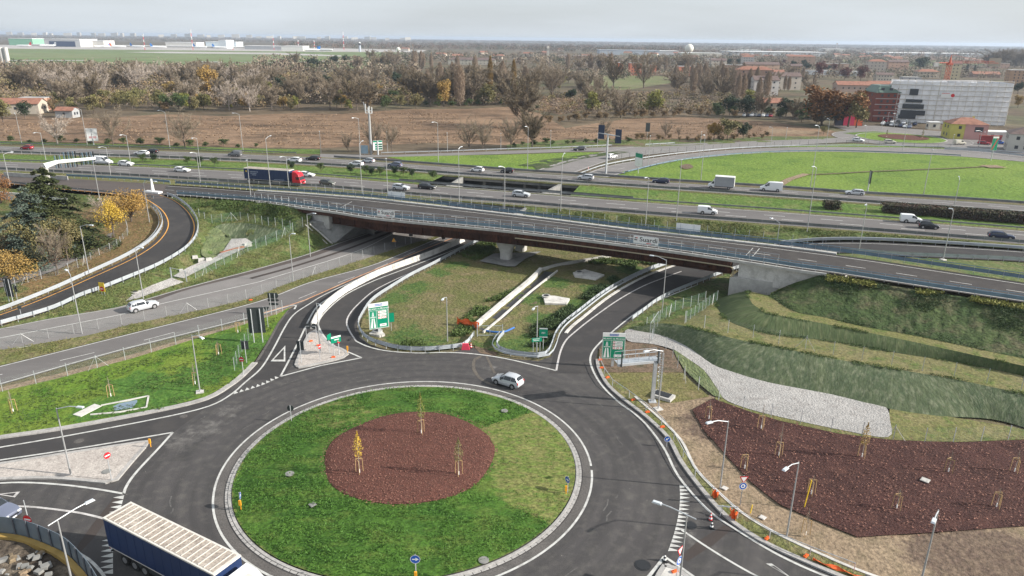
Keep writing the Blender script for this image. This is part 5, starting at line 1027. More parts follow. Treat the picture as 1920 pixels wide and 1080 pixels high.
panel_sign((619, 661), R(68), .9, .9, 1.9, 'narrow green sign seen edge-on on the small paved island', 'green_s', z=.15)
o2 = panel_sign((632, 666), R(38), 1.5, 1.0, 1.9, 'green and white direction sign on two posts on the small paved island', 'green_s', posts=(-.35, .35), z=.15)
mb = MB(); rect(mb, 0, 2.75, 1.4, .25, -.02); rect(mb, .1, 2.35, .7, .12, -.02); mb.build('white_strip', M['white'], o2)
for dx, nm in ((-.5, 'left'), (.45, 'right')):
    o2 = thing('round_sign', f'black back of the {nm} of two round signs at the head of the concrete barriers', 'road sign', P(585, 634, .15) + Vector((dx, 0, 0)), R(180)); mb = MB(); mb.cyl((0, 0, 1.9), .42, .05, 24, axis='y'); mb.build('disc', M['signback'], o2); mb = MB(); mb.tube([(-.25, .05, 1.9), (.25, .05, 1.9)], .03); mb.tube([(-dx * .55, .05, 0), (-dx * .55, .05, 1.9)], .04); mb.build('bracket', M['metal'], o2)
panel_sign((566, 680), R(170), 1.0, 1.3, 1.9, 'dark sign back on a single post at the left edge of the small paved island', 'signback', z=.15)
panel_sign((485, 642), R(188), 2.3, 3.9, 1.5, 'tall dark sign back on two posts beside the left ramp entry', 'signback', posts=(-.6, .6), z=.1, pr=.08)
panel_sign((463, 680), R(185), .95, 1.2, 2.0, 'small square dark sign back above the no-entry sign', 'signback', z=.1)
o2 = thing('direction_sign', 'stack of three dark direction sign backs at the nose between slip road and ramp', 'road sign', P(514, 590, .1), R(180))
for zz, w_, h_ in ((3.2, 1.45, .95), (2.45, 1.5, .4), (1.8, 1.3, .4)): mb = MB(); mb.box((0, 0, zz), (w_, .05, h_)); mb.add([(-w_ / 2, -.02, zz - h_ / 2), (-w_ / 2 - .3, -.02, zz), (-w_ / 2, -.02, zz + h_ / 2)], [(0, 1, 2)]); mb.build('panel', M['signback'], o2)
for x in (-.4, .35): mb = MB(); mb.tube([(x, .1, 0), (x, .1, 3.6)], .05); mb.build('post', M['metal'], o2)
tri_sign((503, 613), R(185), .45, 3.0, 'dark back of a triangle sign on a thin post right of the tall sign backs', .1)
panel_sign((712 + 22, 628 - 8), R(20), 1.0, 1.5, 1.4, 'small green and white sign right of the large sign at the left ramp', 'green_s', posts=(0,), z=.05, ph=1.5)
o2 = panel_sign((1018, 660), R(-3), 1.2, 1.5, 2.2, 'small green motorway sign on a post at the front of the middle field', 'green_s', z=.05, ph=2.3); mb = MB(); rect(mb, 0, 2.3, 1.15, .14, -.02); rect(mb, 0, 3.58, 1.15, .16, -.02); mb.build('white_strip', M['white'], o2)
text_mesh('A51', .34, M['white'], o2, (0, -.03, 2.95), FR, bold=.006)
o2 = panel_sign((1006, 664), R(14), 1.5, .62, 1.9, 'low green arrow sign on three posts left of the small motorway sign', 'green_s', z=.05, posts=(-.5, .05, .5)); mb = MB(); rect(mb, -.1, 2.33, 1.0, .07, -.02); rect(mb, -.1, 2.1, .9, .07, -.02); mb.build('white_lines', M['white'], o2)
o2 = thing('warning_sign', 'yellow board with a red no-entry disc at the end of the loop guardrail', 'road sign', P(194, 557, .4), R(-15)); mb = MB(); rect(mb, 0, 1.75, 1.1, 1.6, 0); mb.box((0, .03, 1.75), (1.1, .04, 1.6)); mb.build('panel', M['yellow'], o2)
mb = MB(); disc(mb, 0, 1.45, .42, -.01); mb.build('disc', M['red_s'], o2); mb = MB(); rect(mb, 0, 1.45, .6, .14, -.02); mb.build('bar', M['white'], o2); mb = MB(); mb.tube([(-.3, .1, 0), (-.3, .1, 2.4)], .03); mb.tube([(.3, .1, 0), (.3, .1, 2.4)], .03); mb.build('post', M['metal'], o2)
panel_sign((22, 566), R(165), 1.6, 3.2, .9, 'tall dark sign back beside the loop road at the left edge', 'signback', posts=(-.4, .4), z=.5, pr=.06)
panel_sign((34, 562), R(150), .9, 1.1, 1.4, 'smaller dark sign back right of the tall one at the left edge', 'signback', z=.5)
round_sign((41, 598), R(20), .3, 1.9, 'small round dark sign on a post beside the lower loop road', 'back', 0)
o2 = thing('warning_sign', 'small orange triangular road works sign by the wire fence under the overpass', 'road sign', P(739, 462)); mb = MB(); mb.add([(-.5, 0, 1.0), (.5, 0, 1.0), (0, 0, 1.9)], [(0, 1, 2)]); mb.build('panel', M['amber'], o2); mb = MB(); mb.tube([(0, .05, 0), (0, .05, 1.2)], .04); mb.build('post', M['black'], o2)
o2 = panel_sign((771, 458), R(0), .8, .8, 1.8, 'dark triangular sign back on a post beside the wire fence under the overpass', 'signback')
o2 = panel_sign((832, 456), R(45), .9, .9, .9, 'dark diamond sign beside the orange line under the overpass', 'signback')
# banners on the overpass
def banner(a, b, label, zb, h, txt=None, line_=None, o_=-.4):
    pl = line_; A = min(pl, key=lambda p: abs(proj(p + Vector((0, 0, 1)))[0] - a)); B = min(pl, key=lambda p: abs(proj(p + Vector((0, 0, 1)))[0] - b))
    mid_ = A.lerp(B, .5); d = B - A; L = d.length; rz = math.atan2(d.y, d.x); o = thing('banner', label, 'banner', mid_ + Vector((0, 0, zb)), rz)
    mb = MB(); mb.box((0, o_, h / 2), (L, .03, h)); mb.build('cloth', M['white'], o)
    if txt:
        text_mesh('Suardi', h * .82, M['black'], o, (L * .11, o_ - .03, h * .56), FR, sx=L * .74 / (h * .82 * 2.55), bold=.012)
        mb = MB(); rect(mb, L * .13, h * .12, L * .2, h * .09, o_ - .03); rect(mb, -L * .36, h * .72, L * .07, h * .12, o_ - .03); mb.build('red_bar', M['red_s'], o)
        mb = MB(); rect(mb, L * .3, h * .1, L * .15, h * .06, o_ - .03); rect(mb, -L * .41, h * .72, L * .07, h * .14, o_ - .028); rect(mb, -L * .4, h * .45, L * .12, h * .14, o_ - .03); mb.build('emblem', M['black'], o)
banner(707, 741, 'white banner reading Suardi on the near railing at the left half of the overpass', .75, 1.25, True, step(DS, .5))
banner(1189, 1237, 'white banner reading Suardi on the near railing at the right half of the overpass', .75, 1.35, True, step(DS, .5))
banner(724, 757, 'blank white banner back on the far railing, left half of the overpass', .9, 1.2, None, step(DN, .5), .4)
banner(1266, 1313, 'blank white banner back on the far railing, right half of the overpass', .9, 1.3, None, step(DN, .5), .4)
# empty gantry with walkway
GB = P(1223, 753, .1); o = thing('sign_gantry', 'empty galvanised sign gantry with a railed walkway and ladder', 'gantry', GB); top_ = 5.3
mb = MB(); mb.box((0, 0, top_ / 2), (.42, .42, top_)); mb.box((0, 0, .05), (.9, .9, .12)); mb.build('column', M['metal'], o)
E0 = P(1158, 686, top_ + .1) - GB; E0.z = top_ + .1; E1 = Vector((.5, .15, top_ + .1)); d = (E0 - E1); L = Vector((d.x, d.y, 0)).length; rz = math.atan2(d.y, d.x); c = (E0 + E1) / 2; nv = Vector((-math.sin(rz), math.cos(rz), 0))
mb = MB(); mb.box((c.x, c.y, top_ + .1), (L, .3, .3), rz); mb.build('beam', M['metal'], o)
mb = MB(); mb.box((c.x - nv.x * .6, c.y - nv.y * .6, top_ + .22), (L, 1.0, .06), rz); mb.build('walkway', M['rail_n'], o)
mb = MB()
for s in (-1.1, -.1):
    for i in range(5): p = E1 + d * (i / 4) + nv * s; mb.tube([p + Vector((0, 0, .1)), p + Vector((0, 0, 1.25))], .03, 5)
    for zz in (.7, 1.25): mb.tube([E1 + nv * s + Vector((0, 0, zz)), E0 + nv * s + Vector((0, 0, zz))], .03, 5)
mb.build('railing', M['rail_n'], o)
for t in (.06, .93): p = E1 + d * t; mb = MB(); mb.box((p.x + nv.x * .25, p.y + nv.y * .25, top_ + .9), (.16, .12, 2.0), rz); mb.build('upright', M['signback'], o)
mb = MB()
for s in (.0, .4): mb.tube([(.55 + s, 0, 1.6), (.55 + s, 0, top_ + 1.2)], .03, 5)
for k in range(13): mb.tube([(.55, 0, 1.7 + k * .33), (.95, 0, 1.7 + k * .33)], .02, 4)
for k in range(7): zc = 2.6 + k * .6; mb.tube([(.55, -.02, zc), (.5, .5, zc), (.75, .75, zc), (1.0, .5, zc), (.95, -.02, zc)], .02, 4)
mb.build('ladder', M['rail_n'], o)
o = thing('inspection_pit', 'open concrete inspection pit with a dark cover right of the gantry column', 'inspection pit', P(1243, 745, .1), R(-35)); mb = MB(); mb.box((0, 0, .18), (2.6, 1.6, .4)); mb.build('frame', M['conc'], o); mb = MB(); mb.box((-.1, .1, .41), (2.0, 1.1, .08)); mb.build('cover', M['black'], o)
# cantilever variable sign left, with dark fins
cb = P(92, 355, 4.7); o = thing('cantilever_gantry', 'pale concrete cantilever over the motorway carrying two rows of vertical fins', 'gantry', cb)
hc = 6.0
while proj(cb + Vector((0, 0, hc)))[1] > 316: hc += .1
mb = MB(); mb.tube([(0, 0, -1), (0, 0, hc - .6), (.2, .3, hc)], [.85, .75, .7], 8); e = P(178, 297, 4.7 + hc + .3) - cb; mb.build('column', M['conc'], o)
mb = MB(); mb.tube([(0, 0, hc - .2), Vector((0, 0, hc)) + (Vector((e.x, e.y, 0)) * .25) + Vector((0, 0, .5)), Vector((e.x, e.y, hc + .3))], [.75, .5, .4], 8); mb.build('beam', M['white'], o)
for i in range(18):
    t = .22 + .76 * i / 17
    if i in (3, 10): continue
    p = Vector((e.x * t, e.y * t, hc + .45)); up_ = 2.0 if 4 <= i <= 9 else 1.2; mb = MB(); mb.box((p.x, p.y, p.z - .2 + up_ / 4), (.28, .1, 2.0 + up_)); mb.build('fin', M['signback'] if i % 2 else M['rail'], o)
# T-shaped sign back on a column beside the connector road
tb = P(1136, 326, ZN); o = thing('double_sign_gantry', 'T-shaped gantry with two tall dark sign backs beside the connector road', 'gantry', tb); h = 8
while proj(tb + Vector((0, 0, h)))[1] > 252: h += .1
mb = MB(); mb.tube([(0, 0, 0), (0, 0, h)], [.3, .24], 8); mb.build('column', M['metal'], o); mb = MB(); mb.tube([(-2.6, .8, h + .3), (3.4, -1.2, h - .4)], .18, 6); mb.build('beam', M['metal'], o)
for x, y, z in ((-1.9, .5, .6), (2.9, -1.1, -.4)): mb = MB(); mb.box((x, y, h + z), (1.8, .1, 4.0), R(-18)); mb.build('sign_back', flat('dark_blue_back', (.02, .035, .075), .5), o)
panel_sign((1213, 264), R(0), 1.7, 3.4, 3.5, 'dark narrow sign back in front of the scrub by the collector road', 'signback', z=ZN)
panel_sign((1627, 361), R(80), 2.2, 3.4, 2.4, 'dark sign seen nearly edge-on at the far side of the westbound carriageway', 'signback', z=ZN, pr=.15)
o2 = panel_sign((1196, 326), R(-62), 3.6, 4.0, 2.2, 'green and white sign seen obliquely beside the connector road', 'white', z=ZN, pr=.12); mb = MB(); rect(mb, 0, 5.4, 3.3, 1.2, -.03); mb.build('green_band', M['green_s'], o2)
o2 = panel_sign((1858, 302), R(5), 2.1, 4.6, 3.6, 'green and white end-of-road sign with red diagonal at the far right', 'green_s', 'white', z=ZN, pr=.12); mb = MB(); mb.add([(-.9, -.03, 3.8), (-.6, -.03, 3.8), (.9, -.03, 7.6), (.6, -.03, 7.6)], [(0, 1, 2, 3)]); mb.build('red_diagonal', M['red_s'], o2); mb = MB(); rect(mb, 0, 7.9, 2.0, .5, -.025); mb.build('white_strip', M['white'], o2)
o2 = panel_sign((709, 291), R(22), 3.2, 3.3, 1.6, 'green electronic motorway sign with three dark rows beside the exit road', 'white', z=ZN, pr=.3)
mb = MB()
for k in range(3): rect(mb, .3, 2.1 + k * .75, 2.4, .55, -.03)
rect(mb, 0, 4.55, 3.0, .5, -.03); mb.build('green_rows', M['green_s'], o2); mb = MB()
for k in range(3): rect(mb, .25, 2.1 + k * .75, .75, .3, -.04); rect(mb, 1.1, 2.1 + k * .75, .75, .3, -.04)
mb.build('display', M['black'], o2)
o2 = panel_sign((684, 291), R(0), 2.4, 2.8, .5, 'grey equipment cabinet left of the green electronic sign', 'rail', 'rail', z=ZN)
o2 = panel_sign((176, 273), R(10), 3.6, 4.4, 1.6, 'white billboard beside the motorway in front of the brown field', 'white', 'white', z=ZN, pr=.2); mb = MB(); rect(mb, .1, 2.9, 2.4, .7, -.03); mb.build('pink_strip', flat('pale_pink', (.6, .35, .36), .6), o2)
# antenna mast
ab = P(696, 290, ZN); o = thing('antenna_mast', 'tall grey telecom mast with antennas on a ring platform', 'mast', ab); h = 10
while proj(ab + Vector((0, 0, h)))[1] > 213: h += .2
mb = MB(); mb.tube([(0, 0, 0), (0, 0, h)], [.5, .35], 10); mb.build('pole', M['pole'], o); mb = MB()
for k in range(10): a = 2 * math.pi * k / 10; b = a + .63; mb.tube([(1.1 * math.cos(a), 1.1 * math.sin(a), h), (1.1 * math.cos(b), 1.1 * math.sin(b), h)], .06, 4); mb.tube([(1.1 * math.cos(a), 1.1 * math.sin(a), h + .9), (1.1 * math.cos(b), 1.1 * math.sin(b), h + .9)], .05, 4)
mb.build('platform', M['metal'], o)
for x, y, hh in ((-1.1, 0, 3.0), (.9, .3, 2.0), (.3, -1.0, 2.4), (-.4, .9, 1.8)): mb = MB(); mb.box((x, y, h + hh / 2), (.3, .2, hh)); mb.build('antenna', M['white'], o)
mb = MB(); mb.tube([(-1.2, 0, h + .2), (-1.7, 0, h + 3.6)], .07, 5); mb.build('whip_antenna', M['metal'], o)
# small stuff on and near the kerb
def block(px, label, dims, mat, cat, name, z=.02, rz=0.0, group=None):
    mb = MB(); a, b, c = dims; mb.box((0, 0, c * .35), (a, b, c * .7), 0, taper=.92); mb.box((0, 0, c * .82), (a * .5, b * .6, c * .35), 0, taper=.8); o = mb.build(name, M[mat], None, P(*px, z), rz); return tag(o, label, cat, group)
for i, (px, rz) in enumerate([((1125, 675), .2), ((1128, 690), .1), ((1139, 708), .6), ((1187, 750), .4), ((1214, 773), .2), ((1242, 801), .2), ((1438, 1010), .7), ((1511, 1043), .7), ((583, 640), .5), ((597, 648), .3), ((625, 670), .2), ((1265, 1072), .4), ((470, 563), .2)]):
    block(px, ['orange fence foot just below the right motorway sign', 'orange fence foot on the kerb left of the bare soil by the sign', 'orange fence foot on the kerb level with the fence at the grass edge', 'orange fence foot at the start of the white kerb strip below the gantry', 'orange fence foot on the kerb above the blue arrow sign', 'orange fence foot touching the blue arrow sign from above', 'orange fence foot on the kerb right of the folded barrier', 'lowest orange fence foot on the right kerb', 'orange block at the head of the small paved island', 'orange sandbag in the middle of the small paved island', 'orange block lying on the lower right edge of the small paved island', 'orange block at the foot of the bottom right give-way sign', 'orange block on the verge between the two slip roads'][i], (.55, .25, .2), 'orange', 'fence foot', 'fence_foot', .16, rz, 'orange feet of the temporary fence')
def net(px, label, w_, h, rz):
    mb = MB(); n = 8; vs = []; fs = []
    for i in range(n + 1):
        for j in range(4): vs.append((w_ * (i / n - .5), .18 * math.sin(i * 1.3 + j), h * j / 3 * (1 - .25 * math.sin(i * .9) ** 2)))
    for i in range(n):
        for j in range(3): a = i * 4 + j; fs.append((a, a + 4, a + 5, a + 1))
    mb.add(vs, fs); o = mb.build('safety_net', M['orange'], None, P(*px, .15), rz); return tag(o, label, 'safety net')
net((1340, 933), 'piece of orange safety netting on the right kerb, the upper one', .7, .9, -.7); net((1374, 972), 'piece of orange safety netting on the right kerb, the lower one', .8, 1.0, -.9); net((877, 613), 'long orange safety netting at the foot of the channel wall', 4.2, 1.3, -.55); net((1570, 1068), 'orange netting lying flat at the lower right kerb', 4.0, .25, -.6)
o2 = thing('folded_barrier', 'folded grey trestle barrier standing on the right kerb', 'barrier', P(1362, 968), -.6); mb = MB()
for x in (-.5, .5): mb.tube([(x, -.35, 0), (x, 0, 1.0), (x, .35, 0)], .03)
mb.tube([(-.5, 0, 1.0), (.5, 0, 1.0)], .03); mb.tube([(-.9, -.2, .9), (.9, .3, 1.2)], .05); mb.build('frame', M['metal'], o2)
def cone(px, label, mats=('white', 'red_s'), z=0):
    o = thing('traffic_cone', label, 'traffic cone', P(*px, z)); mb = MB()
    for k in range(5): r0, r1 = .19 * (1 - k / 5.6), .19 * (1 - (k + 1) / 5.6); mb.cyl((0, 0, .09 + k * .16), r0, .16, 12, k % 2, r2=r1)
    mb.build('cone_body', [M[mats[1]], M[mats[0]]], o); mb = MB(); mb.box((0, 0, .03), (.45, .45, .06)); mb.build('base', M['black'], o)
cone((1334, 990), 'striped traffic cone on the dark trench patch, the lower one', ('white', 'black')); cone((1332, 975), 'reddish traffic cone on the dark trench patch, the upper one'); cone((882 + 1, 652), 'red traffic cone beside the red water barrier at the field track')
cone((1103, 317), 'orange and white traffic cone at the start of the connector road', z=ZN); cone((1246, 1052), 'small striped cone at the tip of the bottom right island', ('white', 'black'))
mb = MB(); mb.box((0, 0, .35), (1.2, .5, .7), 0, taper=.75); mb.box((0, 0, .8), (.9, .3, .2)); tag(mb.build('water_barrier', flat('red_barrier', (.65, .05, .1), .5), None, P(873, 655)), 'red plastic water-filled barrier at the end of the curved guardrail', 'barrier')
for i, (px, lb, r_, m_) in enumerate([((543, 888), 'oval manhole cover in the left part of the roundabout lawn', .45, 'conc_d'), ((586, 946), 'square drain grating in the lower left of the roundabout lawn', .42, 'conc_d'), ((946, 770), 'pale round manhole cover at the top right of the roundabout lawn', .42, 'conc_d'), ((907, 1050), 'pale round manhole cover at the bottom right of the roundabout lawn', .45, 'conc_d'), ((148, 827), 'round manhole cover in the dark approach road at the left', .5, 'apron'), ((344, 781), 'round manhole cover where the approach road meets the roundabout', .45, 'apron'), ((200, 884), 'round manhole cover on the left cobbled island', .45, 'conc_d'), ((1294, 985), 'dark round manhole cover right of the give-way teeth', .6, 'black'), ((1205, 1060), 'dark round manhole cover left of the bottom right island', .7, 'black'), ((1359, 915), 'pale square slab on the soil right of the lamp foot', .4, 'conc_w'), ((1430, 970), 'pale square slab on the soil near the yellow stake', .4, 'conc_w'), ((1735, 900), 'grey slab lying on the bark mulch field', .55, 'conc')]):
    zz = .0
    if 'roundabout lawn' in lb: v = P(*px, .3); zz = zi(v.x, v.y) + .12
    elif 'island' in lb and 'left c' in lb: zz = .16
    elif 'soil' in lb: zz = .2
    elif 'mulch' in lb: zz = .34
    mb = MB(); mb.cyl((0, 0, .0), r_, .05, 20 if 'square' not in lb and 'slab' not in lb else 4); mb.cyl((0, 0, .02), r_ * .8, .05, 20 if 'square' not in lb and 'slab' not in lb else 4); tag(mb.build('manhole_cover', M[m_], None, P(*px, zz)), lb, 'manhole cover')
for px, lb, h_ in (((1407, 962), 'short yellow stake on the soil verge', .9), ((1508, 951), 'tall yellow pole leaning beside a staked sapling', 3.0)):
    mb = MB(); mb.tube([(0, 0, 0), (.25 * h_ / 3, 0, h_)], .05, 6); tag(mb.build('yellow_stake', M['yellow'], None, P(*px, .2)), lb, 'stake')
for px, lb, s_ in (((366, 484), 'white stone block beside the gravel path, left', 1.6), ((378, 490), 'grey stone block beside the gravel path, middle', 1.9), ((392, 489), 'white stone block beside the gravel path, right', 1.8), ((340, 508), 'white stone by the grey gate', 1.1), ((465, 462), 'pale concrete culvert block with yellowish face at the basin', 2.4)):
    v = drape(*px, zL); s_ *= .65; mb = MB(); mb.box((0, 0, s_ * .22), (s_, s_ * .7, s_ * .5), .5, taper=.85); tag(mb.build('stone_block', M['conc_w'], None, v), lb, 'stone block')
mb = MB(); a, b = drape(414, 478, zL), drape(457, 466, zL); mb.extrude([Vector((0, 0, 0)), b - a], [(-.35, .1), (-.3, .55), (.3, .55), (.35, .1)], closed=True); tag(mb.build('brick_edging', flat('rust_brick', (.3, .11, .06), .8, var=.3, vscale=3), None, a), 'reddish brick edging along the gravel basin', 'edging')
mb = MB(); mb.tube([(0, 0, 0), (0, 0, 3.4)], [.45, .2], 6); mb.box((0, 0, 0), (4.5, 1.4, .7), -.3); tag(mb.build('white_bollard', M['white'], None, P(287, 361, 4.9)), 'white pointed plastic barrier at the nose where the loop road splits off', 'barrier')
# rubble
for i in range(40):
    a = rnd.random(); px = (rnd.uniform(-30, 95), rnd.uniform(1035, 1095)); s_ = rnd.uniform(.2, .85); v = P(*px, .35); mb = MB(); mb.box((0, 0, .1), (s_, s_ * rnd.uniform(.5, .9), s_ * .35), a * 6, taper=rnd.uniform(.6, .95))
    tag(mb.build('rubble_block', M['conc_d'] if i % 3 else M['dirt'], None, v), 'broken concrete lump in the demolition rubble behind the hoarding', 'rubble', 'concrete lumps in the demolition rubble')
# == vehicles
def carpaint(name, c, metal=.3): return flat(name, c, .28, metal, .6)
CP = dict(white=carpaint('car_white', (.74, .75, .76), 0), silver=carpaint('car_silver', (.55, .57, .6), .25), grey=carpaint('car_grey', (.2, .205, .215), .5), black=carpaint('car_black', (.015, .016, .02), .2),
          red=carpaint('car_red', (.33, .02, .035), .2), navy=carpaint('car_navy', (.02, .03, .07), .3), olive=carpaint('car_olive', (.13, .135, .115), .5), blue=carpaint('car_blue', (.03, .1, .4), .3), cream=carpaint('car_cream', (.6, .57, .48), 0), bluegrey=carpaint('car_bluegrey', (.16, .18, .25), .3))
# kind: length, width, stations (x from the front, z_low, z_belt, z_top, half-width at belt factor, half-width at top factor)
KIND = {
 'hatch': (3.95, 1.72, [(0, .38, .52, .55, .70, .62), (.10, .24, .66, .72, .92, .80), (.55, .2, .84, .92, .99, .84), (.95, .2, .92, 1.0, 1.0, .80), (1.25, .2, .95, 1.2, 1.0, .76), (1.85, .2, .97, 1.56, 1.0, .70), (2.9, .2, .99, 1.6, 1.0, .70), (3.5, .22, 1.0, 1.5, .98, .68), (3.82, .28, .98, 1.08, .93, .76), (3.95, .42, .8, .86, .82, .72)], (4, 5), (7, 8), (4, 8)),
 'suv': (4.5, 1.85, [(0, .42, .62, .66, .72, .64), (.10, .28, .8, .86, .92, .82), (.6, .25, .97, 1.04, .99, .85), (1.2, .25, 1.04, 1.12, 1.0, .80), (1.4, .25, 1.05, 1.2, 1.0, .77), (2.05, .25, 1.06, 1.6, 1.0, .70), (3.4, .25, 1.07, 1.64, 1.0, .70), (4.05, .27, 1.08, 1.54, .98, .68), (4.4, .32, 1.04, 1.14, .94, .76), (4.5, .46, .85, .92, .84, .74)], (4, 5), (7, 8), (4, 8)),
 'estate': (4.65, 1.8, [(0, .38, .52, .56, .70, .62), (.12, .24, .66, .72, .92, .80), (.7, .2, .8, .88, .99, .84), (1.3, .2, .88, .95, 1.0, .80), (1.5, .2, .9, 1.05, 1.0, .76), (2.2, .2, .91, 1.44, 1.0, .68), (3.5, .2, .93, 1.46, 1.0, .68), (4.2, .22, .94, 1.36, .98, .66), (4.55, .28, .92, 1.0, .93, .76), (4.65, .42, .76, .82, .82, .72)], (4, 5), (7, 8), (4, 8)),
 'van': (5.6, 2.0, [(0, .4, .7, .74, .76, .68), (.12, .28, .9, .98, .92, .84), (.7, .26, 1.15, 1.22, .98, .86), (1.0, .26, 1.25, 1.35, 1.0, .84), (1.1, .26, 1.3, 1.5, 1.0, .84), (1.9, .26, 1.35, 2.25, 1.0, .84), (2.3, .26, 1.4, 2.42, 1.0, .86), (3.9, .26, 1.4, 2.45, 1.0, .86), (5.5, .28, 1.4, 2.42, 1.0, .86), (5.6, .4, 1.3, 2.3, .97, .84)], (4, 5), None, (4, 6)),
 'smallvan': (4.4, 1.83, [(0, .38, .6, .64, .74, .66), (.10, .26, .8, .88, .92, .82), (.6, .24, 1.0, 1.06, .99, .85), (.95, .24, 1.06, 1.14, 1.0, .82), (1.1, .24, 1.08, 1.25, 1.0, .80), (1.7, .24, 1.1, 1.75, 1.0, .80), (2.2, .24, 1.12, 1.83, 1.0, .82), (3.4, .24, 1.12, 1.84, 1.0, .82), (4.3, .26, 1.12, 1.8, 1.0, .82), (4.4, .4, 1.05, 1.7, .97, .8)], (4, 5), None, (4, 6)),
}
def car_parts(kind):
    L, Wd, st, ws, rw, sw = KIND[kind]; hw = Wd / 2; rings = []
    for x, zl, zb, zt, fb, ft in st:
        zm = zl + (zb - zl) * .55
        half = [(hw * fb * .90, zl), (hw * fb * 1.0, zl + .12), (hw * fb * 1.0, zm), (hw * fb * .965, zb), (hw * ft, zt - .035), (hw * ft * .86, zt), (0, zt + .025)]
        rings.append([Vector((x, -y, z)) for y, z in half] + [Vector((x, y, z)) for y, z in half[-2::-1]])
    n = len(rings[0]); mb = MB(); vs = [v for r in rings for v in r]; fs = []
    for i in range(len(rings) - 1):
        for k in range(n - 1): fs.append((i * n + k, i * n + k + 1, (i + 1) * n + k + 1, (i + 1) * n + k))
        fs.append((i * n + n - 1, i * n, (i + 1) * n, (i + 1) * n + n - 1))
    fs.append(tuple(range(n - 1, -1, -1))); fs.append(tuple((len(rings) - 1) * n + k for k in range(n)))
    mb.add([v - Vector((L / 2, 0, 0)) for v in vs], fs); mb.smooth = True; body = mb.mesh('body', CP['white'])
    import bmesh as _bm
    b = _bm.new(); b.from_mesh(body); _bm.ops.recalc_face_normals(b, faces=b.faces); b.to_mesh(body); b.free(); body.set_sharp_from_angle(angle=R(38))
    def quad(i, j, a, c, ins, dz=.018):
        A, B, C, D = [q - Vector((L / 2, 0, 0)) for q in (rings[i][a], rings[j][a], rings[j][c], rings[i][c])]; ctr = (A + B + C + D) / 4
        N = (B - A).cross(C - B).normalized()
        if N.dot(ctr - Vector((0, 0, .8))) < 0: N = -N
        return [p.lerp(ctr, ins) + N * dz for p in (A, B, C, D)]
    parts = {'body': body}
    def screen(i, j, f0, f1):
        h = Vector((L / 2, 0, 0)); A = [rings[i][k].lerp(rings[j][k], f0) - h for k in range(4, n - 4)]; B = [rings[i][k].lerp(rings[j][k], f1) - h for k in range(4, n - 4)]; N = (B[2] - A[2]).cross(A[3] - A[1]).normalized(); N = N if N.z > 0 else -N; m_ = len(A)
        mb = MB(); mb.add([Vector((p.x, p.y * .95, p.z)) + N * .025 for p in A + B], [(k, k + 1, m_ + k + 1, m_ + k) for k in range(m_ - 1)]); return mb
    parts['windscreen'] = screen(ws[0], ws[1], .06, .95).mesh('windscreen', M['glass'])
    if rw: parts['rear_window'] = screen(rw[0], rw[1], .08, .92).mesh('rear_window', M['glass'])
    for sd, (a, c) in (('l', (3, 4)), ('r', (n - 1 - 3, n - 1 - 4))):
        mb = MB()
        for i in range(sw[0], sw[1]):
            qq = quad(i, i + 1, a, c, 0.0, .02); ctr = sum(qq, Vector()) / 4; mb.add([Vector((ctr.x + (p.x - ctr.x) * .94, p.y, ctr.z + (p.z - ctr.z) * .8)) for p in qq], [(0, 1, 2, 3)])
        parts['side_window_' + sd] = mb.mesh('side_window', M['glass'])
    wr = .33 if kind in ('hatch', 'estate') else .36
    mb = MB(); mb.cyl((0, 0, 0), wr, .22, 20, axis='y'); ty = mb.mesh('wheel', M['tyre']); mb = MB(); mb.cyl((0, 0, 0), wr * .64, .235, 16, axis='y'); rm = mb.mesh('rim', M['rim'])
    mb = MB(); mb.cyl((0, 0, 0), wr * 1.17, .04, 20, axis='y'); ar = mb.mesh('wheel_arch', M['black'])
    wx = [st[2][0] + .2 - L / 2, st[7][0] - .35 - L / 2] if kind not in ('van', 'smallvan') else [.95 - L / 2, L / 2 - 1.15]
    f = rings[1]; hl = [(-L / 2 + .07, s * hw * .66, st[1][2] - .04) for s in (-1, 1)]; tl = [(L / 2 - .08, s * hw * .8, st[-2][2] - .12) for s in (-1, 1)]
    mb = MB(); mb.box((0, 0, 0), (.14, .36, .13)); hm = mb.mesh('headlight', M['lamp_w']); mb = MB(); mb.box((0, 0, 0), (.1, .2, .3)); tm = mb.mesh('taillight', M['lamp_r'])
    mb = MB(); mb.box((0, 0, 0), (.1, hw * 1.1, .18)); gm = mb.mesh('grille', M['black']); mb = MB(); mb.box((0, 0, 0), (.03, .5, .12)); pm = mb.mesh('number_plate', M['white'])
    mb = MB(); mb.box((0, 0, 0), (.16, .2, .13), taper=.8); mm = mb.mesh('mirror', M['black'])
    return parts, ty, rm, ar, wx, wr, hw, L, hl, tl, hm, tm, gm, pm, mm, st
CARC = {}
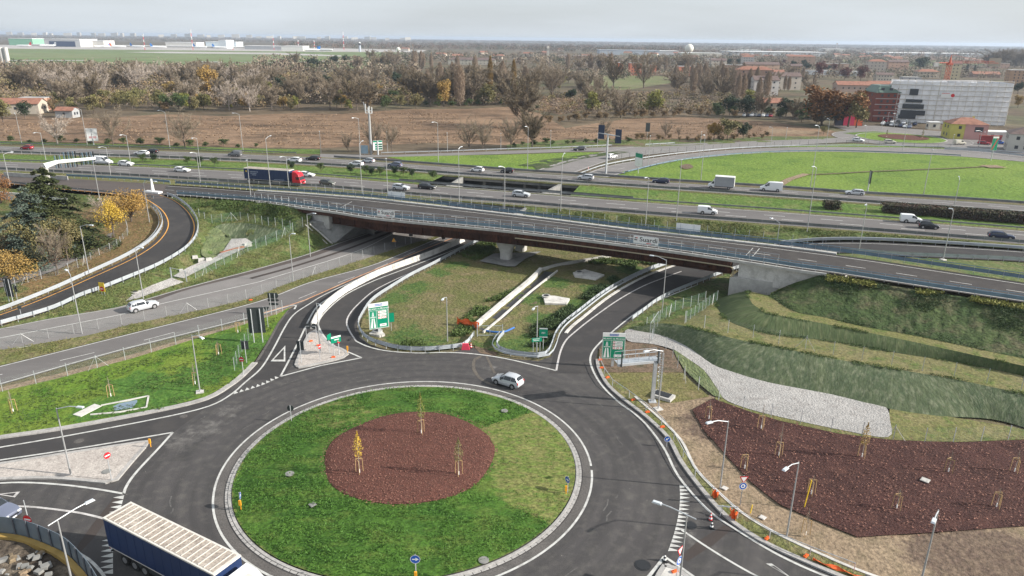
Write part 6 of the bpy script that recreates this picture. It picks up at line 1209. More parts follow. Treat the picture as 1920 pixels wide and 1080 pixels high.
def car(kind, col, label, px, toward, z=0.0, scale=1.0, detail=True, cat='car', group=None, glassroof=None, name=None):
    """px: ground point under the car's middle; toward: photo point its nose faces"""
    if kind not in CARC: CARC[kind] = car_parts(kind)
    parts, ty, rm, ar, wx, wr, hw, L, hl, tl, hm, tm, gm, pm, mm, st = CARC[kind]
    A = P(*px, z); B = P(*toward, z); d = B - A; rz = math.atan2(d.y, d.x) + math.pi
    o = thing(name or {'van': 'van', 'smallvan': 'van'}.get(kind, 'car'), label, cat, A, rz, group); o.scale = (scale,) * 3
    for k, me in parts.items():
        if not detail and k in ('rear_window',): pass
        q = inst(k.rsplit('_', 1)[0] if k.startswith('side') else k, me, o)
        if k == 'body': q.material_slots[0].link = 'OBJECT'; q.material_slots[0].material = CP[col]
    for x in wx:
        for s in (-1, 1):
            w_ = inst('wheel', ty, o, (x, s * (hw - .1), wr)); inst('rim', rm, w_)
            if detail: inst('wheel_arch', ar, o, (x, s * (hw - .012), wr + .04))
    if detail:
        for p in hl: inst('headlight', hm, o, p)
        for p in tl: inst('taillight', tm, o, p)
        inst('grille', gm, o, (-L / 2 + .05, 0, st[1][2] - .2)); inst('number_plate', pm, o, (L / 2 + .0, 0, .62)); inst('number_plate', pm, o, (-L / 2 - .01, 0, .42))
        for s in (-1, 1): inst('mirror', mm, o, (st[5][0] - L / 2 - .35, s * (hw + .07), st[5][2] + .05))
    return o
W_, E_ = -1, 1
def mcar(kind, col, label, x, y, dr, **k):
    ref = N1 if dr < 0 else S2; A = P(x, y, ZM); i = min(range(len(ref)), key=lambda j: (ref[j] - A).length); t = (ref[min(i + 1, len(ref) - 1)] - ref[max(i - 1, 0)]).normalized() * dr
    B = A + t * 5; u = proj(B); return car(kind, col, label, (x, y), u, ZM + .01, **k)
mcar('hatch', 'red', 'dark red car alone on the westbound carriageway at the far left', 51, 280, W_)
mcar('estate', 'white', 'white car half hidden by the median rail just behind the black one', 266, 290, W_)
mcar('estate', 'black', 'black car overlapping a white one on the westbound carriageway', 284, 287, W_)
mcar('smallvan', 'grey', 'grey people carrier on the westbound carriageway left of the lorry', 441, 293, W_, cat='van')
mcar('suv', 'white', 'white off-roader above the red cab of the lorry, westbound', 552, 304, W_)
mcar('estate', 'black', 'black saloon on the westbound carriageway above the lorry', 587, 300, W_)
mcar('suv', 'white', 'white car behind a lamp post left of the silver hatchback, westbound', 668, 311, W_)
mcar('hatch', 'silver', 'silver hatchback below the green electronic sign, westbound', 691, 305, W_)
mcar('suv', 'bluegrey', 'dark-roofed silver car right of the silver hatchback, westbound', 741, 313, W_)
mcar('hatch', 'white', 'white car on the bridge over the median opening, westbound', 895, 322, W_)
mcar('hatch', 'black', 'dark car half hidden by rails over the median opening, westbound', 951, 324, W_)
mcar('suv', 'silver', 'silver car right of the median opening, westbound', 1098, 337, W_)
mcar('estate', 'navy', 'dark blue estate left of the small box lorry, westbound', 1239, 343, W_)
mcar('van', 'white', 'white panel van with dark green flank behind the box lorry', 1445, 358, W_, cat='van')
mcar('estate', 'silver', 'silver estate alone beside the meadow, westbound', 1602, 365, W_)
mcar('van', 'white', 'tall white panel van at the tip of the fin gantry, eastbound', 194, 308, E_, cat='van')
mcar('suv', 'white', 'white car with black roof right of the tall van, eastbound', 237, 311, E_)
mcar('estate', 'white', 'white estate between the lorry and the tall van, eastbound', 342, 322, E_)
mcar('estate', 'white', 'white coupe directly in front of the red lorry cab', 575, 331, E_)
mcar('hatch', 'olive', 'grey-green hatchback right of the lorry, eastbound', 614, 347, E_)
mcar('suv', 'silver', 'silver car above the left banner, eastbound', 752, 356, E_)
mcar('estate', 'black', 'black car right of the silver one above the left banner, eastbound', 801, 354, E_)
mcar('suv', 'silver', 'silver car crossing the underpass bridge joint, eastbound', 977, 369, E_)
mcar('smallvan', 'white', 'white rounded people carrier with dark windows, eastbound', 1326, 401, E_)
mcar('smallvan', 'white', 'white delivery van just behind a black car, eastbound', 1707, 417, E_, cat='van')
mcar('hatch', 'black', 'black hatchback just ahead of the white delivery van, eastbound', 1740, 428, E_)
mcar('estate', 'navy', 'dark blue estate at the right edge, eastbound', 1876, 447, E_)
car('hatch', 'silver', 'silver hatchback driving on the roundabout above the lawn', (952, 721), (929, 714), 0, 1.02)
car('suv', 'silver', 'silver off-roader on the slip road at the left', (269, 580), (296, 573.5), 0)
car('suv', 'bluegrey', 'blue-grey car cut by the left edge above the hoarding', (-6, 967), (45, 981), 0)
car('suv', 'white', 'white car on the collector road beside the T-shaped gantry', (1147, 297), (1163, 294), ZN + .12)
car('estate', 'black', 'dark car on the exit road left of the T-shaped gantry', (1087, 282), (1070, 283), ZN + .1, detail=False)
car('estate', 'white', 'white car entering the far roundabout from the left', (1609, 265), (1640, 268), ZN + .15, detail=False)
car('suv', 'cream', 'pale car on the near side of the far roundabout', (1668, 269), (1690, 270), ZN + .15, detail=False)
car('smallvan', 'cream', 'pale van right of the far roundabout', (1799, 271), (1820, 271), ZN + .15, detail=False, cat='van')
car('estate', 'red', 'dark red car parked by the far right yard', (1845, 271), (1870, 273), ZN + .1, detail=False)
car('estate', 'blue', 'blue and white car parked right of the dark red one', (1874, 270), (1900, 272), ZN + .1, detail=False)
# parked cars by the far houses
cols = ['white', 'black', 'silver', 'grey', 'navy', 'white', 'bluegrey', 'red']
k = 0
for (x0, y0, x1, y1, n, gl) in ((1395, 218, 1445, 219, 8, 'car park left of the mural wall'), (1655, 234, 1705, 240, 7, 'forecourt below the wrapped building, front row'), (1662, 229, 1715, 235, 6, 'forecourt below the wrapped building, back row')):
    for i in range(n):
        t = i / (n - 1); a = (x0 + (x1 - x0) * t, y0 + (y1 - y0) * t); car(['hatch', 'estate', 'suv'][k % 3], cols[k % 8], f'parked car, {ordn[i]} from the left in the {gl}', a, (a[0] - 8, a[1] + 5 + (k % 3)), ZN + .1, detail=False, group='cars parked by the far buildings'); k += 1
# ---- lorries
def wheels(o, xs, hw, r=.5, dual=True):
    for x in xs:
        for s in (-1, 1):
            mb = MB(); mb.cyl((0, 0, 0), r, .32, 20, axis='y'); w_ = mb.build('wheel', M['tyre'], o, (x, s * (hw - .17), r)); mb = MB(); mb.cyl((0, s * .04, 0), r * .55, .3, 16, axis='y'); mb.build('rim', M['rim'], w_)
def cab(o, x0, mat, back=True):
    """tractor unit; front at x0 towards -x"""
    st = [(0, .55, 1.2, 1.3, .94), (.12, .35, 1.5, 1.55, .98), (.35, .35, 1.6, 2.55, .98), (.6, .35, 1.7, 3.2, .96), (1.3, .35, 1.8, 3.75, .9), (2.2, .45, 1.9, 3.85, .9), (2.35, .6, 1.9, 3.7, .88)]
    hw = 1.24; vs = []; n = 8
    for x, zl, zb, zt, f in st:
        for y, z in ((-hw, zl), (-hw, zb), (-hw * f, zt - .15), (-hw * f * .85, zt), (hw * f * .85, zt), (hw * f, zt - .15), (hw, zb), (hw, zl)): vs.append((x0 + x, y, z))
    fs = [(i * n + k, i * n + (k + 1) % n, (i + 1) * n + (k + 1) % n, (i + 1) * n + k) for i in range(len(st) - 1) for k in range(n)] + [tuple(range(n - 1, -1, -1)), tuple((len(st) - 1) * n + k for k in range(n))]
    mb = MB(); mb.add(vs, fs); c = mb.build('cab', mat, o)
    mb = MB(); mb.add([(x0 + .1, -1.1, 1.62), (x0 + .1, 1.1, 1.62), (x0 + .33, 1.08, 2.5), (x0 + .33, -1.08, 2.5)], [(0, 1, 2, 3)]); mb.build('windscreen', M['glass'], o)
    for s in (-1, 1):
        mb = MB(); mb.add([(x0 + .5, s * 1.255, 1.75), (x0 + 1.35, s * 1.25, 1.8), (x0 + 1.35, s * 1.2, 2.5), (x0 + .55, s * 1.23, 2.45)], [(0, 1, 2, 3)]); mb.build('side_window', M['glass'], o)
        mb = MB(); mb.box((x0 - .03, s * .95, .85), (.1, .4, .2)); mb.build('headlight', M['lamp_w'], o); mb = MB(); mb.box((x0 + .25, s * 1.42, 2.2), (.12, .2, .6)); mb.build('mirror', M['black'], o)
    mb = MB(); mb.box((x0 + .02, 0, 1.05), (.12, 1.5, .4)); mb.build('grille', M['black'], o); mb = MB(); mb.box((x0 + 1.0, 0, 3.72), (.5, .7, .12)); mb.build('roof_hatch', M['offwhite'], o)
    return c
def artic(label, A, B, z, cabmat, ribs=True, text=False):
    """A: middle of the trailer's rear, B: middle of the trailer's front (both on the ground)"""
    d = B - A; rz = math.atan2(d.y, d.x) + math.pi; c = A.lerp(B, .5); c.z = z; L = 13.5; o = thing('articulated_lorry', label, 'lorry', c, rz); hw = 1.26
    mb = MB(); mb.box((0, 0, 2.5), (L, 2 * hw, 2.76)); mb.build('curtain_side', M['tarp'], o)
    mb = MB(); mb.box((0, 0, 3.93), (L + .04, 2 * hw + .04, .14)); mb.box((0, 0, 1.14), (L + .02, 2 * hw + .03, .07)); rf = mb.build('roof_frame', M['offwhite'], o)
    mb = MB(); mb.box((0, 0, 4.005), (L - .5, 2 * hw - .3, .02)); mb.build('roof_sheet', ground('dusty_tarpaulin', [(.33, .28, .235), (.42, .37, .32), (.26, .22, .19)], [.4, 1.2, 5], rough=.8, bump=.3, bdist=.04), o)
    if ribs:
        mb = MB()
        for i in range(1, 21): mb.box((-L / 2 + i * L / 21, 0, 4.03), (.07, 2 * hw - .3, .05))
        mb.build('roof_ribs', M['offwhite'], o)
    mb = MB()
    for s in (-1, 1):
        for i in range(12): mb.box((-L / 2 + .6 + i * 1.12, s * (hw + .012), 2.5), (.035, .02, 2.6))
    mb.build('curtain_strap', flat('strap', (.02, .04, .11), .6), o)
    mb = MB()
    for s in (-.63, .63): mb.box((L / 2 + .02, s, 2.5), (.04, 1.2, 2.7))
    mb.build('rear_door', M['offwhite'], o)
    mb = MB(); mb.box((0, 0, .95), (L - .4, 1.0, .3)); mb.box((L / 2 - .05, 0, .6), (.1, 2.3, .15)); mb.build('chassis', M['black'], o)
    for s in (-1, 1): mb = MB(); mb.box((1.0, s * 1.15, .75), (5.0, .06, .5)); mb.build('side_guard', M['signback'], o); mb = MB(); mb.box((L / 2 + .05, s * 1.0, .85), (.05, .35, .14)); mb.build('taillight', M['lamp_r'], o)
    wheels(o, (L / 2 - 2.0, L / 2 - 3.3, L / 2 - 4.6, -L / 2 - 1.9, -L / 2 + 1.4), hw); cab(o, -L / 2 - 3.1, cabmat)
    mb = MB(); mb.box((-L / 2 - .3, 0, .8), (5.2, 2.2, .35)); mb.build('tractor_frame', M['black'], o)
    if text:
        mb = MB()
        for k, (x0, w_) in enumerate(((4.8, 2.6), (4.7, 1.9), (4.3, 1.3))): 
            for j in range(6): mb.box((x0 - j * w_ / 6, hw + .03, 3.15 - k * .42), (w_ / 8, .02, .2))
        mb.box((-3.6, hw + .03, 1.45), (3.0, .02, .12)); mb.build('faded_lettering', flat('faded_white', (.3, .34, .45), .6), o)
        mb = MB(); mb.box((6.0, hw + .03, 3.2), (.35, .02, .35)); mb.build('yellow_mark', M['yellow'], o)
    return o
A4 = (P(197.5, 971, 4) + P(246, 943, 4)) / 2; B4 = (P(398, 1078, 4) + P(447, 1037, 4)) / 2
artic('navy curtain-sided lorry with dusty ribbed roof and white cab in the bottom left foreground', A4, B4, 0, CP['white'])
A5 = P(468, 343, ZM); B5 = P(541, 348, ZM); A5.y += 1.0; B5.y += 1.0
artic('navy curtain-sided lorry with a red cab on the eastbound carriageway', A5, B5, ZM, flat('cab_red', (.55, .015, .03), .35), ribs=False, text=True)
# small box lorry
a = P(1372, 355, ZM); b = P(1332, 352, ZM); d = b - a; o = thing('box_lorry', 'small white lorry with a grey box body, westbound beside the meadow', 'lorry', a.lerp(b, .5), math.atan2(d.y, d.x) + math.pi)
mb = MB(); mb.box((.75, 0, 2.0), (4.9, 2.2, 2.5)); mb.build('box_body', flat('box_grey', (.3, .31, .33), .5, var=.1, vscale=.8), o); mb = MB(); mb.box((.75, 0, 3.3), (5.0, 2.3, .14)); mb.box((3.25, 0, 2.0), (.1, 2.3, 2.6)); mb.build('box_frame', M['white'], o)
mb = MB(); mb.add([(-3.4, -1, .5), (-3.4, 1, .5), (-3.4, 1, 1.0), (-3.4, -1, 1.0), (-2.8, -1, 1.3), (-2.8, 1, 1.3), (-2.2, -.95, 2.1), (-2.2, .95, 2.1), (-1.75, -1, .5), (-1.75, 1, .5), (-1.75, -.95, 2.9), (-1.75, .95, 2.9)], [(0, 1, 2, 3), (3, 2, 5, 4), (4, 5, 7, 6), (6, 7, 11, 10), (0, 3, 4, 6, 10, 8), (1, 9, 11, 7, 5, 2), (8, 10, 11, 9)]); mb.build('cab', CP['white'], o)
mb = MB(); mb.add([(-2.74, -.85, 1.38), (-2.74, .85, 1.38), (-2.25, .85, 2.06), (-2.25, -.85, 2.06)], [(0, 1, 2, 3)]); mb.build('windscreen', M['glass'], o)
for s in (-1, 1): mb = MB(); mb.add([(-2.55, s * 1.01, 1.35), (-1.9, s * 1.01, 1.35), (-1.9, s * .99, 2.0), (-2.2, s * .99, 1.95)], [(0, 1, 2, 3)]); mb.build('side_window', M['glass'], o)
mb = MB(); mb.box((.6, 0, .6), (5.0, .9, .25)); mb.build('chassis', M['black'], o); wheels(o, (-2.6, 2.0), 1.05, .38)
# == vegetation
def leafmat(name, c1, c2, c3=None, trans=.15):
    m, n, b = newmat(name); N = n.nodes.new; Lk = n.links.new; b.inputs['Roughness'].default_value = .7; b.inputs['Specular IOR Level'].default_value = .25
    oi = N('ShaderNodeObjectInfo'); g = N('ShaderNodeNewGeometry'); t = N('ShaderNodeTexNoise'); t.inputs['Scale'].default_value = .55; t.inputs['Detail'].default_value = 3; Lk(g.outputs['Position'], t.inputs['Vector'])
    r = N('ShaderNodeMapRange'); r.inputs[1].default_value = .35; r.inputs[2].default_value = .65; Lk(t.outputs['Fac'], r.inputs[0])
    x = N('ShaderNodeMixRGB'); x.inputs[1].default_value = (*c1, 1); x.inputs[2].default_value = (*c2, 1); Lk(r.outputs[0], x.inputs[0])
    y = N('ShaderNodeMixRGB'); y.inputs[2].default_value = (*(c3 or c2), 1); Lk(x.outputs[0], y.inputs[1]); k = N('ShaderNodeMath'); k.operation = 'MULTIPLY'; k.inputs[1].default_value = .8; Lk(oi.outputs['Random'], k.inputs[0]); Lk(k.outputs[0], y.inputs[0])
    Lk(y.outputs[0], b.inputs['Base Color']); return m
L_ = dict(
 twig=leafmat('bare_twigs', (.225, .183, .135), (.285, .232, .168), (.24, .195, .145)), twig_p=leafmat('pale_twigs', (.42, .36, .3), (.48, .41, .35), (.38, .32, .27)), twig_d=leafmat('dark_twigs', (.15, .122, .082), (.19, .15, .10)),
 poplar=leafmat('poplar_twigs', (.28, .215, .16), (.33, .25, .18), (.3, .24, .19)), poplar_g=leafmat('golden_poplar', (.2, .14, .06), (.26, .17, .06)),
 olive=leafmat('olive_leaves', (.15, .15, .055), (.2, .185, .075), (.19, .155, .07)), green=leafmat('green_leaves', (.05, .085, .025), (.08, .115, .035), (.06, .08, .03)), ygreen=leafmat('yellow_green_leaves', (.16, .18, .04), (.24, .23, .06)),
 yellow=leafmat('yellow_leaves', (.5, .33, .04), (.6, .42, .06), (.42, .29, .05)), gold=leafmat('golden_leaves', (.4, .24, .06), (.32, .2, .06), (.3, .22, .08)), rust=leafmat('rust_leaves', (.2, .09, .035), (.27, .13, .045), (.2, .1, .04)),
 redp=leafmat('dark_red_leaves', (.12, .035, .03), (.16, .05, .04), (.1, .04, .035)), dark=leafmat('dark_evergreen', (.022, .04, .02), (.035, .055, .028)), cedar=leafmat('cedar_needles', (.045, .06, .022), (.075, .085, .032)), bluec=leafmat('blue_cedar_needles', (.07, .10, .075), (.11, .14, .11)),
 brownb=leafmat('brown_bush', (.19, .13, .07), (.26, .175, .09), (.2, .15, .08)), hedge=leafmat('reddish_hedge', (.10, .05, .04), (.06, .07, .035)))
def rv(r): return Vector((r.gauss(0, 1), r.gauss(0, 1), r.gauss(0, 1))).normalized()
def leaf(mb, p, s, r, flat_=0.0):
    n = rv(r); n.z = abs(n.z) + flat_; n.normalize(); u = n.orthogonal().normalized(); v = n.cross(u); a = r.random() * 6.28; u2 = u * math.cos(a) + v * math.sin(a); v2 = n.cross(u2); mb.add([p - u2 * s, p - v2 * s * .55, p + u2 * s, p + v2 * s * .55], [(0, 1, 2, 3)])
def sliver(mb, p, d, L, w_, r):
    s = d.cross(rv(r)).normalized() * w_; mb.add([p - s, p + s, p + d * L], [(0, 1, 2)])
def branchy(seed, h, spread, n_limb, n_twig, up_=.9, w_=.045, tw=.9, trunk=.28, start=.22, arch=0.0):
    """bare crown: limbs forking out of the trunk, thin twigs along them (unit: metres)"""
    r = random.Random(seed); tr = MB(); cr_ = MB(); tr.tube([(0, 0, -.1), (.1, 0, h * .3), (.15, .1, h * .55)], [trunk, trunk * .7, trunk * .4], 6)
    ends = []
    for i in range(n_limb):
        a = 2.4 * i + r.random(); z0 = h * (start + .4 * r.random()); base = Vector((.1, .05, z0)); out = Vector((math.cos(a), math.sin(a), 0)); L = h * (1 - start) * r.uniform(.55, .95)
        pts = [base]; d = (out * r.uniform(.5, 1.0) * spread + Vector((0, 0, up_))).normalized()
        for k in range(4): d = (d + rv(r) * .22 + Vector((0, 0, .1 - arch * k * .3))).normalized(); pts.append(pts[-1] + d * L / 4)
        tr.tube(pts, [trunk * .38, trunk * .3, trunk * .2, trunk * .13, .03], 4, cap=False); ends.append(pts)
        for f in range(3):
            j = r.randint(1, 3); q = pts[j]; e = (pts[j + 1] - pts[j]).normalized(); e = (e + rv(r) * .8 + Vector((0, 0, .25))).normalized(); p2 = [q, q + e * L * .22, q + (e + rv(r) * .25).normalized() * L * .42]
            tr.tube(p2, [trunk * .16, .04, .02], 3, cap=False); ends.append(p2)
    for _ in range(n_twig):
        pts = r.choice(ends); k = r.randint(0 if len(pts) < 4 else 1, len(pts) - 2); t = r.random(); p = pts[k].lerp(pts[k + 1], t); d = ((pts[k + 1] - pts[k]).normalized() * .8 + rv(r) * .9 + Vector((0, 0, .35 - arch))).normalized()
        p = p + rv(r) * .35 * r.random(); sliver(cr_, p, d, tw * r.uniform(.6, 1.5), w_ * r.uniform(.7, 1.3), r)
        if r.random() < .6: q = p + d * tw * .5; sliver(cr_, q, (d + rv(r) * .9).normalized(), tw * .7, w_ * .7, r)
    return tr, cr_
def leafy(seed, h, rx, rz_, n_leaf, s, lobes=9, trunk=.2, base=.25, flat_=.3):
    """leafy crown of uneven lobes"""
    r = random.Random(seed); tr = MB(); cr_ = MB(); tr.tube([(0, 0, -.1), (.05, 0, h * base), (.1, .05, h * .6)], [trunk, trunk * .8, trunk * .4], 6); L = []
    for i in range(lobes):
        a = 2.4 * i + r.random(); q = r.uniform(.15, .75); c = Vector((math.cos(a) * rx * q, math.sin(a) * rx * q, h - rz_ + r.uniform(-.7, .65) * rz_)); L.append((c, rx * r.uniform(.32, .55))); tr.tube([(.05, 0, h * base), Vector((0, 0, h * base)).lerp(c, .6) + Vector((0, 0, -.2)), c], [trunk * .4, trunk * .25, .03], 4, cap=False)
    for _ in range(n_leaf):
        c, q = r.choice(L); d = rv(r); k = r.random() ** .45 * q; leaf(cr_, c + Vector((d.x * k, d.y * k, d.z * k * .85)), s * r.uniform(.6, 1.4), r, flat_)
    return tr, cr_
def columnar(seed, h, w_, n, tw=.9, ww=.05):
    r = random.Random(seed); tr = MB(); cr_ = MB(); tr.tube([(0, 0, -.1), (.1, 0, h * .5), (0, 0, h * .92)], [.25, .16, .04], 5)
    for _ in range(n):
        t = r.random() ** .8; z = h * (.08 + .9 * t); rad = w_ * (.35 + .65 * math.sin(math.pi * min(1, (t * .85 + .12))) ** .8) * r.random() ** .6 * (1 if t < .8 else (1 - t) * 5 * .8 + .2); a = r.random() * 6.28
        sliver(cr_, Vector((rad * math.cos(a), rad * math.sin(a), z)), (Vector((math.cos(a) * .25, math.sin(a) * .25, 1)) + rv(r) * .25).normalized(), tw * r.uniform(.7, 1.5), ww * r.uniform(.7, 1.4), r)
    return tr, cr_
def cedar(seed, h, spread, n, s=.2):
    r = random.Random(seed); tr = MB(); cr_ = MB(); tr.tube([(0, 0, -.2), (.1, .1, h * .5), (.1, 0, h)], [.45, .28, .05], 7)
    nb = 46
    for i in range(nb):
        t = (i + r.random()) / nb; z = h * (.1 + .88 * t); a = 2.4 * i + r.random() * .6; L = spread * (1 - t) ** .75 * r.uniform(.7, 1.15) + .6; out = Vector((math.cos(a), math.sin(a), 0)); pts = [Vector((0, 0, z)) + out * L * f + Vector((0, 0, (.12 * f - .30 * f * f) * L)) for f in (0, .35, .7, 1)]
        tr.tube(pts, [.12, .08, .05, .02], 4, cap=False); side = Vector((-out.y, out.x, 0))
        for _ in range(int(n / nb * (.5 + L / spread))):
            f = r.random() ** .7; k = min(2, int(f * 3)); p = pts[k].lerp(pts[k + 1], f * 3 - k); wd = L * .26 * (1 - abs(f - .5)) * r.gauss(0, .7); q = p + side * wd + Vector((0, 0, r.gauss(0, .10) - abs(wd) * .18)); leaf(cr_, q, s * r.uniform(.6, 1.5), r, 1.2)
    return tr, cr_
TP = {}
def proto(key, gen, bark='bark', leafm='twig'):
    tr, c = gen; TP[key] = (tr.mesh('trunk', M[bark]), c.mesh('crown', L_[leafm]))
for i in range(4): proto(f'bare{i}', branchy(20 + i, 12, .95, 16, 4600, start=.1, w_=.06, tw=1.0), 'bark', 'twig')
for i in range(2): proto(f'bared{i}', branchy(30 + i, 12, .85, 16, 4600, start=.08, w_=.06, tw=1.0), 'bark', 'twig_d')
for i in range(2): proto(f'pale{i}', branchy(40 + i, 12, 1.05, 18, 2600, start=.12, w_=.055), 'bark_pale', 'twig_p')
for i in range(4): proto(f'thin{i}', branchy(25 + i, 12, 1.0, 16, 4200, start=.1, w_=.026, tw=1.0, trunk=.2), 'bark', 'twig')
for i in range(3): proto(f'poplar{i}', columnar(50 + i, 15, 1.9, 4600), 'bark', 'poplar')
proto('poplarg', columnar(57, 16, 1.35, 3200, ww=.07), 'bark', 'poplar_g')
for k, lm in (('olive', 'olive'), ('green', 'green'), ('ygreen', 'ygreen'), ('gold', 'gold'), ('rust', 'rust'), ('redp', 'redp'), ('dark', 'dark'), ('brownb', 'brownb')):
    for i in range(2): proto(f'{k}{i}', leafy(60 + i + len(k) * 3, 9, 4.2, 3.6, 2200, .3, 12), 'bark', lm)
proto('conif', cedar(90, 12, 3.6, 2600, .3), 'bark', 'dark')
def tree(key, label, loc, h, sx=1.0, rz=None, name='tree', group=None, cat='tree', part='crown'):
    tr, c = TP[key]; base = {'bare': 12, 'thin': 12, 'pale': 12, 'popl': 15, 'coni': 12}.get(key[:4], 9); s = h / base
    o = thing(name, label, cat, loc, rnd.random() * 6.28 if rz is None else rz, group); o.scale = (s * sx, s * sx, s); inst('trunk', tr, o); inst(part, c, o); return o
# ---- the woodland band (base points in photo pixels)
names = {'thin': ('bare_tree', ''), 'bare': ('bare_tree', 'bare grey-brown tree'), 'pale': ('bare_tree', 'pale-limbed bare tree'), 'popl': ('poplar_tree', 'tall narrow bare poplar'), 'oliv': ('broadleaf_tree', 'olive-green bushy tree'), 'gree': ('broadleaf_tree', 'dark green leafy tree'), 'ygre': ('broadleaf_tree', 'yellow-green tree'), 'gold': ('broadleaf_tree', 'golden autumn tree'), 'rust': ('broadleaf_tree', 'rust-brown autumn tree'), 'redp': ('broadleaf_tree', 'dark red tree'), 'dark': ('evergreen_tree', 'dark evergreen tree'), 'brow': ('shrub', 'brown scrubby bush'), 'coni': ('conifer', 'dark pointed conifer')}
COUNT = {}
def wood(poly, n, mix, hr, area, minh=None):
    xs = [p[0] for p in poly]; ys = [p[1] for p in poly]; pts = []
    world = [P(*p, ZN) for p in poly]; X = [p.x for p in world]; Y = [p.y for p in world]; t = 0
    while len(pts) < n and t < n * 60:
        t += 1; x, y = rnd.uniform(min(X), max(X)), rnd.uniform(min(Y), max(Y))
        if inpoly(x, y, [(p.x, p.y) for p in world]) and all((x - a) ** 2 + (y - b) ** 2 > (area_min * .8) ** 2 for a, b in pts): pts.append((x, y))
        if t % (n * 6) == 0: area_min_shrink()
    for x, y in sorted(pts, key=lambda q: q[0]):
        k = rnd.choices([m_[0] for m_ in mix], [m_[1] for m_ in mix])[0]; key = k if k in TP else k + str(rnd.randrange(4 if k == 'bare' else 3 if k == 'poplar' else 2)); nm, ds = names[key[:4]]
        hh = rnd.uniform(*hr) * (.62 if key[:4] in ('oliv', 'gree', 'ygre', 'gold', 'rust') else .4 if key[:4] == 'brow' else 1.2 if key[:4] == 'popl' else 1)
        tree(key, f'{ds} in {area}', (x, y, ZN), hh, rnd.uniform(.9, 1.25), name=nm, group=f'{ds}s in {area}')
area_min = 7.0
def area_min_shrink():
    global area_min; area_min *= .7
def W3(*a, **k):
    global area_min; area_min = 7.0; wood(*a, **k)
A1 = 'the left wood'; A2 = 'the middle wood'; A3 = 'the thickets beyond the field'; A4_ = 'the poplar stand'
W3([(-60, 168), (120, 155), (300, 150), (480, 158), (520, 175), (480, 190), (300, 182), (150, 180), (-60, 190)], 62, [('bare', 6), ('bared', 3), ('pale', 1.5), ('olive', .6), ('gold', .7)], (12, 16), A1)
W3([(80, 196), (250, 192), (440, 190), (560, 190), (740, 190), (790, 196), (740, 206), (560, 210), (430, 212), (330, 211), (230, 206), (90, 208)], 52, [('bare', 3), ('bared', 1.4), ('pale', 1), ('olive', 5), ('green', 1), ('brownb', 2), ('ygreen', .7), ('gold', .5)], (11, 15), A1)
W3([(480, 150), (640, 148), (800, 146), (960, 150), (980, 175), (800, 178), (640, 182), (520, 180)], 54, [('bare', 4), ('bared', 3), ('olive', 1.6), ('gold', 1), ('dark', .8), ('brownb', 1.5), ('ygreen', .8), ('green', .6)], (10, 14), A2)
W3([(740, 178), (880, 176), (1000, 178), (1010, 198), (900, 200), (800, 200)], 30, [('bare', 3), ('bared', 2), ('poplar', 2), ('olive', 1.5), ('gold', .8)], (15, 20), A2)
W3([(540, 122), (700, 118), (760, 128), (700, 140), (560, 138)], 16, [('bare', 3), ('bared', 2), ('dark', 1), ('olive', 1)], (14, 17), A2)
W3([(1040, 150), (1120, 160), (1180, 200), (1260, 212), (1340, 210), (1340, 218), (1240, 220), (1140, 222), (1070, 234), (1040, 226), (1050, 190), (1010, 170)], 28, [('bare', 3), ('bared', 3), ('olive', 1), ('green', 1), ('brownb', 3), ('dark', .8), ('ygreen', .5)], (8, 13), A3)
W3([(1265, 150), (1340, 150), (1440, 158), (1460, 175), (1440, 200), (1380, 205), (1300, 190), (1265, 178)], 40, [('poplar', 8), ('bare', 1)], (13, 16), A4_)
W3([(1060, 128), (1180, 126), (1300, 128), (1300, 138), (1180, 142), (1060, 140)], 20, [('poplar', 4), ('bare', 4), ('bared', 2), ('rust', .6)], (14, 18), 'the orange houses garden')
W3([(1340, 212), (1480, 216), (1580, 230), (1560, 240), (1460, 224), (1340, 222)], 26, [('dark', 3), ('green', 4), ('bared', 2), ('brownb', 2)], (8, 12), 'the car park hedge')
W3([(1340, 120), (1600, 122), (1600, 140), (1500, 150), (1340, 138)], 18, [('bare', 2), ('dark', 3), ('redp', 1), ('coni', 0), ('olive', 1), ('poplar', 1)], (9, 13), 'the gardens at the right')
W3([(766, 116), (806, 116), (812, 134), (772, 134)], 8, [('poplar', 1)], (15, 19), 'the spire poplars')
W3([(840, 140), (900, 140), (900, 160), (850, 160)], 5, [('poplar', 1)], (14, 17), 'the central poplars')
W3([(1420, 150), (1560, 165), (1600, 190), (1500, 200), (1440, 190)], 12, [('bare', 2), ('poplar', 1), ('olive', 1), ('brownb', 1)], (8, 12), 'the gardens at the right')
W3([(1820, 118), (1960, 120), (1960, 132), (1860, 134)], 14, [('bared', 3), ('bare', 2)], (20, 26), 'the right edge wood')
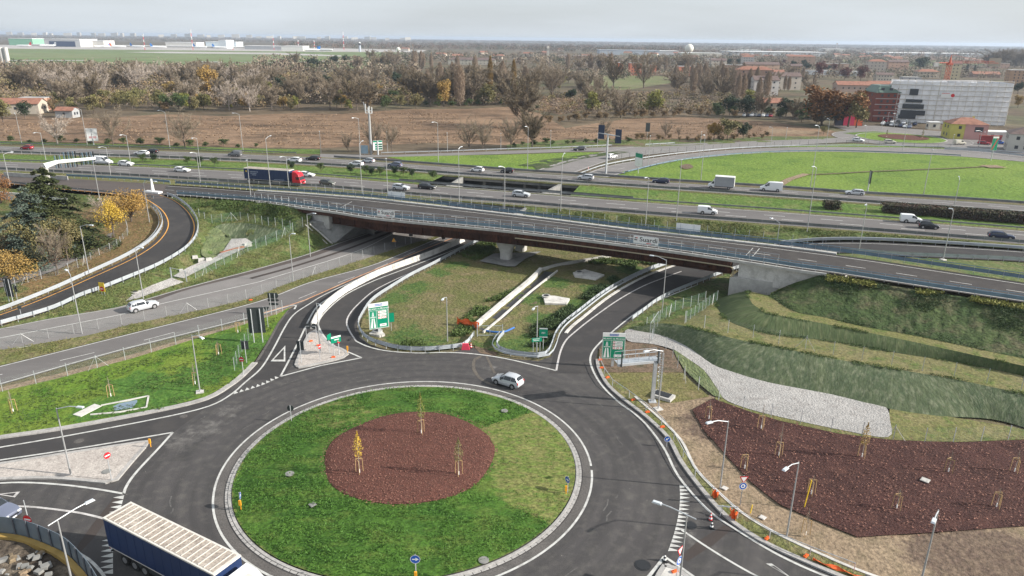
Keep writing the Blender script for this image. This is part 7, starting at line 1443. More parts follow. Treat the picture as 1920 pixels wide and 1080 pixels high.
# named single trees
def one(key, px, top, label, sx=1.0, z=ZN, nm=None, rz=None):
    B = P(*px, z); h = 2.0
    while proj(B + Vector((0, 0, h)))[1] > top and h < 40: h += .25
    return tree(key, label, B, h, sx, name=nm or names[key[:4]][0], rz=rz)
for a in [('gold0', (391, 184), 122, 'tall golden autumn tree standing out of the wood at the left', .75), ('pale0', (152, 184), 138, 'large pale fan-shaped bare tree in the wood at the left', 1.2), ('olive0', (6, 229), 182, 'olive-green round tree at the left edge', 1), ('dark0', (47, 223), 189, 'small dark round tree beside the farm buildings', .9),
          ('pale1', (108, 270), 220, 'spreading pale tree with dry leaves beside the motorway at the left', 1.25), ('thin0', (212, 272), 216, 'round bare tree right of the billboard', 1.1), ('thin1', (347, 277), 216, 'round bare tree behind the motorway left of the lamp', 1.15), ('thin2', (653, 286), 250, 'thin bare tree left of the telecom mast', .7), ('thin3', (700, 286), 232, 'bare tree behind the telecom mast', .9),
          ('thin0', (735, 286), 242, 'bare tree right of the telecom mast', .95), ('thin1', (880, 282), 228, 'leftmost of the round bare trees behind the exit road', 1.0), ('thin2', (905, 282), 230, 'bare tree with pale stems behind the exit road', .85), ('thin3', (958, 279), 225, 'bare tree left of the ivy-covered one behind the exit road', 1.0), ('bared0', (998, 277), 216, 'dark ivy-covered bare tree behind the exit road', 1.0), ('bared1', (980, 240), 160, 'big dark bare tree in the middle of the brown field', 1.1),
          ('poplarg', (919, 184), 112, 'golden-brown columnar poplar, the left one of the pair', .85), ('poplarg', (963, 180), 118, 'golden-brown columnar poplar, the right one of the pair', .95), ('ygreen0', (1110, 213), 171, 'yellow-green weeping tree left of the larger one', .8), ('ygreen1', (1225, 214), 168, 'broad yellow-green willow beyond the brown field', 1.2), ('ygreen0', (1405, 200), 168, 'yellow-green tree beside the house in front of the poplars', 1),
          ('gold1', (1338, 263), 224, 'orange tree in front of the scrub by the far road', .85), ('olive1', (1363, 264), 221, 'wide olive-green bush by the far road', 1.15), ('dark1', (1393, 262), 224, 'dark narrow bush by the far road', .8), ('gold0', (832, 200), 148, 'bright golden tree in the middle wood', .7), ('gold1', (665, 190), 163, 'orange tree low in the middle wood', .9), ('ygreen1', (500, 190), 150, 'yellow-green tree in the middle wood', .9),
          ('rust0', (1540, 235), 160, 'large rust-brown tree left of the mural wall', 1.3), ('rust1', (1590, 238), 158, 'large rust-brown tree behind the mural wall', 1.2), ('olive0', (1605, 240), 172, 'olive tree in front of the mural wall', .9), ('thin2', (1035, 185), 115, 'wide fan-shaped bare tree beyond the field', 1.25), ('thin3', (1207, 165), 102, 'big bare tree right of the orange house wall', 1.2), ('bared0', (1150, 165), 112, 'dark-stemmed bare tree in the meadow', 1.0),
          ('redp0', (1535, 146), 114, 'dark red conical tree, the left one above the houses', .8), ('redp1', (1583, 150), 122, 'dark red tree in the middle above the houses', .9), ('redp0', (1613, 152), 122, 'dark red tree, the right one above the houses', .9), ('dark0', (1725, 132), 106, 'large dark evergreen behind the red-roofed houses', 1.3), ('redp1', (1460, 130), 113, 'dark red tree left of the tall tan house', 1.0), ('dark1', (1908, 176), 150, 'dark tree at the right edge beside the wrapped building', .9), ('gold0', (1908, 202), 178, 'golden tree at the right edge beside the wrapped building', .9),
          ('olive1', (1544, 252), 236, 'small yellowish bush at the edge of the far bank', 1.0), ('thin2', (1247, 258), 228, 'thin pale bare tree in front of the brown field, centre right', .9), ('thin3', (1272, 258), 240, 'small thin bare tree in front of the brown field, right of a bigger one', .7), ('thin0', (1134, 262), 228, 'bare tree behind the T-shaped gantry', 1.0), ('conif', (1812, 136), 120, 'dark pointed conifer right of the cream house', .9), ('conif', (1826, 138), 121, 'second dark conifer right of the cream house', .9)]:
    one(*a)
for i, (k_, x, y, tp_, sx_) in enumerate([('olive0', 136, 212, 180, 1.0), ('olive1', 176, 213, 178, 1.3), ('brownb0', 100, 212, 186, .9), ('green0', 308, 208, 176, 1.0), ('green1', 336, 209, 174, 1.1), ('olive0', 366, 210, 180, 1.0), ('olive1', 252, 207, 180, .8), ('ygreen0', 432, 206, 186, .8), ('olive0', 545, 208, 184, .9), ('ygreen1', 556, 202, 180, .8), ('olive1', 632, 204, 166, 1.1), ('green0', 704, 180, 160, .9), ('ygreen0', 655, 208, 186, .9), ('olive0', 780, 204, 174, 1.0), ('ygreen1', 826, 196, 172, .9), ('green1', 880, 198, 184, 1.2)]):
    one(k_, (x, y), tp_, f'leafy green bushy tree at the front edge of the woods, {ordn[i]} of these', sx_)
for i, (x, y, w_) in enumerate([(268, 301, 6), (290, 300, 8), (352, 305, 9), (375, 305, 6), (403, 308, 7), (548, 315, 6), (602, 318, 9), (657, 322, 6), (687, 323, 7), (697, 326, 5), (713, 326, 8), (741, 325, 9), (757, 326, 6), (773, 329, 5), (812, 334, 6)]):
    tree('dark0' if i % 2 else 'green1', f'low dark bush in the median lawn, {ordn[i]} from the left', P(x, y + 3, ZM), 2.6, 1.1, name='bush', group='bushes in the median lawn', cat='bush')
# scrub along field edges, hedges
def bushes(pts, key, hr, label, group, z=ZN, nm='bush'):
    for i, (x, y) in enumerate(pts): tree(key + str(i % 2), label, P(x, y, z), rnd.uniform(*hr), rnd.uniform(1.1, 1.5), name=nm, group=group, cat='bush')
def along(pl, n, jit=3): 
    q = resamp([Vector((a, b, 0)) for a, b in pl], n); return [(p.x + rnd.uniform(-jit, jit), p.y + rnd.uniform(-jit * .4, jit * .4)) for p in q]
bushes(along([(1175, 262), (1330, 264), (1440, 258)], 20, 6), 'brownb', (1.5, 3), 'low brown scrub bush beside the collector road', 'scrub beside the collector road')
bushes(along([(960, 276), (1100, 270), (1180, 266)], 12, 5), 'green', (1.5, 3.2), 'low dark scrub bush behind the exit road', 'scrub behind the exit road')
bushes(along([(20, 268), (240, 272), (480, 278)], 16, 6), 'green', (1.4, 3), 'low dark scrub bush behind the motorway guardrail', 'scrub behind the motorway guardrail')
bushes(along([(1030, 232), (1120, 224), (1330, 218)], 18, 5), 'brownb', (3, 5), 'brown bush along the far edge of the brown field', 'bushes along the far edge of the brown field')
bushes(along([(800, 200), (980, 198), (1010, 205)], 10, 4), 'green', (2.5, 4), 'green bush at the back of the brown field', 'bushes at the back of the brown field')
def hedge(pl, label, h, wd, n, lm='hedge', z=ZM):
    q = step(PL(pl, z), 1.0); r = random.Random(5); mb = MB(); c0 = q[0]
    for _ in range(n):
        i = r.randrange(len(q)); N = nrm(q, i); a, b = r.uniform(-1, 1), r.random()
        if r.random() < .7: (a, b) = (math.copysign(1, a) * r.uniform(.85, 1.05), b) if r.random() < .5 else (a, r.uniform(.88, 1.05))
        leaf(mb, q[i] + N * a * wd / 2 + Vector((r.uniform(-.5, .5), r.uniform(-.5, .5), b * h)) - c0, .2, r, .2)
    o = thing('hedge', label, 'hedge', c0); mb.build('foliage', L_[lm], o); mb = MB(); mb.extrude([p - c0 for p in q], [(-wd * .38, 0), (-wd * .38, h * .85), (wd * .38, h * .85), (wd * .38, 0)], closed=True); mb.build('woody_core', flat('hedge_core', (.04, .03, .025), .9), o)
hedge([(1655, 396), (1760, 404), (1920, 417), (2050, 428)], 'long clipped reddish hedge in the median at the right', 2.0, 3.4, 9000); hedge([(1548, 390), (1571, 391)], 'short clipped dark hedge in the median left of the long one', 1.6, 3.0, 1500)
# ---- garden trees at the left
r_ = random.Random
cd = cedar(7, 15.5, 11, 30000, .26); b = drape(108, 472, zG); h = 4
o = thing('cedar_tree', 'tall dark green cedar with layered branches in the left garden', 'tree', b, .5); cd[0].build('trunk', M['bark'], o); cd[1].build('crown', L_['cedar'], o)
while proj(b + Vector((0, 0, h)))[1] > 312 and h < 30: h += .2
o.scale = (h / 15.5 * .92,) * 2 + (h / 15.5,)
cd = cedar(8, 12, 7.2, 14000, .2); b = drape(72, 488, zG); h = 3
o = thing('cedar_tree', 'blue-grey cedar in front of the dark green one in the left garden', 'tree', b, 2.5); cd[0].build('trunk', M['bark'], o); cd[1].build('crown', L_['bluec'], o)
while proj(b + Vector((0, 0, h)))[1] > 352 and h < 30: h += .2
o.scale = (h / 12 * .9,) * 2 + (h / 12,)
def big(gen, lm, label, px, top, sx=1.0, zf=zG, bark='bark', cat='tree', nm='broadleaf_tree', H=9, rz=0.0):
    b = drape(*px, zf); h = 1.5
    while proj(b + Vector((0, 0, h)))[1] > top and h < 30: h += .1
    o = thing(nm, label, cat, b, rz); o.scale = (h / H * sx, h / H * sx, h / H); gen[0].build('trunk', M[bark], o); gen[1].build('crown', L_[lm], o); return o
big(leafy(3, 9, 3.9, 3.6, 2600, .17, 12, base=.3), 'yellow', 'bright yellow autumn tree between the path and the loop road', (214, 446), 372, .85)
big(leafy(4, 9, 5.2, 3.4, 4200, .16, 14), 'gold', 'brown and yellow tree behind the bright yellow one', (248, 425), 358, 1.15)
big(leafy(5, 9, 3.8, 4.0, 3000, .17, 12), 'olive', 'olive and yellow bush below the cedars at the garden edge', (128, 492), 400, .7)
big(leafy(6, 9, 4.6, 4.2, 3600, .17, 12, base=.1), 'olive', 'dark olive bush at the foot of the blue-grey cedar', (76, 498), 404, .95)
big(leafy(9, 9, 4.4, 3.4, 2600, .16, 10), 'gold', 'small orange-brown tree on the garden lawn', (40, 404), 366, 1.0)
big(leafy(10, 9, 4.8, 4.4, 3800, .17, 12, base=.05), 'gold', 'yellow-brown bushes at the bottom of the garden by the path', (22, 530), 464, 1.3)
big(leafy(11, 9, 4.4, 4.4, 2600, .17, 12, base=.05), 'brownb', 'brown bush at the left edge of the garden', (6, 500), 430, 1.0)
big(leafy(14, 9, 4.2, 4.4, 2600, .17, 12, base=.05), 'rust', 'rust-red tree at the left edge beside the upper ramp', (2, 385), 318, .8)
big(branchy(12, 12, 1.0, 12, 3400, w_=.03), 'twig', 'bare brownish shrub-like tree standing by the footpath fence', (109, 515), 438, .9, nm='bare_tree', H=12)
big(branchy(13, 12, 1.0, 12, 2600, w_=.03), 'twig_p', 'pale bare tree at the bend of the footpath', (190, 412), 372, 1.0, nm='bare_tree', H=12)
big(leafy(15, 9, 4.2, 4.4, 2200, .2, 12, base=.05), 'dark', 'dark evergreen shrub behind the cedars beside the path', (160, 470), 402, .8)
# ---- staked saplings
def sapling(px, top, label, crown=None, z=.3, guard='wood', stake_h=1.5):
    b = P(*px, z); h = 1.5
    while proj(b + Vector((0, 0, h)))[1] > top and h < 8: h += .1
    o = thing('staked_sapling', label, 'sapling', b, rnd.random()); r = random.Random(int(px[0])); mb = MB(); mb.tube([(0, 0, 0), (.03, 0, h * .5), (0, .03, h)], [.035, .028, .01], 5); mb.build('trunk', M['bark_pale'], o)
    for k in range(3): a = 2.1 * k; mb = MB(); mb.tube([(.42 * math.cos(a), .42 * math.sin(a), 0), (.38 * math.cos(a), .38 * math.sin(a), stake_h)], .035, 5); mb.build('stake', M['wood'], o)
    mb = MB(); mb.tube([(.38, 0, stake_h), (.38 * math.cos(2.1), .38 * math.sin(2.1), stake_h)], .04, 5); mb.tube([(.38 * math.cos(2.1), .38 * math.sin(2.1), stake_h), (.38 * math.cos(4.2), .38 * math.sin(4.2), stake_h)], .03, 5); mb.build('crossbar', M['wood'], o); mb = MB(); mb.cyl((0, 0, .2), .06, .4, 8); mb.build('trunk_guard', M['white'], o)
    mb = MB()
    if crown:
        for _ in range(420): t = r.random(); rad = .5 * math.sin(math.pi * min(1, t * .8 + .25)) * r.random() ** .6; a = r.random() * 6.28; leaf(mb, Vector((rad * math.cos(a), rad * math.sin(a), h * (.38 + .6 * t))), .075, r, .2)
    else:
        for _ in range(50): t = r.random(); a = r.random() * 6.28; sliver(mb, Vector((0, 0, h * (.45 + .5 * t))), Vector((math.cos(a) * .6, math.sin(a) * .6, 1)).normalized(), .7 * (1.1 - t), .012, r)
    mb.build('crown', L_[crown or 'twig'], o)
def zr(px): v = P(*px, .8); return zmul(v.x, v.y)
sapling((674, 886), 808, 'staked young tree with orange-yellow leaves, left in the round mulch bed', 'yellow', zr((674, 886))); sapling((790, 812), 735, 'staked young tree with olive-gold leaves at the back of the round mulch bed', 'ygreen', zr((790, 812))); sapling((860, 890), 820, 'staked young tree with green leaves, right in the round mulch bed', 'olive', zr((860, 890)))
for px, tp, lb in [((1329, 785), 752, 'nearest to the gantry, at the mulch corner'), ((1427, 803), 758, 'in the upper left of the mulch field'), ((1460, 854), 795, 'behind the second street lamp in the mulch'), ((1396, 878), 850, 'at the left edge of the mulch above the give-way sign'), ((1616, 856), 792, 'with a few brown leaves near the gravel corner'), ((1778, 884), 845, 'in the upper right of the mulch field'), ((1902, 884), 845, 'at the right edge of the mulch field'), ((1681, 953), 915, 'in the lower middle of the mulch field'), ((1868, 950), 915, 'in the lower right of the mulch field'), ((1521, 926), 893, 'beside the tall yellow pole'), ((1510, 1003), 955, 'on bare soil just below the mulch field')]:
    sapling(px, tp, 'bare staked sapling ' + lb, 'gold' if 'brown leaves' in lb else None, .3)
for px, tp, lb in [((25, 772), 728, 'at the left end of the left lawn'), ((208, 743), 708, 'above the culvert mouth in the left lawn'), ((410, 665), 640, 'in the upper right of the left lawn'), ((366, 720), 680, 'beside the lamp in the left lawn'), ((446, 623), 598, 'next to the tall sign backs')]: sapling(px, tp, 'bare staked sapling ' + lb, None, .15)
sapling((1697 - 35, 257), 243, 'left young tree on the far roundabout', 'olive', ZN + .4); sapling((1729, 259), 243, 'right young tree on the far roundabout', 'olive', ZN + .4)
# ---- weeds and grass tufts (uncountable ground cover)
BARE = [[(p.x, p.y) for p in dr([(400, 425), (460, 420), (530, 435), (480, 460), (420, 490), (345, 530), (262, 560), (235, 566), (250, 552), (320, 520), (372, 480), (388, 450)], zL, 1.2)], [(p.x, p.y) for p in dr([(172, 400), (205, 408), (212, 446), (180, 472), (110, 510), (-60, 562), (-60, 538), (60, 510), (110, 490), (160, 436)], zG, 1.5)]]
def tufts(name, region, n, hr, lm, zf=None, z=0.0, s=.12, seed=1, is3d=False):
    r = random.Random(seed); pw = region if is3d else PL(region, z); q = [(p.x, p.y) for p in pw]; X = [a for a, b in q]; Y = [b for a, b in q]; mb = MB(); c = 0; t = 0
    while c < n and t < n * 30:
        t += 1; x, y = r.uniform(min(X), max(X)), r.uniform(min(Y), max(Y))
        if not inpoly(x, y, q) or n2(x * .35 + seed, y * .35) < .38 or any(inpoly(x, y, c_) for c_ in BARE): continue
        c += 1; z0 = zf(x, y) if zf else z; hh = r.uniform(*hr)
        for k in range(5): leaf(mb, Vector((x + r.gauss(0, hh * .5), y + r.gauss(0, hh * .5), z0 + hh * r.random())), s * r.uniform(.6, 1.5), r, .1)
    o = mb.build(name, L_[lm]); tag(o, None, None, None, 'stuff'); return o
L_['weed'] = leafmat('weed_leaves', (.05, .09, .025), (.09, .13, .035)); L_['weedg'] = leafmat('bank_grass', (.09, .13, .035), (.15, .16, .055)); L_['weedl'] = leafmat('pale_weeds', (.14, .15, .05), (.19, .17, .07)); L_['grassb'] = leafmat('lush_grass_blades', (.04, .105, .014), (.065, .145, .022)); L_['weedd'] = leafmat('dark_weeds', (.03, .055, .02), (.05, .08, .028))
tufts('leafy_weeds', [(990, 650), (1000, 615), (1060, 580), (1110, 545), (1150, 520), (1165, 530), (1130, 548), (1075, 592), (1045, 620), (1025, 650)], 2600, (.3, .7), 'weedd', z=.1, s=.14, seed=2)
tufts('leafy_weeds', [(740, 655), (780, 630), (840, 640), (870, 600), (900, 570), (960, 545), (975, 540), (925, 585), (885, 620), (870, 650), (800, 655)], 2200, (.2, .6), 'weed', z=.1, s=.13, seed=3)
tufts('leafy_weeds', [(860, 478), (905, 452), (935, 450), (925, 475), (890, 490)], 700, (.2, .6), 'weed', z=.1, s=.15, seed=4); tufts('leafy_weeds', [(1085, 495), (1130, 485), (1170, 490), (1250, 492), (1215, 508), (1180, 505), (1110, 500)], 800, (.2, .6), 'weed', z=.1, s=.15, seed=5)
tufts('verge_weeds', As + Bn[::-1], 4500, (.1, .3), 'weedl', z=.1, s=.07, seed=6, is3d=True)
tufts('embankment_weeds', bdL, 7000, (.1, .35), 'weedg', zf=lambda x, y: zL(x, y) + .1, s=.075, seed=7, is3d=True)
tufts('embankment_weeds', px3([(540, 388, 6.7), (480, 380, 6), (400, 375, 5.4), (345, 385, 4.6), (380, 405, 3.6), (480, 410, 3.6), (560, 425, 4)]), 2600, (.2, .6), 'weed', zf=lambda x, y: zL(x, y) + .1, s=.11, seed=8, is3d=True)
tufts('embankment_weeds', gd, 5200, (.1, .35), 'weedl', zf=lambda x, y: zG(x, y) + .1, s=.08, seed=9, is3d=True)
zT = idw(t3t + t3b, 3); tufts('terrace_weeds', t3t + t3b[::-1], 6000, (.15, .5), 'weedd', zf=lambda x, y: zT(x, y) - .1, s=.09, seed=10, is3d=True)
tufts('terrace_weeds', t3t + off(t3t, -1.6)[::-1], 1500, (.2, .5), 'ygreen', zf=lambda x, y: zT(x, y), s=.13, seed=11, is3d=True)
zB = idw(top + bot, 3); tufts('motorway_bank_weeds', top + bot[::-1], 6500, (.15, .45), 'weedg', zf=lambda x, y: zB(x, y) + .05, s=.1, seed=12, is3d=True)
tufts('lawn_tufts', [(-80, 757), (0, 745), (250, 680), (450, 620), (520, 595), (476, 680), (425, 724), (302, 767), (0, 815), (-80, 834)], 2600, (.06, .16), 'weed', z=.15, s=.07, seed=13)
r5 = random.Random(3); mb = MB(); k = 0
while k < 9000:
    a, q = r5.random() * 6.283, 17.2 * r5.random() ** .5; x, y = RC[0] + q * math.cos(a), RC[1] + q * math.sin(a)
    if math.hypot(x - mc[0], y - mc[1]) < 9.0: continue
    if wr(x, y) > .7 and r5.random() < .9: k += 1; continue
    if n2(x * .5, y * .9) < .35: k += 1; continue
    k += 1; z0 = zi(x, y)
    for _ in range(3): leaf(mb, Vector((x + r5.gauss(0, .15), y + r5.gauss(0, .15), z0 + r5.uniform(.05, .3))), r5.uniform(.05, .11), r5, .0)
tag(mb.build('lush_grass', L_['grassb']), None, None, None, 'stuff')
for nm_, l_, sd_ in (('bench_edge_grass', t1t, 21), ('bench_edge_grass', t2b, 22), ('bench_edge_grass', t2t, 23)):
    q_ = [p for p in l_ if p.x < 75]; zf_ = idw(q_, 4); tufts(nm_, off(q_, -.45) + off(q_, .45)[::-1], 1500, (.08, .25), 'weed', zf=zf_, s=.07, seed=sd_, is3d=True)
# bark chips on the two mulch areas
mb = MB(); chips = flat('bark_chips', (.2, .095, .068), .9, var=.6, vscale=9)
for _ in range(5000):
    a, q = r5.random() * 6.283, 9.25 * r5.random() ** .5; x, y = mc[0] + q * math.cos(a), mc[1] + q * math.sin(a); leaf(mb, Vector((x, y, zmul(x, y) + .05)), r5.uniform(.04, .10), r5, 1.5)
qm = [(p.x, p.y) for p in PL(mul)]; k = 0
while k < 15000:
    x, y = r5.uniform(20, 85), r5.uniform(40, 80)
    if inpoly(x + r5.gauss(0, .3), y + r5.gauss(0, .3), qm): leaf(mb, Vector((x, y, .32 + r5.random() * .06)), r5.uniform(.05, .14), r5, 1.5)
    k += 1
tag(mb.build('bark_chips', chips), None, None, None, 'stuff')
q_ = PL([(0, 235), (480, 222), (760, 212), (960, 206), (1050, 245), (1330, 228), (1430, 235), (1430, 254), (1180, 258), (950, 268), (600, 275), (240, 268), (0, 262)], ZN); X_ = [(p.x, p.y) for p in q_]; mb = MB(); k = 0; r6 = random.Random(9)
while k < 6000:
    x, y = r6.uniform(-260, 160), r6.uniform(250, 420)
    if inpoly(x, y, X_) and n2(x * .05, y * .02) > .35:
        for _ in range(3): leaf(mb, Vector((x + r6.gauss(0, .5), y + r6.gauss(0, .4), ZN + r6.uniform(.2, .9))), .35, r6, .1)
    k += 1
tag(mb.build('dry_scrub', leafmat('dry_scrub', (.17, .11, .065), (.26, .18, .115))), None, None, None, 'stuff')
# == far woods, fields of trees (one mass)
L_['twig_u'] = leafmat('understorey_twigs', (.17, .135, .1), (.22, .17, .13))
def clump_mass(name, bands, lm_list, seed):
    r = np.random.default_rng(seed)
    for mi, lm in enumerate(lm_list):
        V = []; F = []
        for (x0, x1, ya, yb, n, hr, wr_) in bands:
            for _ in range(n // len(lm_list)):
                px = r.uniform(x0, x1); py = r.uniform(ya, yb) + (px - 960) * .012; p = P(px, py, ZN)
                if p.y < 0 or p.y > 15000: continue
                h = r.uniform(*hr); w_ = h * r.uniform(*wr_); nl = 44
                th = r.uniform(0, 6.283, nl); u = r.uniform(-1, 1, nl); rad = r.uniform(.55, 1, nl)
                cx = p.x + np.cos(th) * np.sqrt(1 - u * u) * w_ * rad; cy = p.y + np.sin(th) * np.sqrt(1 - u * u) * w_ * rad; cz = ZN + h * .52 + u * h * .46 * rad
                s = h * .12
                d1 = r.normal(size=(nl, 3)); d1 /= np.linalg.norm(d1, axis=1)[:, None]; d2 = np.cross(d1, r.normal(size=(nl, 3))); d2 /= np.linalg.norm(d2, axis=1)[:, None]
                c = np.stack([cx, cy, cz], 1); b0 = len(V)
                for k in range(nl): V += [c[k] - d1[k] * s, c[k] + d2[k] * s, c[k] + d1[k] * s]
                F += [(b0 + 3 * k, b0 + 3 * k + 1, b0 + 3 * k + 2) for k in range(nl)]
        me = bpy.data.meshes.new(name); me.from_pydata([tuple(v) for v in V], [], F); me.materials.append(L_[lm]); o = bpy.data.objects.new(name, me); link(o); o['kind'] = 'stuff'
L_['far1'] = leafmat('far_brown_wood', (.12, .09, .065), (.16, .115, .08)); L_['far2'] = leafmat('far_green_wood', (.05, .06, .035), (.07, .075, .04)); L_['far3'] = leafmat('far_rust_wood', (.16, .09, .05), (.13, .085, .055))
clump_mass('far_woodland', [(-100, 2020, 77.5, 81, 3400, (12, 19), (1.2, 2.2)), (-100, 2020, 80, 86, 3000, (9, 14), (.8, 1.4)), (520, 1300, 86, 96, 700, (12, 18), (.6, 1.0)), (1000, 2020, 84, 98, 900, (10, 15), (.6, 1.0))], ['far1', 'far2', 'far3'], 3)
clump_mass('undergrowth', [(-60, 560, 172, 208, 900, (3, 6), (.5, .9)), (-60, 540, 150, 178, 700, (5, 9), (.45, .8)), (480, 1000, 148, 200, 1100, (3, 7), (.45, .8)), (1010, 1260, 176, 214, 260, (2.5, 5), (.5, .9)), (1265, 1460, 158, 208, 320, (2.5, 5), (.5, .9))], ['twig_u', 'twig_d', 'brownb', 'olive', 'twig_u'], 8)
clump_mass('middle_woodland', [(700, 1340, 104, 122, 420, (8, 13), (.45, .8)), (1290, 1960, 96, 116, 900, (8, 12), (.45, .8)), (-60, 560, 138, 150, 200, (9, 12), (.45, .7)), (480, 780, 120, 145, 160, (9, 13), (.45, .8)), (1320, 1640, 118, 142, 300, (5, 9), (.45, .8)), (1000, 1340, 112, 148, 320, (4, 9), (.45, .8)), (1640, 1930, 112, 140, 160, (5, 9), (.45, .8))], ['far1', 'twig', 'far2', 'twig'], 4)
# == far buildings
roofm = flat('roof_tiles', (.26, .12, .08), .85, var=.25, vscale=.6); roofd = flat('roof_dark', (.13, .09, .08), .85, var=.2, vscale=.5)
winm = flat('window_dark', (.035, .04, .05), .3); wallm = {}
def wmat(c):
    if c not in wallm: wallm[c] = flat('wall_render', c, .85, var=.07, vscale=.3)
    return wallm[c]
def house(px, dims, rz, col, label, roof='gable', rm=None, floors=2, cols_=4, z=ZN, name='house', cat='house', ends=2, winh=1.2, rh=None, windows=True, eave=.4, chimney=False, group=None):
    L, D, H = dims; o = thing(name, label, cat, P(*px, z), rz, group); mb = MB(); mb.box((0, 0, H / 2), (L, D, H)); rh = rh if rh is not None else D * .22; e = eave
    if roof == 'gable': mb.add([(-L / 2, -D / 2, H), (-L / 2, D / 2, H), (-L / 2, 0, H + rh)], [(0, 1, 2)]); mb.add([(L / 2, -D / 2, H), (L / 2, D / 2, H), (L / 2, 0, H + rh)], [(0, 2, 1)])
    mb.build('wall', wmat(col), o)
    mb = MB(); k = rh / (D / 2); a, b = L / 2 + e, D / 2 + e; ze = H - e * k
    if roof == 'gable': mb.add([(-a, -b, ze + .06), (a, -b, ze + .06), (a, 0, H + rh + .06), (-a, 0, H + rh + .06), (-a, b, ze + .06), (a, b, ze + .06), (-a, -b, ze - .14), (a, -b, ze - .14), (a, 0, H + rh - .12), (-a, 0, H + rh - .12), (-a, b, ze - .14), (a, b, ze - .14)], [(0, 1, 2, 3), (3, 2, 5, 4), (7, 6, 9, 8), (8, 9, 10, 11), (0, 6, 7, 1), (4, 5, 11, 10), (0, 3, 9, 6), (3, 4, 10, 9), (1, 7, 8, 2), (2, 8, 11, 5)])
    elif roof == 'hip': q = max(0, L / 2 - D / 2); mb.add([(-a, -b, H), (a, -b, H), (a, b, H), (-a, b, H), (-q - .01, 0, H + rh), (q + .01, 0, H + rh)], [(0, 1, 5, 4), (2, 3, 4, 5), (1, 2, 5), (3, 0, 4), (3, 2, 1, 0)])
    else: mb.box((0, 0, H + .2), (L + .3, D + .3, .4))
    rf = mb.build('roof', rm or roofm, o)
    if chimney: mb = MB(); mb.box((L * .2, D * .1, H + rh * .8), (.7, .7, 1.6)); mb.build('chimney', wmat(col), rf)
    if windows:
        wm_ = MB(); wm_.box((0, 0, 0), (1.1, .08, winh)); me = wm_.mesh('window', winm); sp = L / (cols_ + 1)
        for f in range(floors):
            zz = H * (f + .55) / floors
            for c in range(cols_): inst('window', me, o, (-L / 2 + sp * (c + 1), -D / 2 - .03, zz))
            for c in range(ends):
                for s in (-1, 1): inst('window', me, o, (s * (L / 2 + .03), -D / 2 + D * (c + 1) / (ends + 1), zz), (0, 0, R(90)))
    return o
# wrapped building and the brick wing
A, B, C_ = P(1760, 243, ZN), P(1745, 228, ZN), P(1890, 231, ZN)
o = thing('wrapped_building', 'large building wrapped in white scaffold netting with a red and white banner', 'building', P(1748, 232, ZN)); A = Vector((0, 0, 0)); base = P(1748, 232, ZN)
Hh = 8
while proj(base + Vector((0, 0, Hh)))[1] > 158: Hh += .2
rt_ = P(1882, 236, ZN) - base; bk = P(1688, 214, ZN) - base; u = rt_.normalized(); v = Vector((-u.y, u.x, 0)); Lr = rt_.length; Dp = 26
fp = [Vector((0, 0, 0)), rt_, rt_ + v * Dp, rt_ * .0 + v * Dp * 1.0 + Vector((-.01, 0, 0))]
lw = (P(1690, 232, ZN) - base); lw = Vector((lw.x, lw.y, 0)); fp = [Vector((0, 0, 0)), rt_, rt_ + v * Dp, lw + v * Dp, lw + Vector((-3, 10, 0))]
def netwall(a, b, nm='scaffold_netting', h0=0.2, z1=None):
    n = max(6, int((b - a).length / 1.6)); m_ = 12; vs = []; fs = []; N = Vector((-(b - a).y, (b - a).x, 0)).normalized(); z1 = z1 or Hh + .8
    for i in range(n + 1):
        for j in range(m_ + 1): w_ = .28 * (n2(i * .9, j * 1.7 + a.x) - .5) * (0 if j % 3 == 0 else 1.6); p = a.lerp(b, i / n) - N * (w_ + .4); vs.append((p.x, p.y, h0 + (z1 - h0) * j / m_))
    fs = [(i * (m_ + 1) + j, (i + 1) * (m_ + 1) + j, (i + 1) * (m_ + 1) + j + 1, i * (m_ + 1) + j + 1) for i in range(n) for j in range(m_)]
    mb = MB(); mb.add(vs, fs); mb.build(nm, M['scaffold_net'], o)
for i in range(5): netwall(fp[i], fp[(i + 1) % 5])
mb = MB(); mb.prism([(p.x * .985, p.y * .985 + .4) for p in fp], 0, Hh - .3); mb.build('concrete_core', wmat((.3, .3, .32)), o)
mb = MB()
for a, b in ((fp[0], fp[1]), (fp[4], fp[0])):
    n = int((b - a).length / 3.2); N = Vector((-(b - a).y, (b - a).x, 0)).normalized()
    for i in range(n + 1): p = a.lerp(b, i / n) - N * .75; mb.tube([(p.x, p.y, 0), (p.x, p.y, Hh + 1.6)], .1, 4)
    for k in range(9): z = 2 + k * Hh / 8.2; p, q = a - N * .75, b - N * .75; mb.tube([(p.x, p.y, z), (q.x, q.y, z)], .15, 4)
mb.build('scaffold_frame', M['offwhite'], o)
mb = MB(); a, b = fp[0], fp[1]; N = Vector((-(b - a).y, (b - a).x, 0)).normalized(); p, q = a.lerp(b, .03) - N * 1.0, a.lerp(b, .22) - N * 1.0; zc = Hh * .66; mb.add([(p.x, p.y, zc), (q.x, q.y, zc), (q.x, q.y, zc + 2.4), (p.x, p.y, zc + 2.4)], [(0, 1, 2, 3)]); mb.build('banner', M['white'], o)
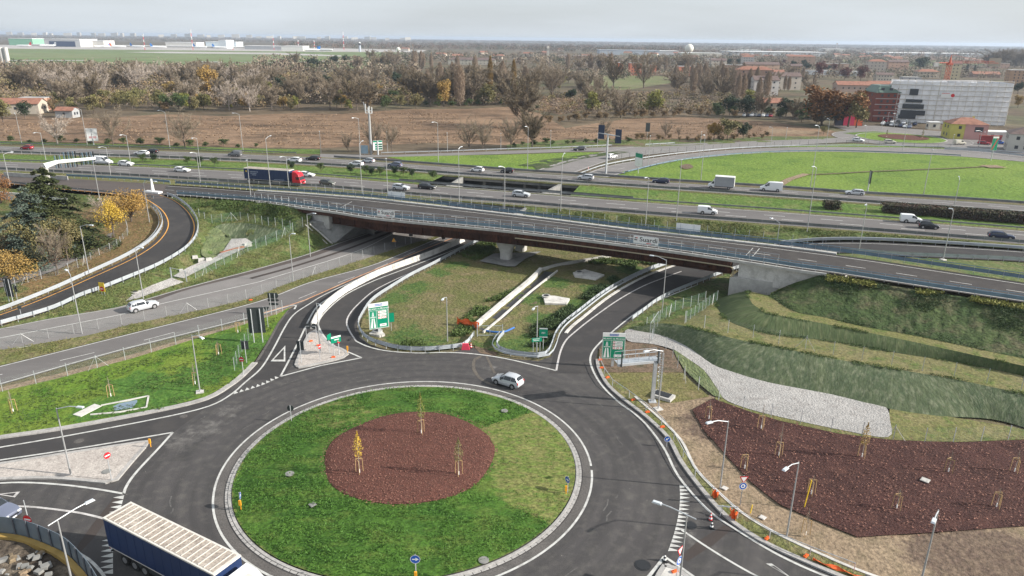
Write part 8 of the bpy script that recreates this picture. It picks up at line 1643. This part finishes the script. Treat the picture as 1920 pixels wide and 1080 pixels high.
mb = MB(); c = a.lerp(b, .195) - N * 1.1; vs = [(c.x + u.x * .85 * math.cos(t * .4), c.y + u.y * .85 * math.cos(t * .4), zc + 1.2 + .85 * math.sin(t * .4)) for t in range(16)]; mb.add(vs, [tuple(range(16))]); p, q = a.lerp(b, .04) - N * 1.1, a.lerp(b, .15) - N * 1.1; mb.add([(p.x, p.y, zc + 2.0), (q.x, q.y, zc + 2.0), (q.x, q.y, zc + 2.2), (p.x, p.y, zc + 2.2)], [(0, 1, 2, 3)]); mb.build('red_emblem', M['red_s'], o)
a, b = fp[4], fp[0]; N = Vector((-(b - a).y, (b - a).x, 0)).normalized()
for i, (t0, t1, z0, z1) in enumerate(((.25, .62, .1, .2), (.28, .8, .2, .32), (.3, .75, .36, .48), (.35, .7, .52, .6), (.4, .58, .7, .86))):
    p, q = a.lerp(b, t0) - N * 1.1, a.lerp(b, t1) - N * 1.1; mb = MB(); mb.add([(p.x, p.y, Hh * z0), (q.x, q.y, Hh * z0), (q.x, q.y, Hh * z1), (p.x, p.y, Hh * z1)], [(0, 1, 2, 3)]); mb.build('window_opening', winm, o)
house((1680, 226), (30, 15, Hh * .74), R(-4), (.2, .055, .04), 'dark red brick building with green mansard roof left of the wrapped one', 'flat', flat('green_roof', (.09, .15, .12), .6), 5, 9, name='brick_building', cat='building')
ob2 = COL.objects['brick_building']; bl = Hh * .74; mb = MB(); mb.add([(-15.3, -7.8, bl), (15.3, -7.8, bl), (15.3, 7.8, bl), (-15.3, 7.8, bl), (-13, -5.5, bl + 3.4), (13, -5.5, bl + 3.4), (13, 5.5, bl + 3.4), (-13, 5.5, bl + 3.4)], [(0, 1, 5, 4), (1, 2, 6, 5), (2, 3, 7, 6), (3, 0, 4, 7), (4, 5, 6, 7)]); mb.build('mansard', flat('green_copper', (.11, .17, .14), .5, var=.1, vscale=.5), ob2)
mb = MB()
for k in range(4): mb.box((0, -7.62, bl * (k + 1) / 5), (30.1, .1, .35))
mb.build('string_course', wmat((.4, .36, .35)), ob2)
wm_ = MB(); wm_.box((0, 0, 0), (1.6, .3, 1.4)); me = wm_.mesh('dormer', winm)
for k in range(7): inst('dormer', me, ob2, (-12 + k * 4, -6.9, bl + 1.6))
# crane
cb_ = P(1760, 222, ZN); o = thing('tower_crane', 'red lattice tower crane rising behind the wrapped building', 'crane', cb_); h = 20
while proj(cb_ + Vector((0, 0, h)))[1] > 104: h += .3
cm = flat('crane_red', (.42, .09, .05), .6); mb = MB(); s = .9; k = 0; z = 0
for x, y in ((-s, -s), (s, -s), (s, s), (-s, s)): mb.tube([(x, y, 0), (x, y, h * .86)], .13, 4)
while z < h * .86:
    for a, b in (((-s, -s), (s, -s)), ((s, -s), (s, s)), ((s, s), (-s, s)), ((-s, s), (-s, -s))): mb.tube([(*a, z), (*b, min(h * .86, z + 2))], .07, 3); mb.tube([(*b, z), (*a, min(h * .86, z + 2))], .07, 3)
    z += 2
mb.build('tower', cm, o); mb = MB(); mb.tube([(0, 0, h * .86), (0, 0, h)], [.8, .15], 4); mb.box((0, 0, h * .86), (2.4, 2.4, .8)); mb.build('top', cm, o)
jd = Vector((1, .2, 0)).normalized(); mb = MB()
for dy, dz in ((-.5, 0), (.5, 0), (0, .9)): mb.tube([Vector((0, dy, h * .86 + .6 + dz)), jd * 30 + Vector((0, dy, h * .86 + .6 + dz))], .1, 3)
for i in range(15): p = jd * 2 * i; mb.tube([p + Vector((0, -.5, h * .86 + .6)), p + jd + Vector((0, 0, h * .86 + 1.5)), p + jd * 2 + Vector((0, .5, h * .86 + .6))], .05, 3)
mb.tube([(0, 0, h * .86 + .6), -jd * 9 + Vector((0, 0, h * .86 + .6))], .25, 4); mb.tube([(0, 0, h), jd * 22 + Vector((0, 0, h * .86 + 1.4))], .05, 3); mb.build('jib', cm, o); mb = MB(); q = -jd * 8; mb.box((q.x, q.y, h * .86 - .2), (2.5, 1.2, 2)); mb.build('counterweight', M['conc'], o); q = jd * 27; mb = MB(); mb.box((q.x, q.y, h * .86 + 1.0), (6.5, .15, 4.2)); mb.build('jib_sign', flat('jib_sign', (.22, .2, .17), .7), o)
# houses near the far roundabout
house((1805, 259), (14, 10, 6.2), R(-12), (.5, .46, .12), 'lime-yellow and pink house with hipped tile roof right of the far roundabout', 'hip', roofm, 2, 3, chimney=True, rh=2.4)
ho = COL.objects['house']; mb = MB(); mb.box((2.7, -5.02, 3.1), (8.6, .12, 6.1)); mb.build('pink_wall', wmat((.5, .28, .26)), ho); mb = MB(); mb.box((3.6, -5.1, 4.2), (3.2, .1, 2.0)); mb.build('loggia', winm, ho)
house((1925, 283), (14, 12, 6.5), R(-28), (.48, .46, .42), 'pale house with dark hipped roof cut by the right edge', 'hip', roofd, 2, 4, rh=2.6)
house((1868, 262), (13, 6, 3.2), R(-8), (.55, .5, .48), 'low white canopy building right of the lime-yellow house', 'flat', M['white'], 1, 3, name='canopy_building', cat='building')
house((1748, 242), (5, 3, 3.0), R(-5), (.6, .57, .5), 'small white cabin at the foot of the wrapped building', 'flat', M['white'], 1, 1, name='cabin', cat='cabin', ends=1)
house((1855, 268), (8, .5, 2.6), R(-10), (.3, .05, .05), 'dark red garden wall by the parked cars', 'flat', wmat((.4, .1, .08)), 1, 0, name='garden_wall', cat='wall', windows=False)
mbn = MB(); mbn.box((0, 0, 5), (13, .4, 10)); wl_ = thing('mural_wall', 'blank end wall painted pink and orange behind the autumn trees', 'wall', P(1590, 236, ZN), R(-3)); mbn.build('wall', wmat((.03, .035, .06)), wl_); mb = MB(); mb.box((0, -.24, 5), (5, .06, 9.6)); mb.build('pink_panel', wmat((.6, .05, .12)), wl_); mb = MB(); mb.box((4.4, -.24, 5), (3.8, .06, 9.6)); mb.build('orange_panel', wmat((.65, .13, .06)), wl_)
HS = [((1490, 142), (12, 10, 11), -10, (.42, .3, .2), 'tan five-storey house left of the dark red trees', 'gable', 4, 3), ((1452, 150), (16, 10, 8), -6, (.4, .25, .17), 'tan house with tiled roof above the poplar stand', 'gable', 3, 4), ((1495, 153), (11, 9, 5), -4, (.55, .52, .46), 'small white house with red roof below the tan one', 'hip', 2, 3), ((1655, 152), (17, 9, 6.5), -5, (.55, .5, .42), 'long white house with red roof in the middle right', 'gable', 2, 5), ((1705, 158), (16, 10, 6.5), -5, (.4, .4, .42), 'grey flat-faced house behind the brick building', 'flat', 2, 2),
      ((1735, 146), (24, 12, 7), -3, (.45, .4, .33), 'house with a big orange-red roof behind the wrapped building', 'hip', 2, 5), ((1780, 150), (15, 13, 17), -12, (.58, .5, .33), 'cream gabled block of flats beside the crane', 'gable', 5, 3), ((1612, 172), (40, 12, 5.5), -4, (.4, .3, .25), 'long low house with brown roof behind the autumn trees', 'gable', 1, 8), ((1440, 212), (14, 10, 6), -3, (.5, .45, .35), 'ochre farmhouse at the end of the poplar stand', 'gable', 2, 3), ((1905, 160), (18, 14, 14), -15, (.42, .27, .17), 'orange-brown apartment block at the right edge', 'flat', 5, 4),
      ((1845, 145), (30, 12, 4), -8, (.3, .22, .18), 'low farm building with brown roof at the right', 'gable', 1, 5), ((1525, 140), (38, 16, 5), -3, (.5, .52, .56), 'pale blue-grey warehouse behind the dark red tree', 'flat', 1, 0), ((1590, 142), (26, 16, 5), -3, (.5, .52, .56), 'pale warehouse behind the middle dark red tree', 'flat', 1, 0), ((1650, 165), (22, 9, 4), -5, (.45, .4, .35), 'low hall with brown roof in front of the white house', 'gable', 1, 4),
      ((1085, 112), (30, 16, 8), 0, (.35, .22, .17), 'brown terraced house behind the field, left of the orange ones', 'flat', 3, 7), ((1055, 113), (16, 14, 9), 0, (.3, .22, .2), 'brown house with flat roof beside the church tower', 'flat', 3, 4), ((1125, 113), (26, 16, 9), 0, (.33, .2, .16), 'long brown house behind the bare trees', 'flat', 3, 7), ((1160, 140), (7, 12, 13), 0, (.6, .2, .11), 'orange apartment wall, first from the left', 'flat', 4, 1), ((1190, 141), (13, 12, 13), 0, (.55, .19, .12), 'orange and red apartment block, second from the left', 'flat', 4, 4), ((1224, 140), (5, 12, 11), 0, (.6, .2, .11), 'narrow orange apartment wall, third from the left', 'flat', 3, 1), ((1281, 142), (13, 12, 10), 0, (.6, .22, .13), 'orange apartment block, rightmost behind the poplars', 'flat', 3, 3),
      ((885, 121), (70, 14, 7), 0, (.45, .42, .36), 'long pale row of houses behind the twin poplars', 'hip', 2, 12), ((1020, 106), (12, 12, 9), 0, (.38, .25, .2), 'brick church house beside the tower', 'gable', 2, 2), ((30, 212), (26, 10, 5), 8, (.45, .4, .33), 'old farmhouse with brown roof at the left edge', 'gable', 1, 4), ((70, 206), (12, 8, 6), 8, (.5, .28, .2), 'pinkish farm building right of the old farmhouse', 'flat', 1, 2), ((128, 220), (8, 6, 3.5), 0, (.33, .34, .35), 'small grey hut at the edge of the brown field', 'gable', 1, 1), ((395, 124), (26, 10, 5), 0, (.55, .5, .45), 'low pale building behind the left wood', 'flat', 1, 4)]
for i, (x, y) in enumerate([(1345, 128), (1372, 134), (1400, 126), (1425, 138), (1392, 150), (1410, 165), (1430, 178), (1560, 130), (1640, 138), (1680, 130), (1330, 118), (1500, 124), (1470, 168), (1870, 128)]):
    HS.append(((x, y), ((22, 30, 18, 42)[i % 4], 12, (11, 8, 15)[i % 3]), -5 * (i % 3), ((.5, .44, .38), (.42, .27, .2), (.55, .52, .5), (.5, .34, .25))[i % 4], f'{("pale", "brown", "white", "ochre")[i % 4]} {("low", "mid-rise", "long")[i % 3]} building of the right-hand town, {ordn[i]} in depth order', ('gable', 'flat', 'hip')[i % 3], (3, 2, 4)[i % 3], 4))
for i, (px, dm, rz, col, lb, rf, fl, cl) in enumerate(HS): house(px, dm, R(rz), col, lb, rf, roofm if i % 3 else roofd, fl, cl) if rf != 'flat' else house(px, dm, R(rz), col, lb, rf, wmat((.4, .39, .38)), fl, cl, windows=cl > 0)
mb = MB(); mb.box((0, 0, 11), (4.5, 4.5, 22)); mb.add([(-2.6, -2.6, 22), (2.6, -2.6, 22), (2.6, 2.6, 22), (-2.6, 2.6, 22), (0, 0, 25)], [(0, 1, 4), (1, 2, 4), (2, 3, 4), (3, 0, 4)]); ct = thing('church_tower', 'slim pale church tower in the far middle', 'church tower', P(1027, 112, ZN)); mb.build('tower', wmat((.5, .47, .42)), ct); mb = MB(); mb.box((0, -2.3, 18), (1.4, .1, 2.5)); mb.build('belfry_opening', winm, ct)
# ---- airfield and horizon
def dome(px, top, label, col=(.7, .68, .6)):
    B = P(*px, ZN); h = 5
    while proj(B + Vector((0, 0, h)))[1] > top and h < 200: h += .5
    r = h * .36; o = thing('radar_dome', label, 'radar dome', B); vs = []; n = 20; mb = MB(); m_ = 9
    for i in range(m_ + 1):
        t = math.pi * (i / m_) * .82; 
        for k in range(n): vs.append((r * math.sin(t) * math.cos(2 * math.pi * k / n), r * math.sin(t) * math.sin(2 * math.pi * k / n), h - r + r * math.cos(t)))
    mb.add(vs, [(i * n + k, (i + 1) * n + k, (i + 1) * n + (k + 1) % n, i * n + (k + 1) % n) for i in range(m_) for k in range(n)]); mb.smooth = True; mb.build('dome', flat('radome', col, .5), o); mb = MB(); mb.tube([(0, 0, 0), (0, 0, h - 1.5 * r)], [r * .7, r * .6], 12); mb.build('base', M['conc'], o)
dome((747, 100), 88.5, 'white radar dome on the airfield'); dome((1291, 106), 82.5, 'white spherical radar dome above the trees, centre right')
tb_ = P(675, 97, ZN); o = thing('control_tower', 'airport control tower beside the radar dome', 'control tower', tb_); h = 10
while proj(tb_ + Vector((0, 0, h)))[1] > 77: h += .5
mb = MB(); mb.tube([(0, 0, 0), (0, 0, h * .6)], h * .11, 8); mb.build('shaft', wmat((.4, .44, .5)), o); mb = MB(); mb.tube([(0, 0, h * .6), (0, 0, h * .8)], [h * .11, h * .15], 8); mb.build('cabin', winm, o); mb = MB(); mb.tube([(0, 0, h * .8), (0, 0, h * .9)], [h * .12, h * .04], 8); mb.build('roof', M['white'], o)
cyl_b = P(12, 124, ZN); o = thing('chimney_pair', 'pair of pale metal chimneys at the left edge', 'chimney', cyl_b); h = 10
while proj(cyl_b + Vector((0, 0, h)))[1] > 89: h += .5
for x in (-3, 3): mb = MB(); mb.tube([(x, 0, 0), (x, 0, h)], 2.4, 12); mb.build('flue', flat('flue_steel', (.55, .54, .52), .5, .2), o)
def hall(px, wpx, top, label, col, dep=60, rm=None, nm='airport_hall', band=None):
    B = P(*px, ZN); Wd = (P(px[0] + wpx / 2, px[1], ZN) - P(px[0] - wpx / 2, px[1], ZN)).length; h = 3
    while proj(B + Vector((0, 0, h)))[1] > top and h < 120: h += .5
    o = thing(nm, label, 'building', B, 0); mb = MB(); mb.box((0, dep / 2, h / 2), (Wd, dep, h)); mb.build('wall', wmat(col), o); mb = MB(); mb.box((0, dep / 2, h + .5), (Wd * 1.01, dep * 1.02, 1.0)); mb.build('roof', rm or M['white'], o)
    if band: mb = MB(); mb.box((0, -.3, h * .4), (Wd * band[0], .4, h * .7)); mb.build('hangar_door', wmat(band[1]), o)
    return o
hall((118, 88), 75, 74, 'wide white aircraft hangar with dark blue door', (.52, .52, .52), 90, None, 'hangar', (.72, (.04, .06, .12))); hall((180, 88), 34, 77, 'white terminal office right of the hangar', (.62, .6, .56)); hall((40, 85), 50, 72.5, 'green and white airport hall at the far left', (.2, .42, .28)); hall((340, 88), 58, 80, 'low white airport hall in the middle of the apron', (.66, .64, .6)); hall((415, 90), 56, 79, 'white stepped terminal block', (.5, .56, .6)); hall((418, 91), 14, 76, 'tower block of the stepped terminal', (.55, .6, .64))
hall((500, 93), 80, 87, 'low glazed terminal wing', (.35, .36, .38)); hall((548, 95), 40, 87, 'white box-shaped airport hall left of the tails', (.66, .66, .62)); hall((300, 89), 500, 86.5, 'very long low terminal front', (.42, .4, .38), 40)
hall((1180, 103), 90, 95, 'grey-blue warehouse in the far middle', (.4, .44, .5), 60, wmat((.4, .44, .5))); hall((1240, 103), 50, 96, 'low grey shed right of the warehouse', (.45, .45, .46), 60); hall((1315, 109), 60, 100, 'pale low building under the spherical dome', (.6, .55, .48), 40); hall((1460, 105), 130, 98, 'long white factory roof at the right', (.6, .62, .64), 120); hall((1408, 100), 24, 94, 'white block above the long factory', (.55, .58, .62)); hall((1750, 106), 120, 100.5, 'long pale factory in front of the far woods', (.62, .64, .66), 160); hall((1565, 97), 24, 92, 'small white block below the water tower', (.62, .6, .55))
wb = P(1568, 93, ZN); o = thing('water_tower', 'slim water tower on the horizon at the right', 'water tower', wb); h = 10
while proj(wb + Vector((0, 0, h)))[1] > 81: h += .5
mb = MB(); mb.tube([(0, 0, 0), (0, 0, h * .8)], h * .05, 8); mb.build('shaft', wmat((.5, .48, .46)), o); mb = MB(); mb.tube([(0, 0, h * .8), (0, 0, h)], [h * .06, h * .12], 10); mb.build('tank', wmat((.4, .25, .2)), o)
for i in range(34):
    x = 15 + i * 22 + rnd.uniform(-8, 8); x = x if i < 12 else x + 30; g = P(x, 79 + (x - 960) * .012, ZN); tp_ = (rnd.uniform(70, 72.5) if i < 20 else rnd.uniform(72, 74)) + (x - 960) * .012 * .9; hh = 8.0
    while proj(g + Vector((0, 0, hh)))[1] > tp_ and hh < 60: hh += 1
    o2 = thing('apartment_tower', f'pale apartment block on the left horizon, {ordw(i)} from the left', 'apartment block', g, rnd.uniform(-.5, .5), 'apartment blocks on the horizon'); mb = MB(); a_ = rnd.uniform(35, 80); mb.box((0, 0, hh / 2), (a_, 18, hh)); mb.box((a_ * .3, 0, hh * .55), (a_ * .4, 16, hh * 1.1)); mb.build('wall', wmat((.62, .57, .48)), o2); mb = MB(); mb.box((0, 0, hh * 1.02), (a_ * 1.02, 18.4, 1.2)); mb.build('roof', wmat((.45, .4, .36)), o2)
for i in range(40):
    x = rnd.uniform(1330, 1930) if i % 3 else rnd.uniform(760, 1300); g = P(x, rnd.uniform(93, 112) + (x - 960) * .008, ZN)
    if g.y > 9000: continue
    o2 = thing('far_house', 'tiny tile-roofed house among the far trees', 'house', g, rnd.uniform(-.6, .6), 'tiny houses among the far trees'); mb = MB(); mb.box((0, 0, 3), (rnd.uniform(12, 26), 10, 6)); mb.build('wall', wmat((.55, .48, .4)), o2); mb = MB(); mb.add([(-12, -6, 6), (12, -6, 6), (12, 6, 6), (-12, 6, 6), (-9, 0, 9), (9, 0, 9)], [(0, 1, 5, 4), (2, 3, 4, 5), (1, 2, 5), (3, 0, 4)]); mb.build('roof', roofm, o2)
# aircraft
def plane(px, label, tail, rz=0.0, s=1.0):
    o = thing('airliner', label, 'aircraft', P(*px, ZN), rz, 'parked airliners'); o.scale = (s,) * 3; mb = MB(); mb.tube([(-18, 0, 4), (-16, 0, 4), (-10, 0, 4), (12, 0, 4), (18, 0, 4.8)], [.3, 1.6, 2.1, 2.1, .5], 10); mb.build('fuselage', M['white'], o)
    mb = MB(); mb.add([(12, 0, 5.5), (18, 0, 5), (19, 0, 12), (16, 0, 12)], [(0, 1, 2, 3)]); mb.add([(12, .3, 5.5), (18, .3, 5), (19, .2, 12), (16, .2, 12)], [(3, 2, 1, 0)]); mb.build('tail_fin', tail, o); mb = MB(); mb.add([(-4, 0, 3.4), (3, 0, 3.4), (8, 17, 4), (5, 17, 4)], [(0, 1, 2, 3)]); mb.add([(-4, 0, 3.4), (3, 0, 3.4), (8, -17, 4), (5, -17, 4)], [(3, 2, 1, 0)]); mb.build('wing', M['rail_n'], o)
blu = flat('tail_blue', (.02, .2, .62), .4); org = flat('tail_orange', (.7, .17, .05), .4)
for i, (x, y, t, rz) in enumerate([(45, 89, M['red_s'], 0), (90, 88.5, M['rail_n'], .3), (192, 90, blu, .5), (222, 90.5, org, 3.3), (258, 90.5, blu, 3.0), (298, 91.5, blu, 3.3), (376, 91.5, blu, 3.0), (413, 92, blu, 3.2), (585, 97, blu, .2), (610, 97, blu, 3.0)]):
    plane((x, y), f'small parked airliner, {ordn[i]} from the left on the far apron', t, rz, 1.15)
for i in range(7):
    x = (560, 514, 645, 590, 272, 362, 437)[i]; b = P(x, 94, ZN); o2 = thing('floodlight_mast', f'thin red and white mast on the airfield, {ordn[sorted((560, 514, 645, 590, 272, 362, 437)).index(x)]} from the left', 'mast', b); mb = MB()
    hm_ = 25 + (i % 3) * 12
    for k in range(6): mb.tube([(0, 0, hm_ * k / 6), (0, 0, hm_ * (k + 1) / 6)], .7, 5, k % 2)
    mb.build('mast', [M['red_s'], M['white']], o2); mb = MB(); mb.box((0, 0, hm_), (3, 2, 1.2)); mb.build('lamp_cluster', M['white'], o2)
# ---- every look-alike gets its place in its row
byl = {}
for o_ in bpy.data.objects:
    if o_.parent is None and o_.get('group'): byl.setdefault((o_['group'], o_['label']), []).append(o_)
for (g_, l_), os_ in byl.items():
    if len(os_) > 1:
        for i, o_ in enumerate(sorted(os_, key=lambda q: proj(q.location)[0])): o_['label'] = f'{l_}, {ordw(i)} from the left'
# == haze
mb = MB(); mb.box((0, 7000, 25.5 - 0), (27000, 19200, 59)); m_ = bpy.data.materials.new('haze'); m_.use_nodes = True; n_ = m_.node_tree; n_.nodes.clear(); out_ = n_.nodes.new('ShaderNodeOutputMaterial'); pv = n_.nodes.new('ShaderNodeVolumePrincipled')
pv.inputs['Color'].default_value = (.7, .82, 1, 1); pv.inputs['Density'].default_value = HAZE; pv.inputs['Anisotropy'].default_value = .2; n_.links.new(pv.outputs[0], out_.inputs['Volume']); hz = mb.build('haze', m_); hz['kind'] = 'stuff'
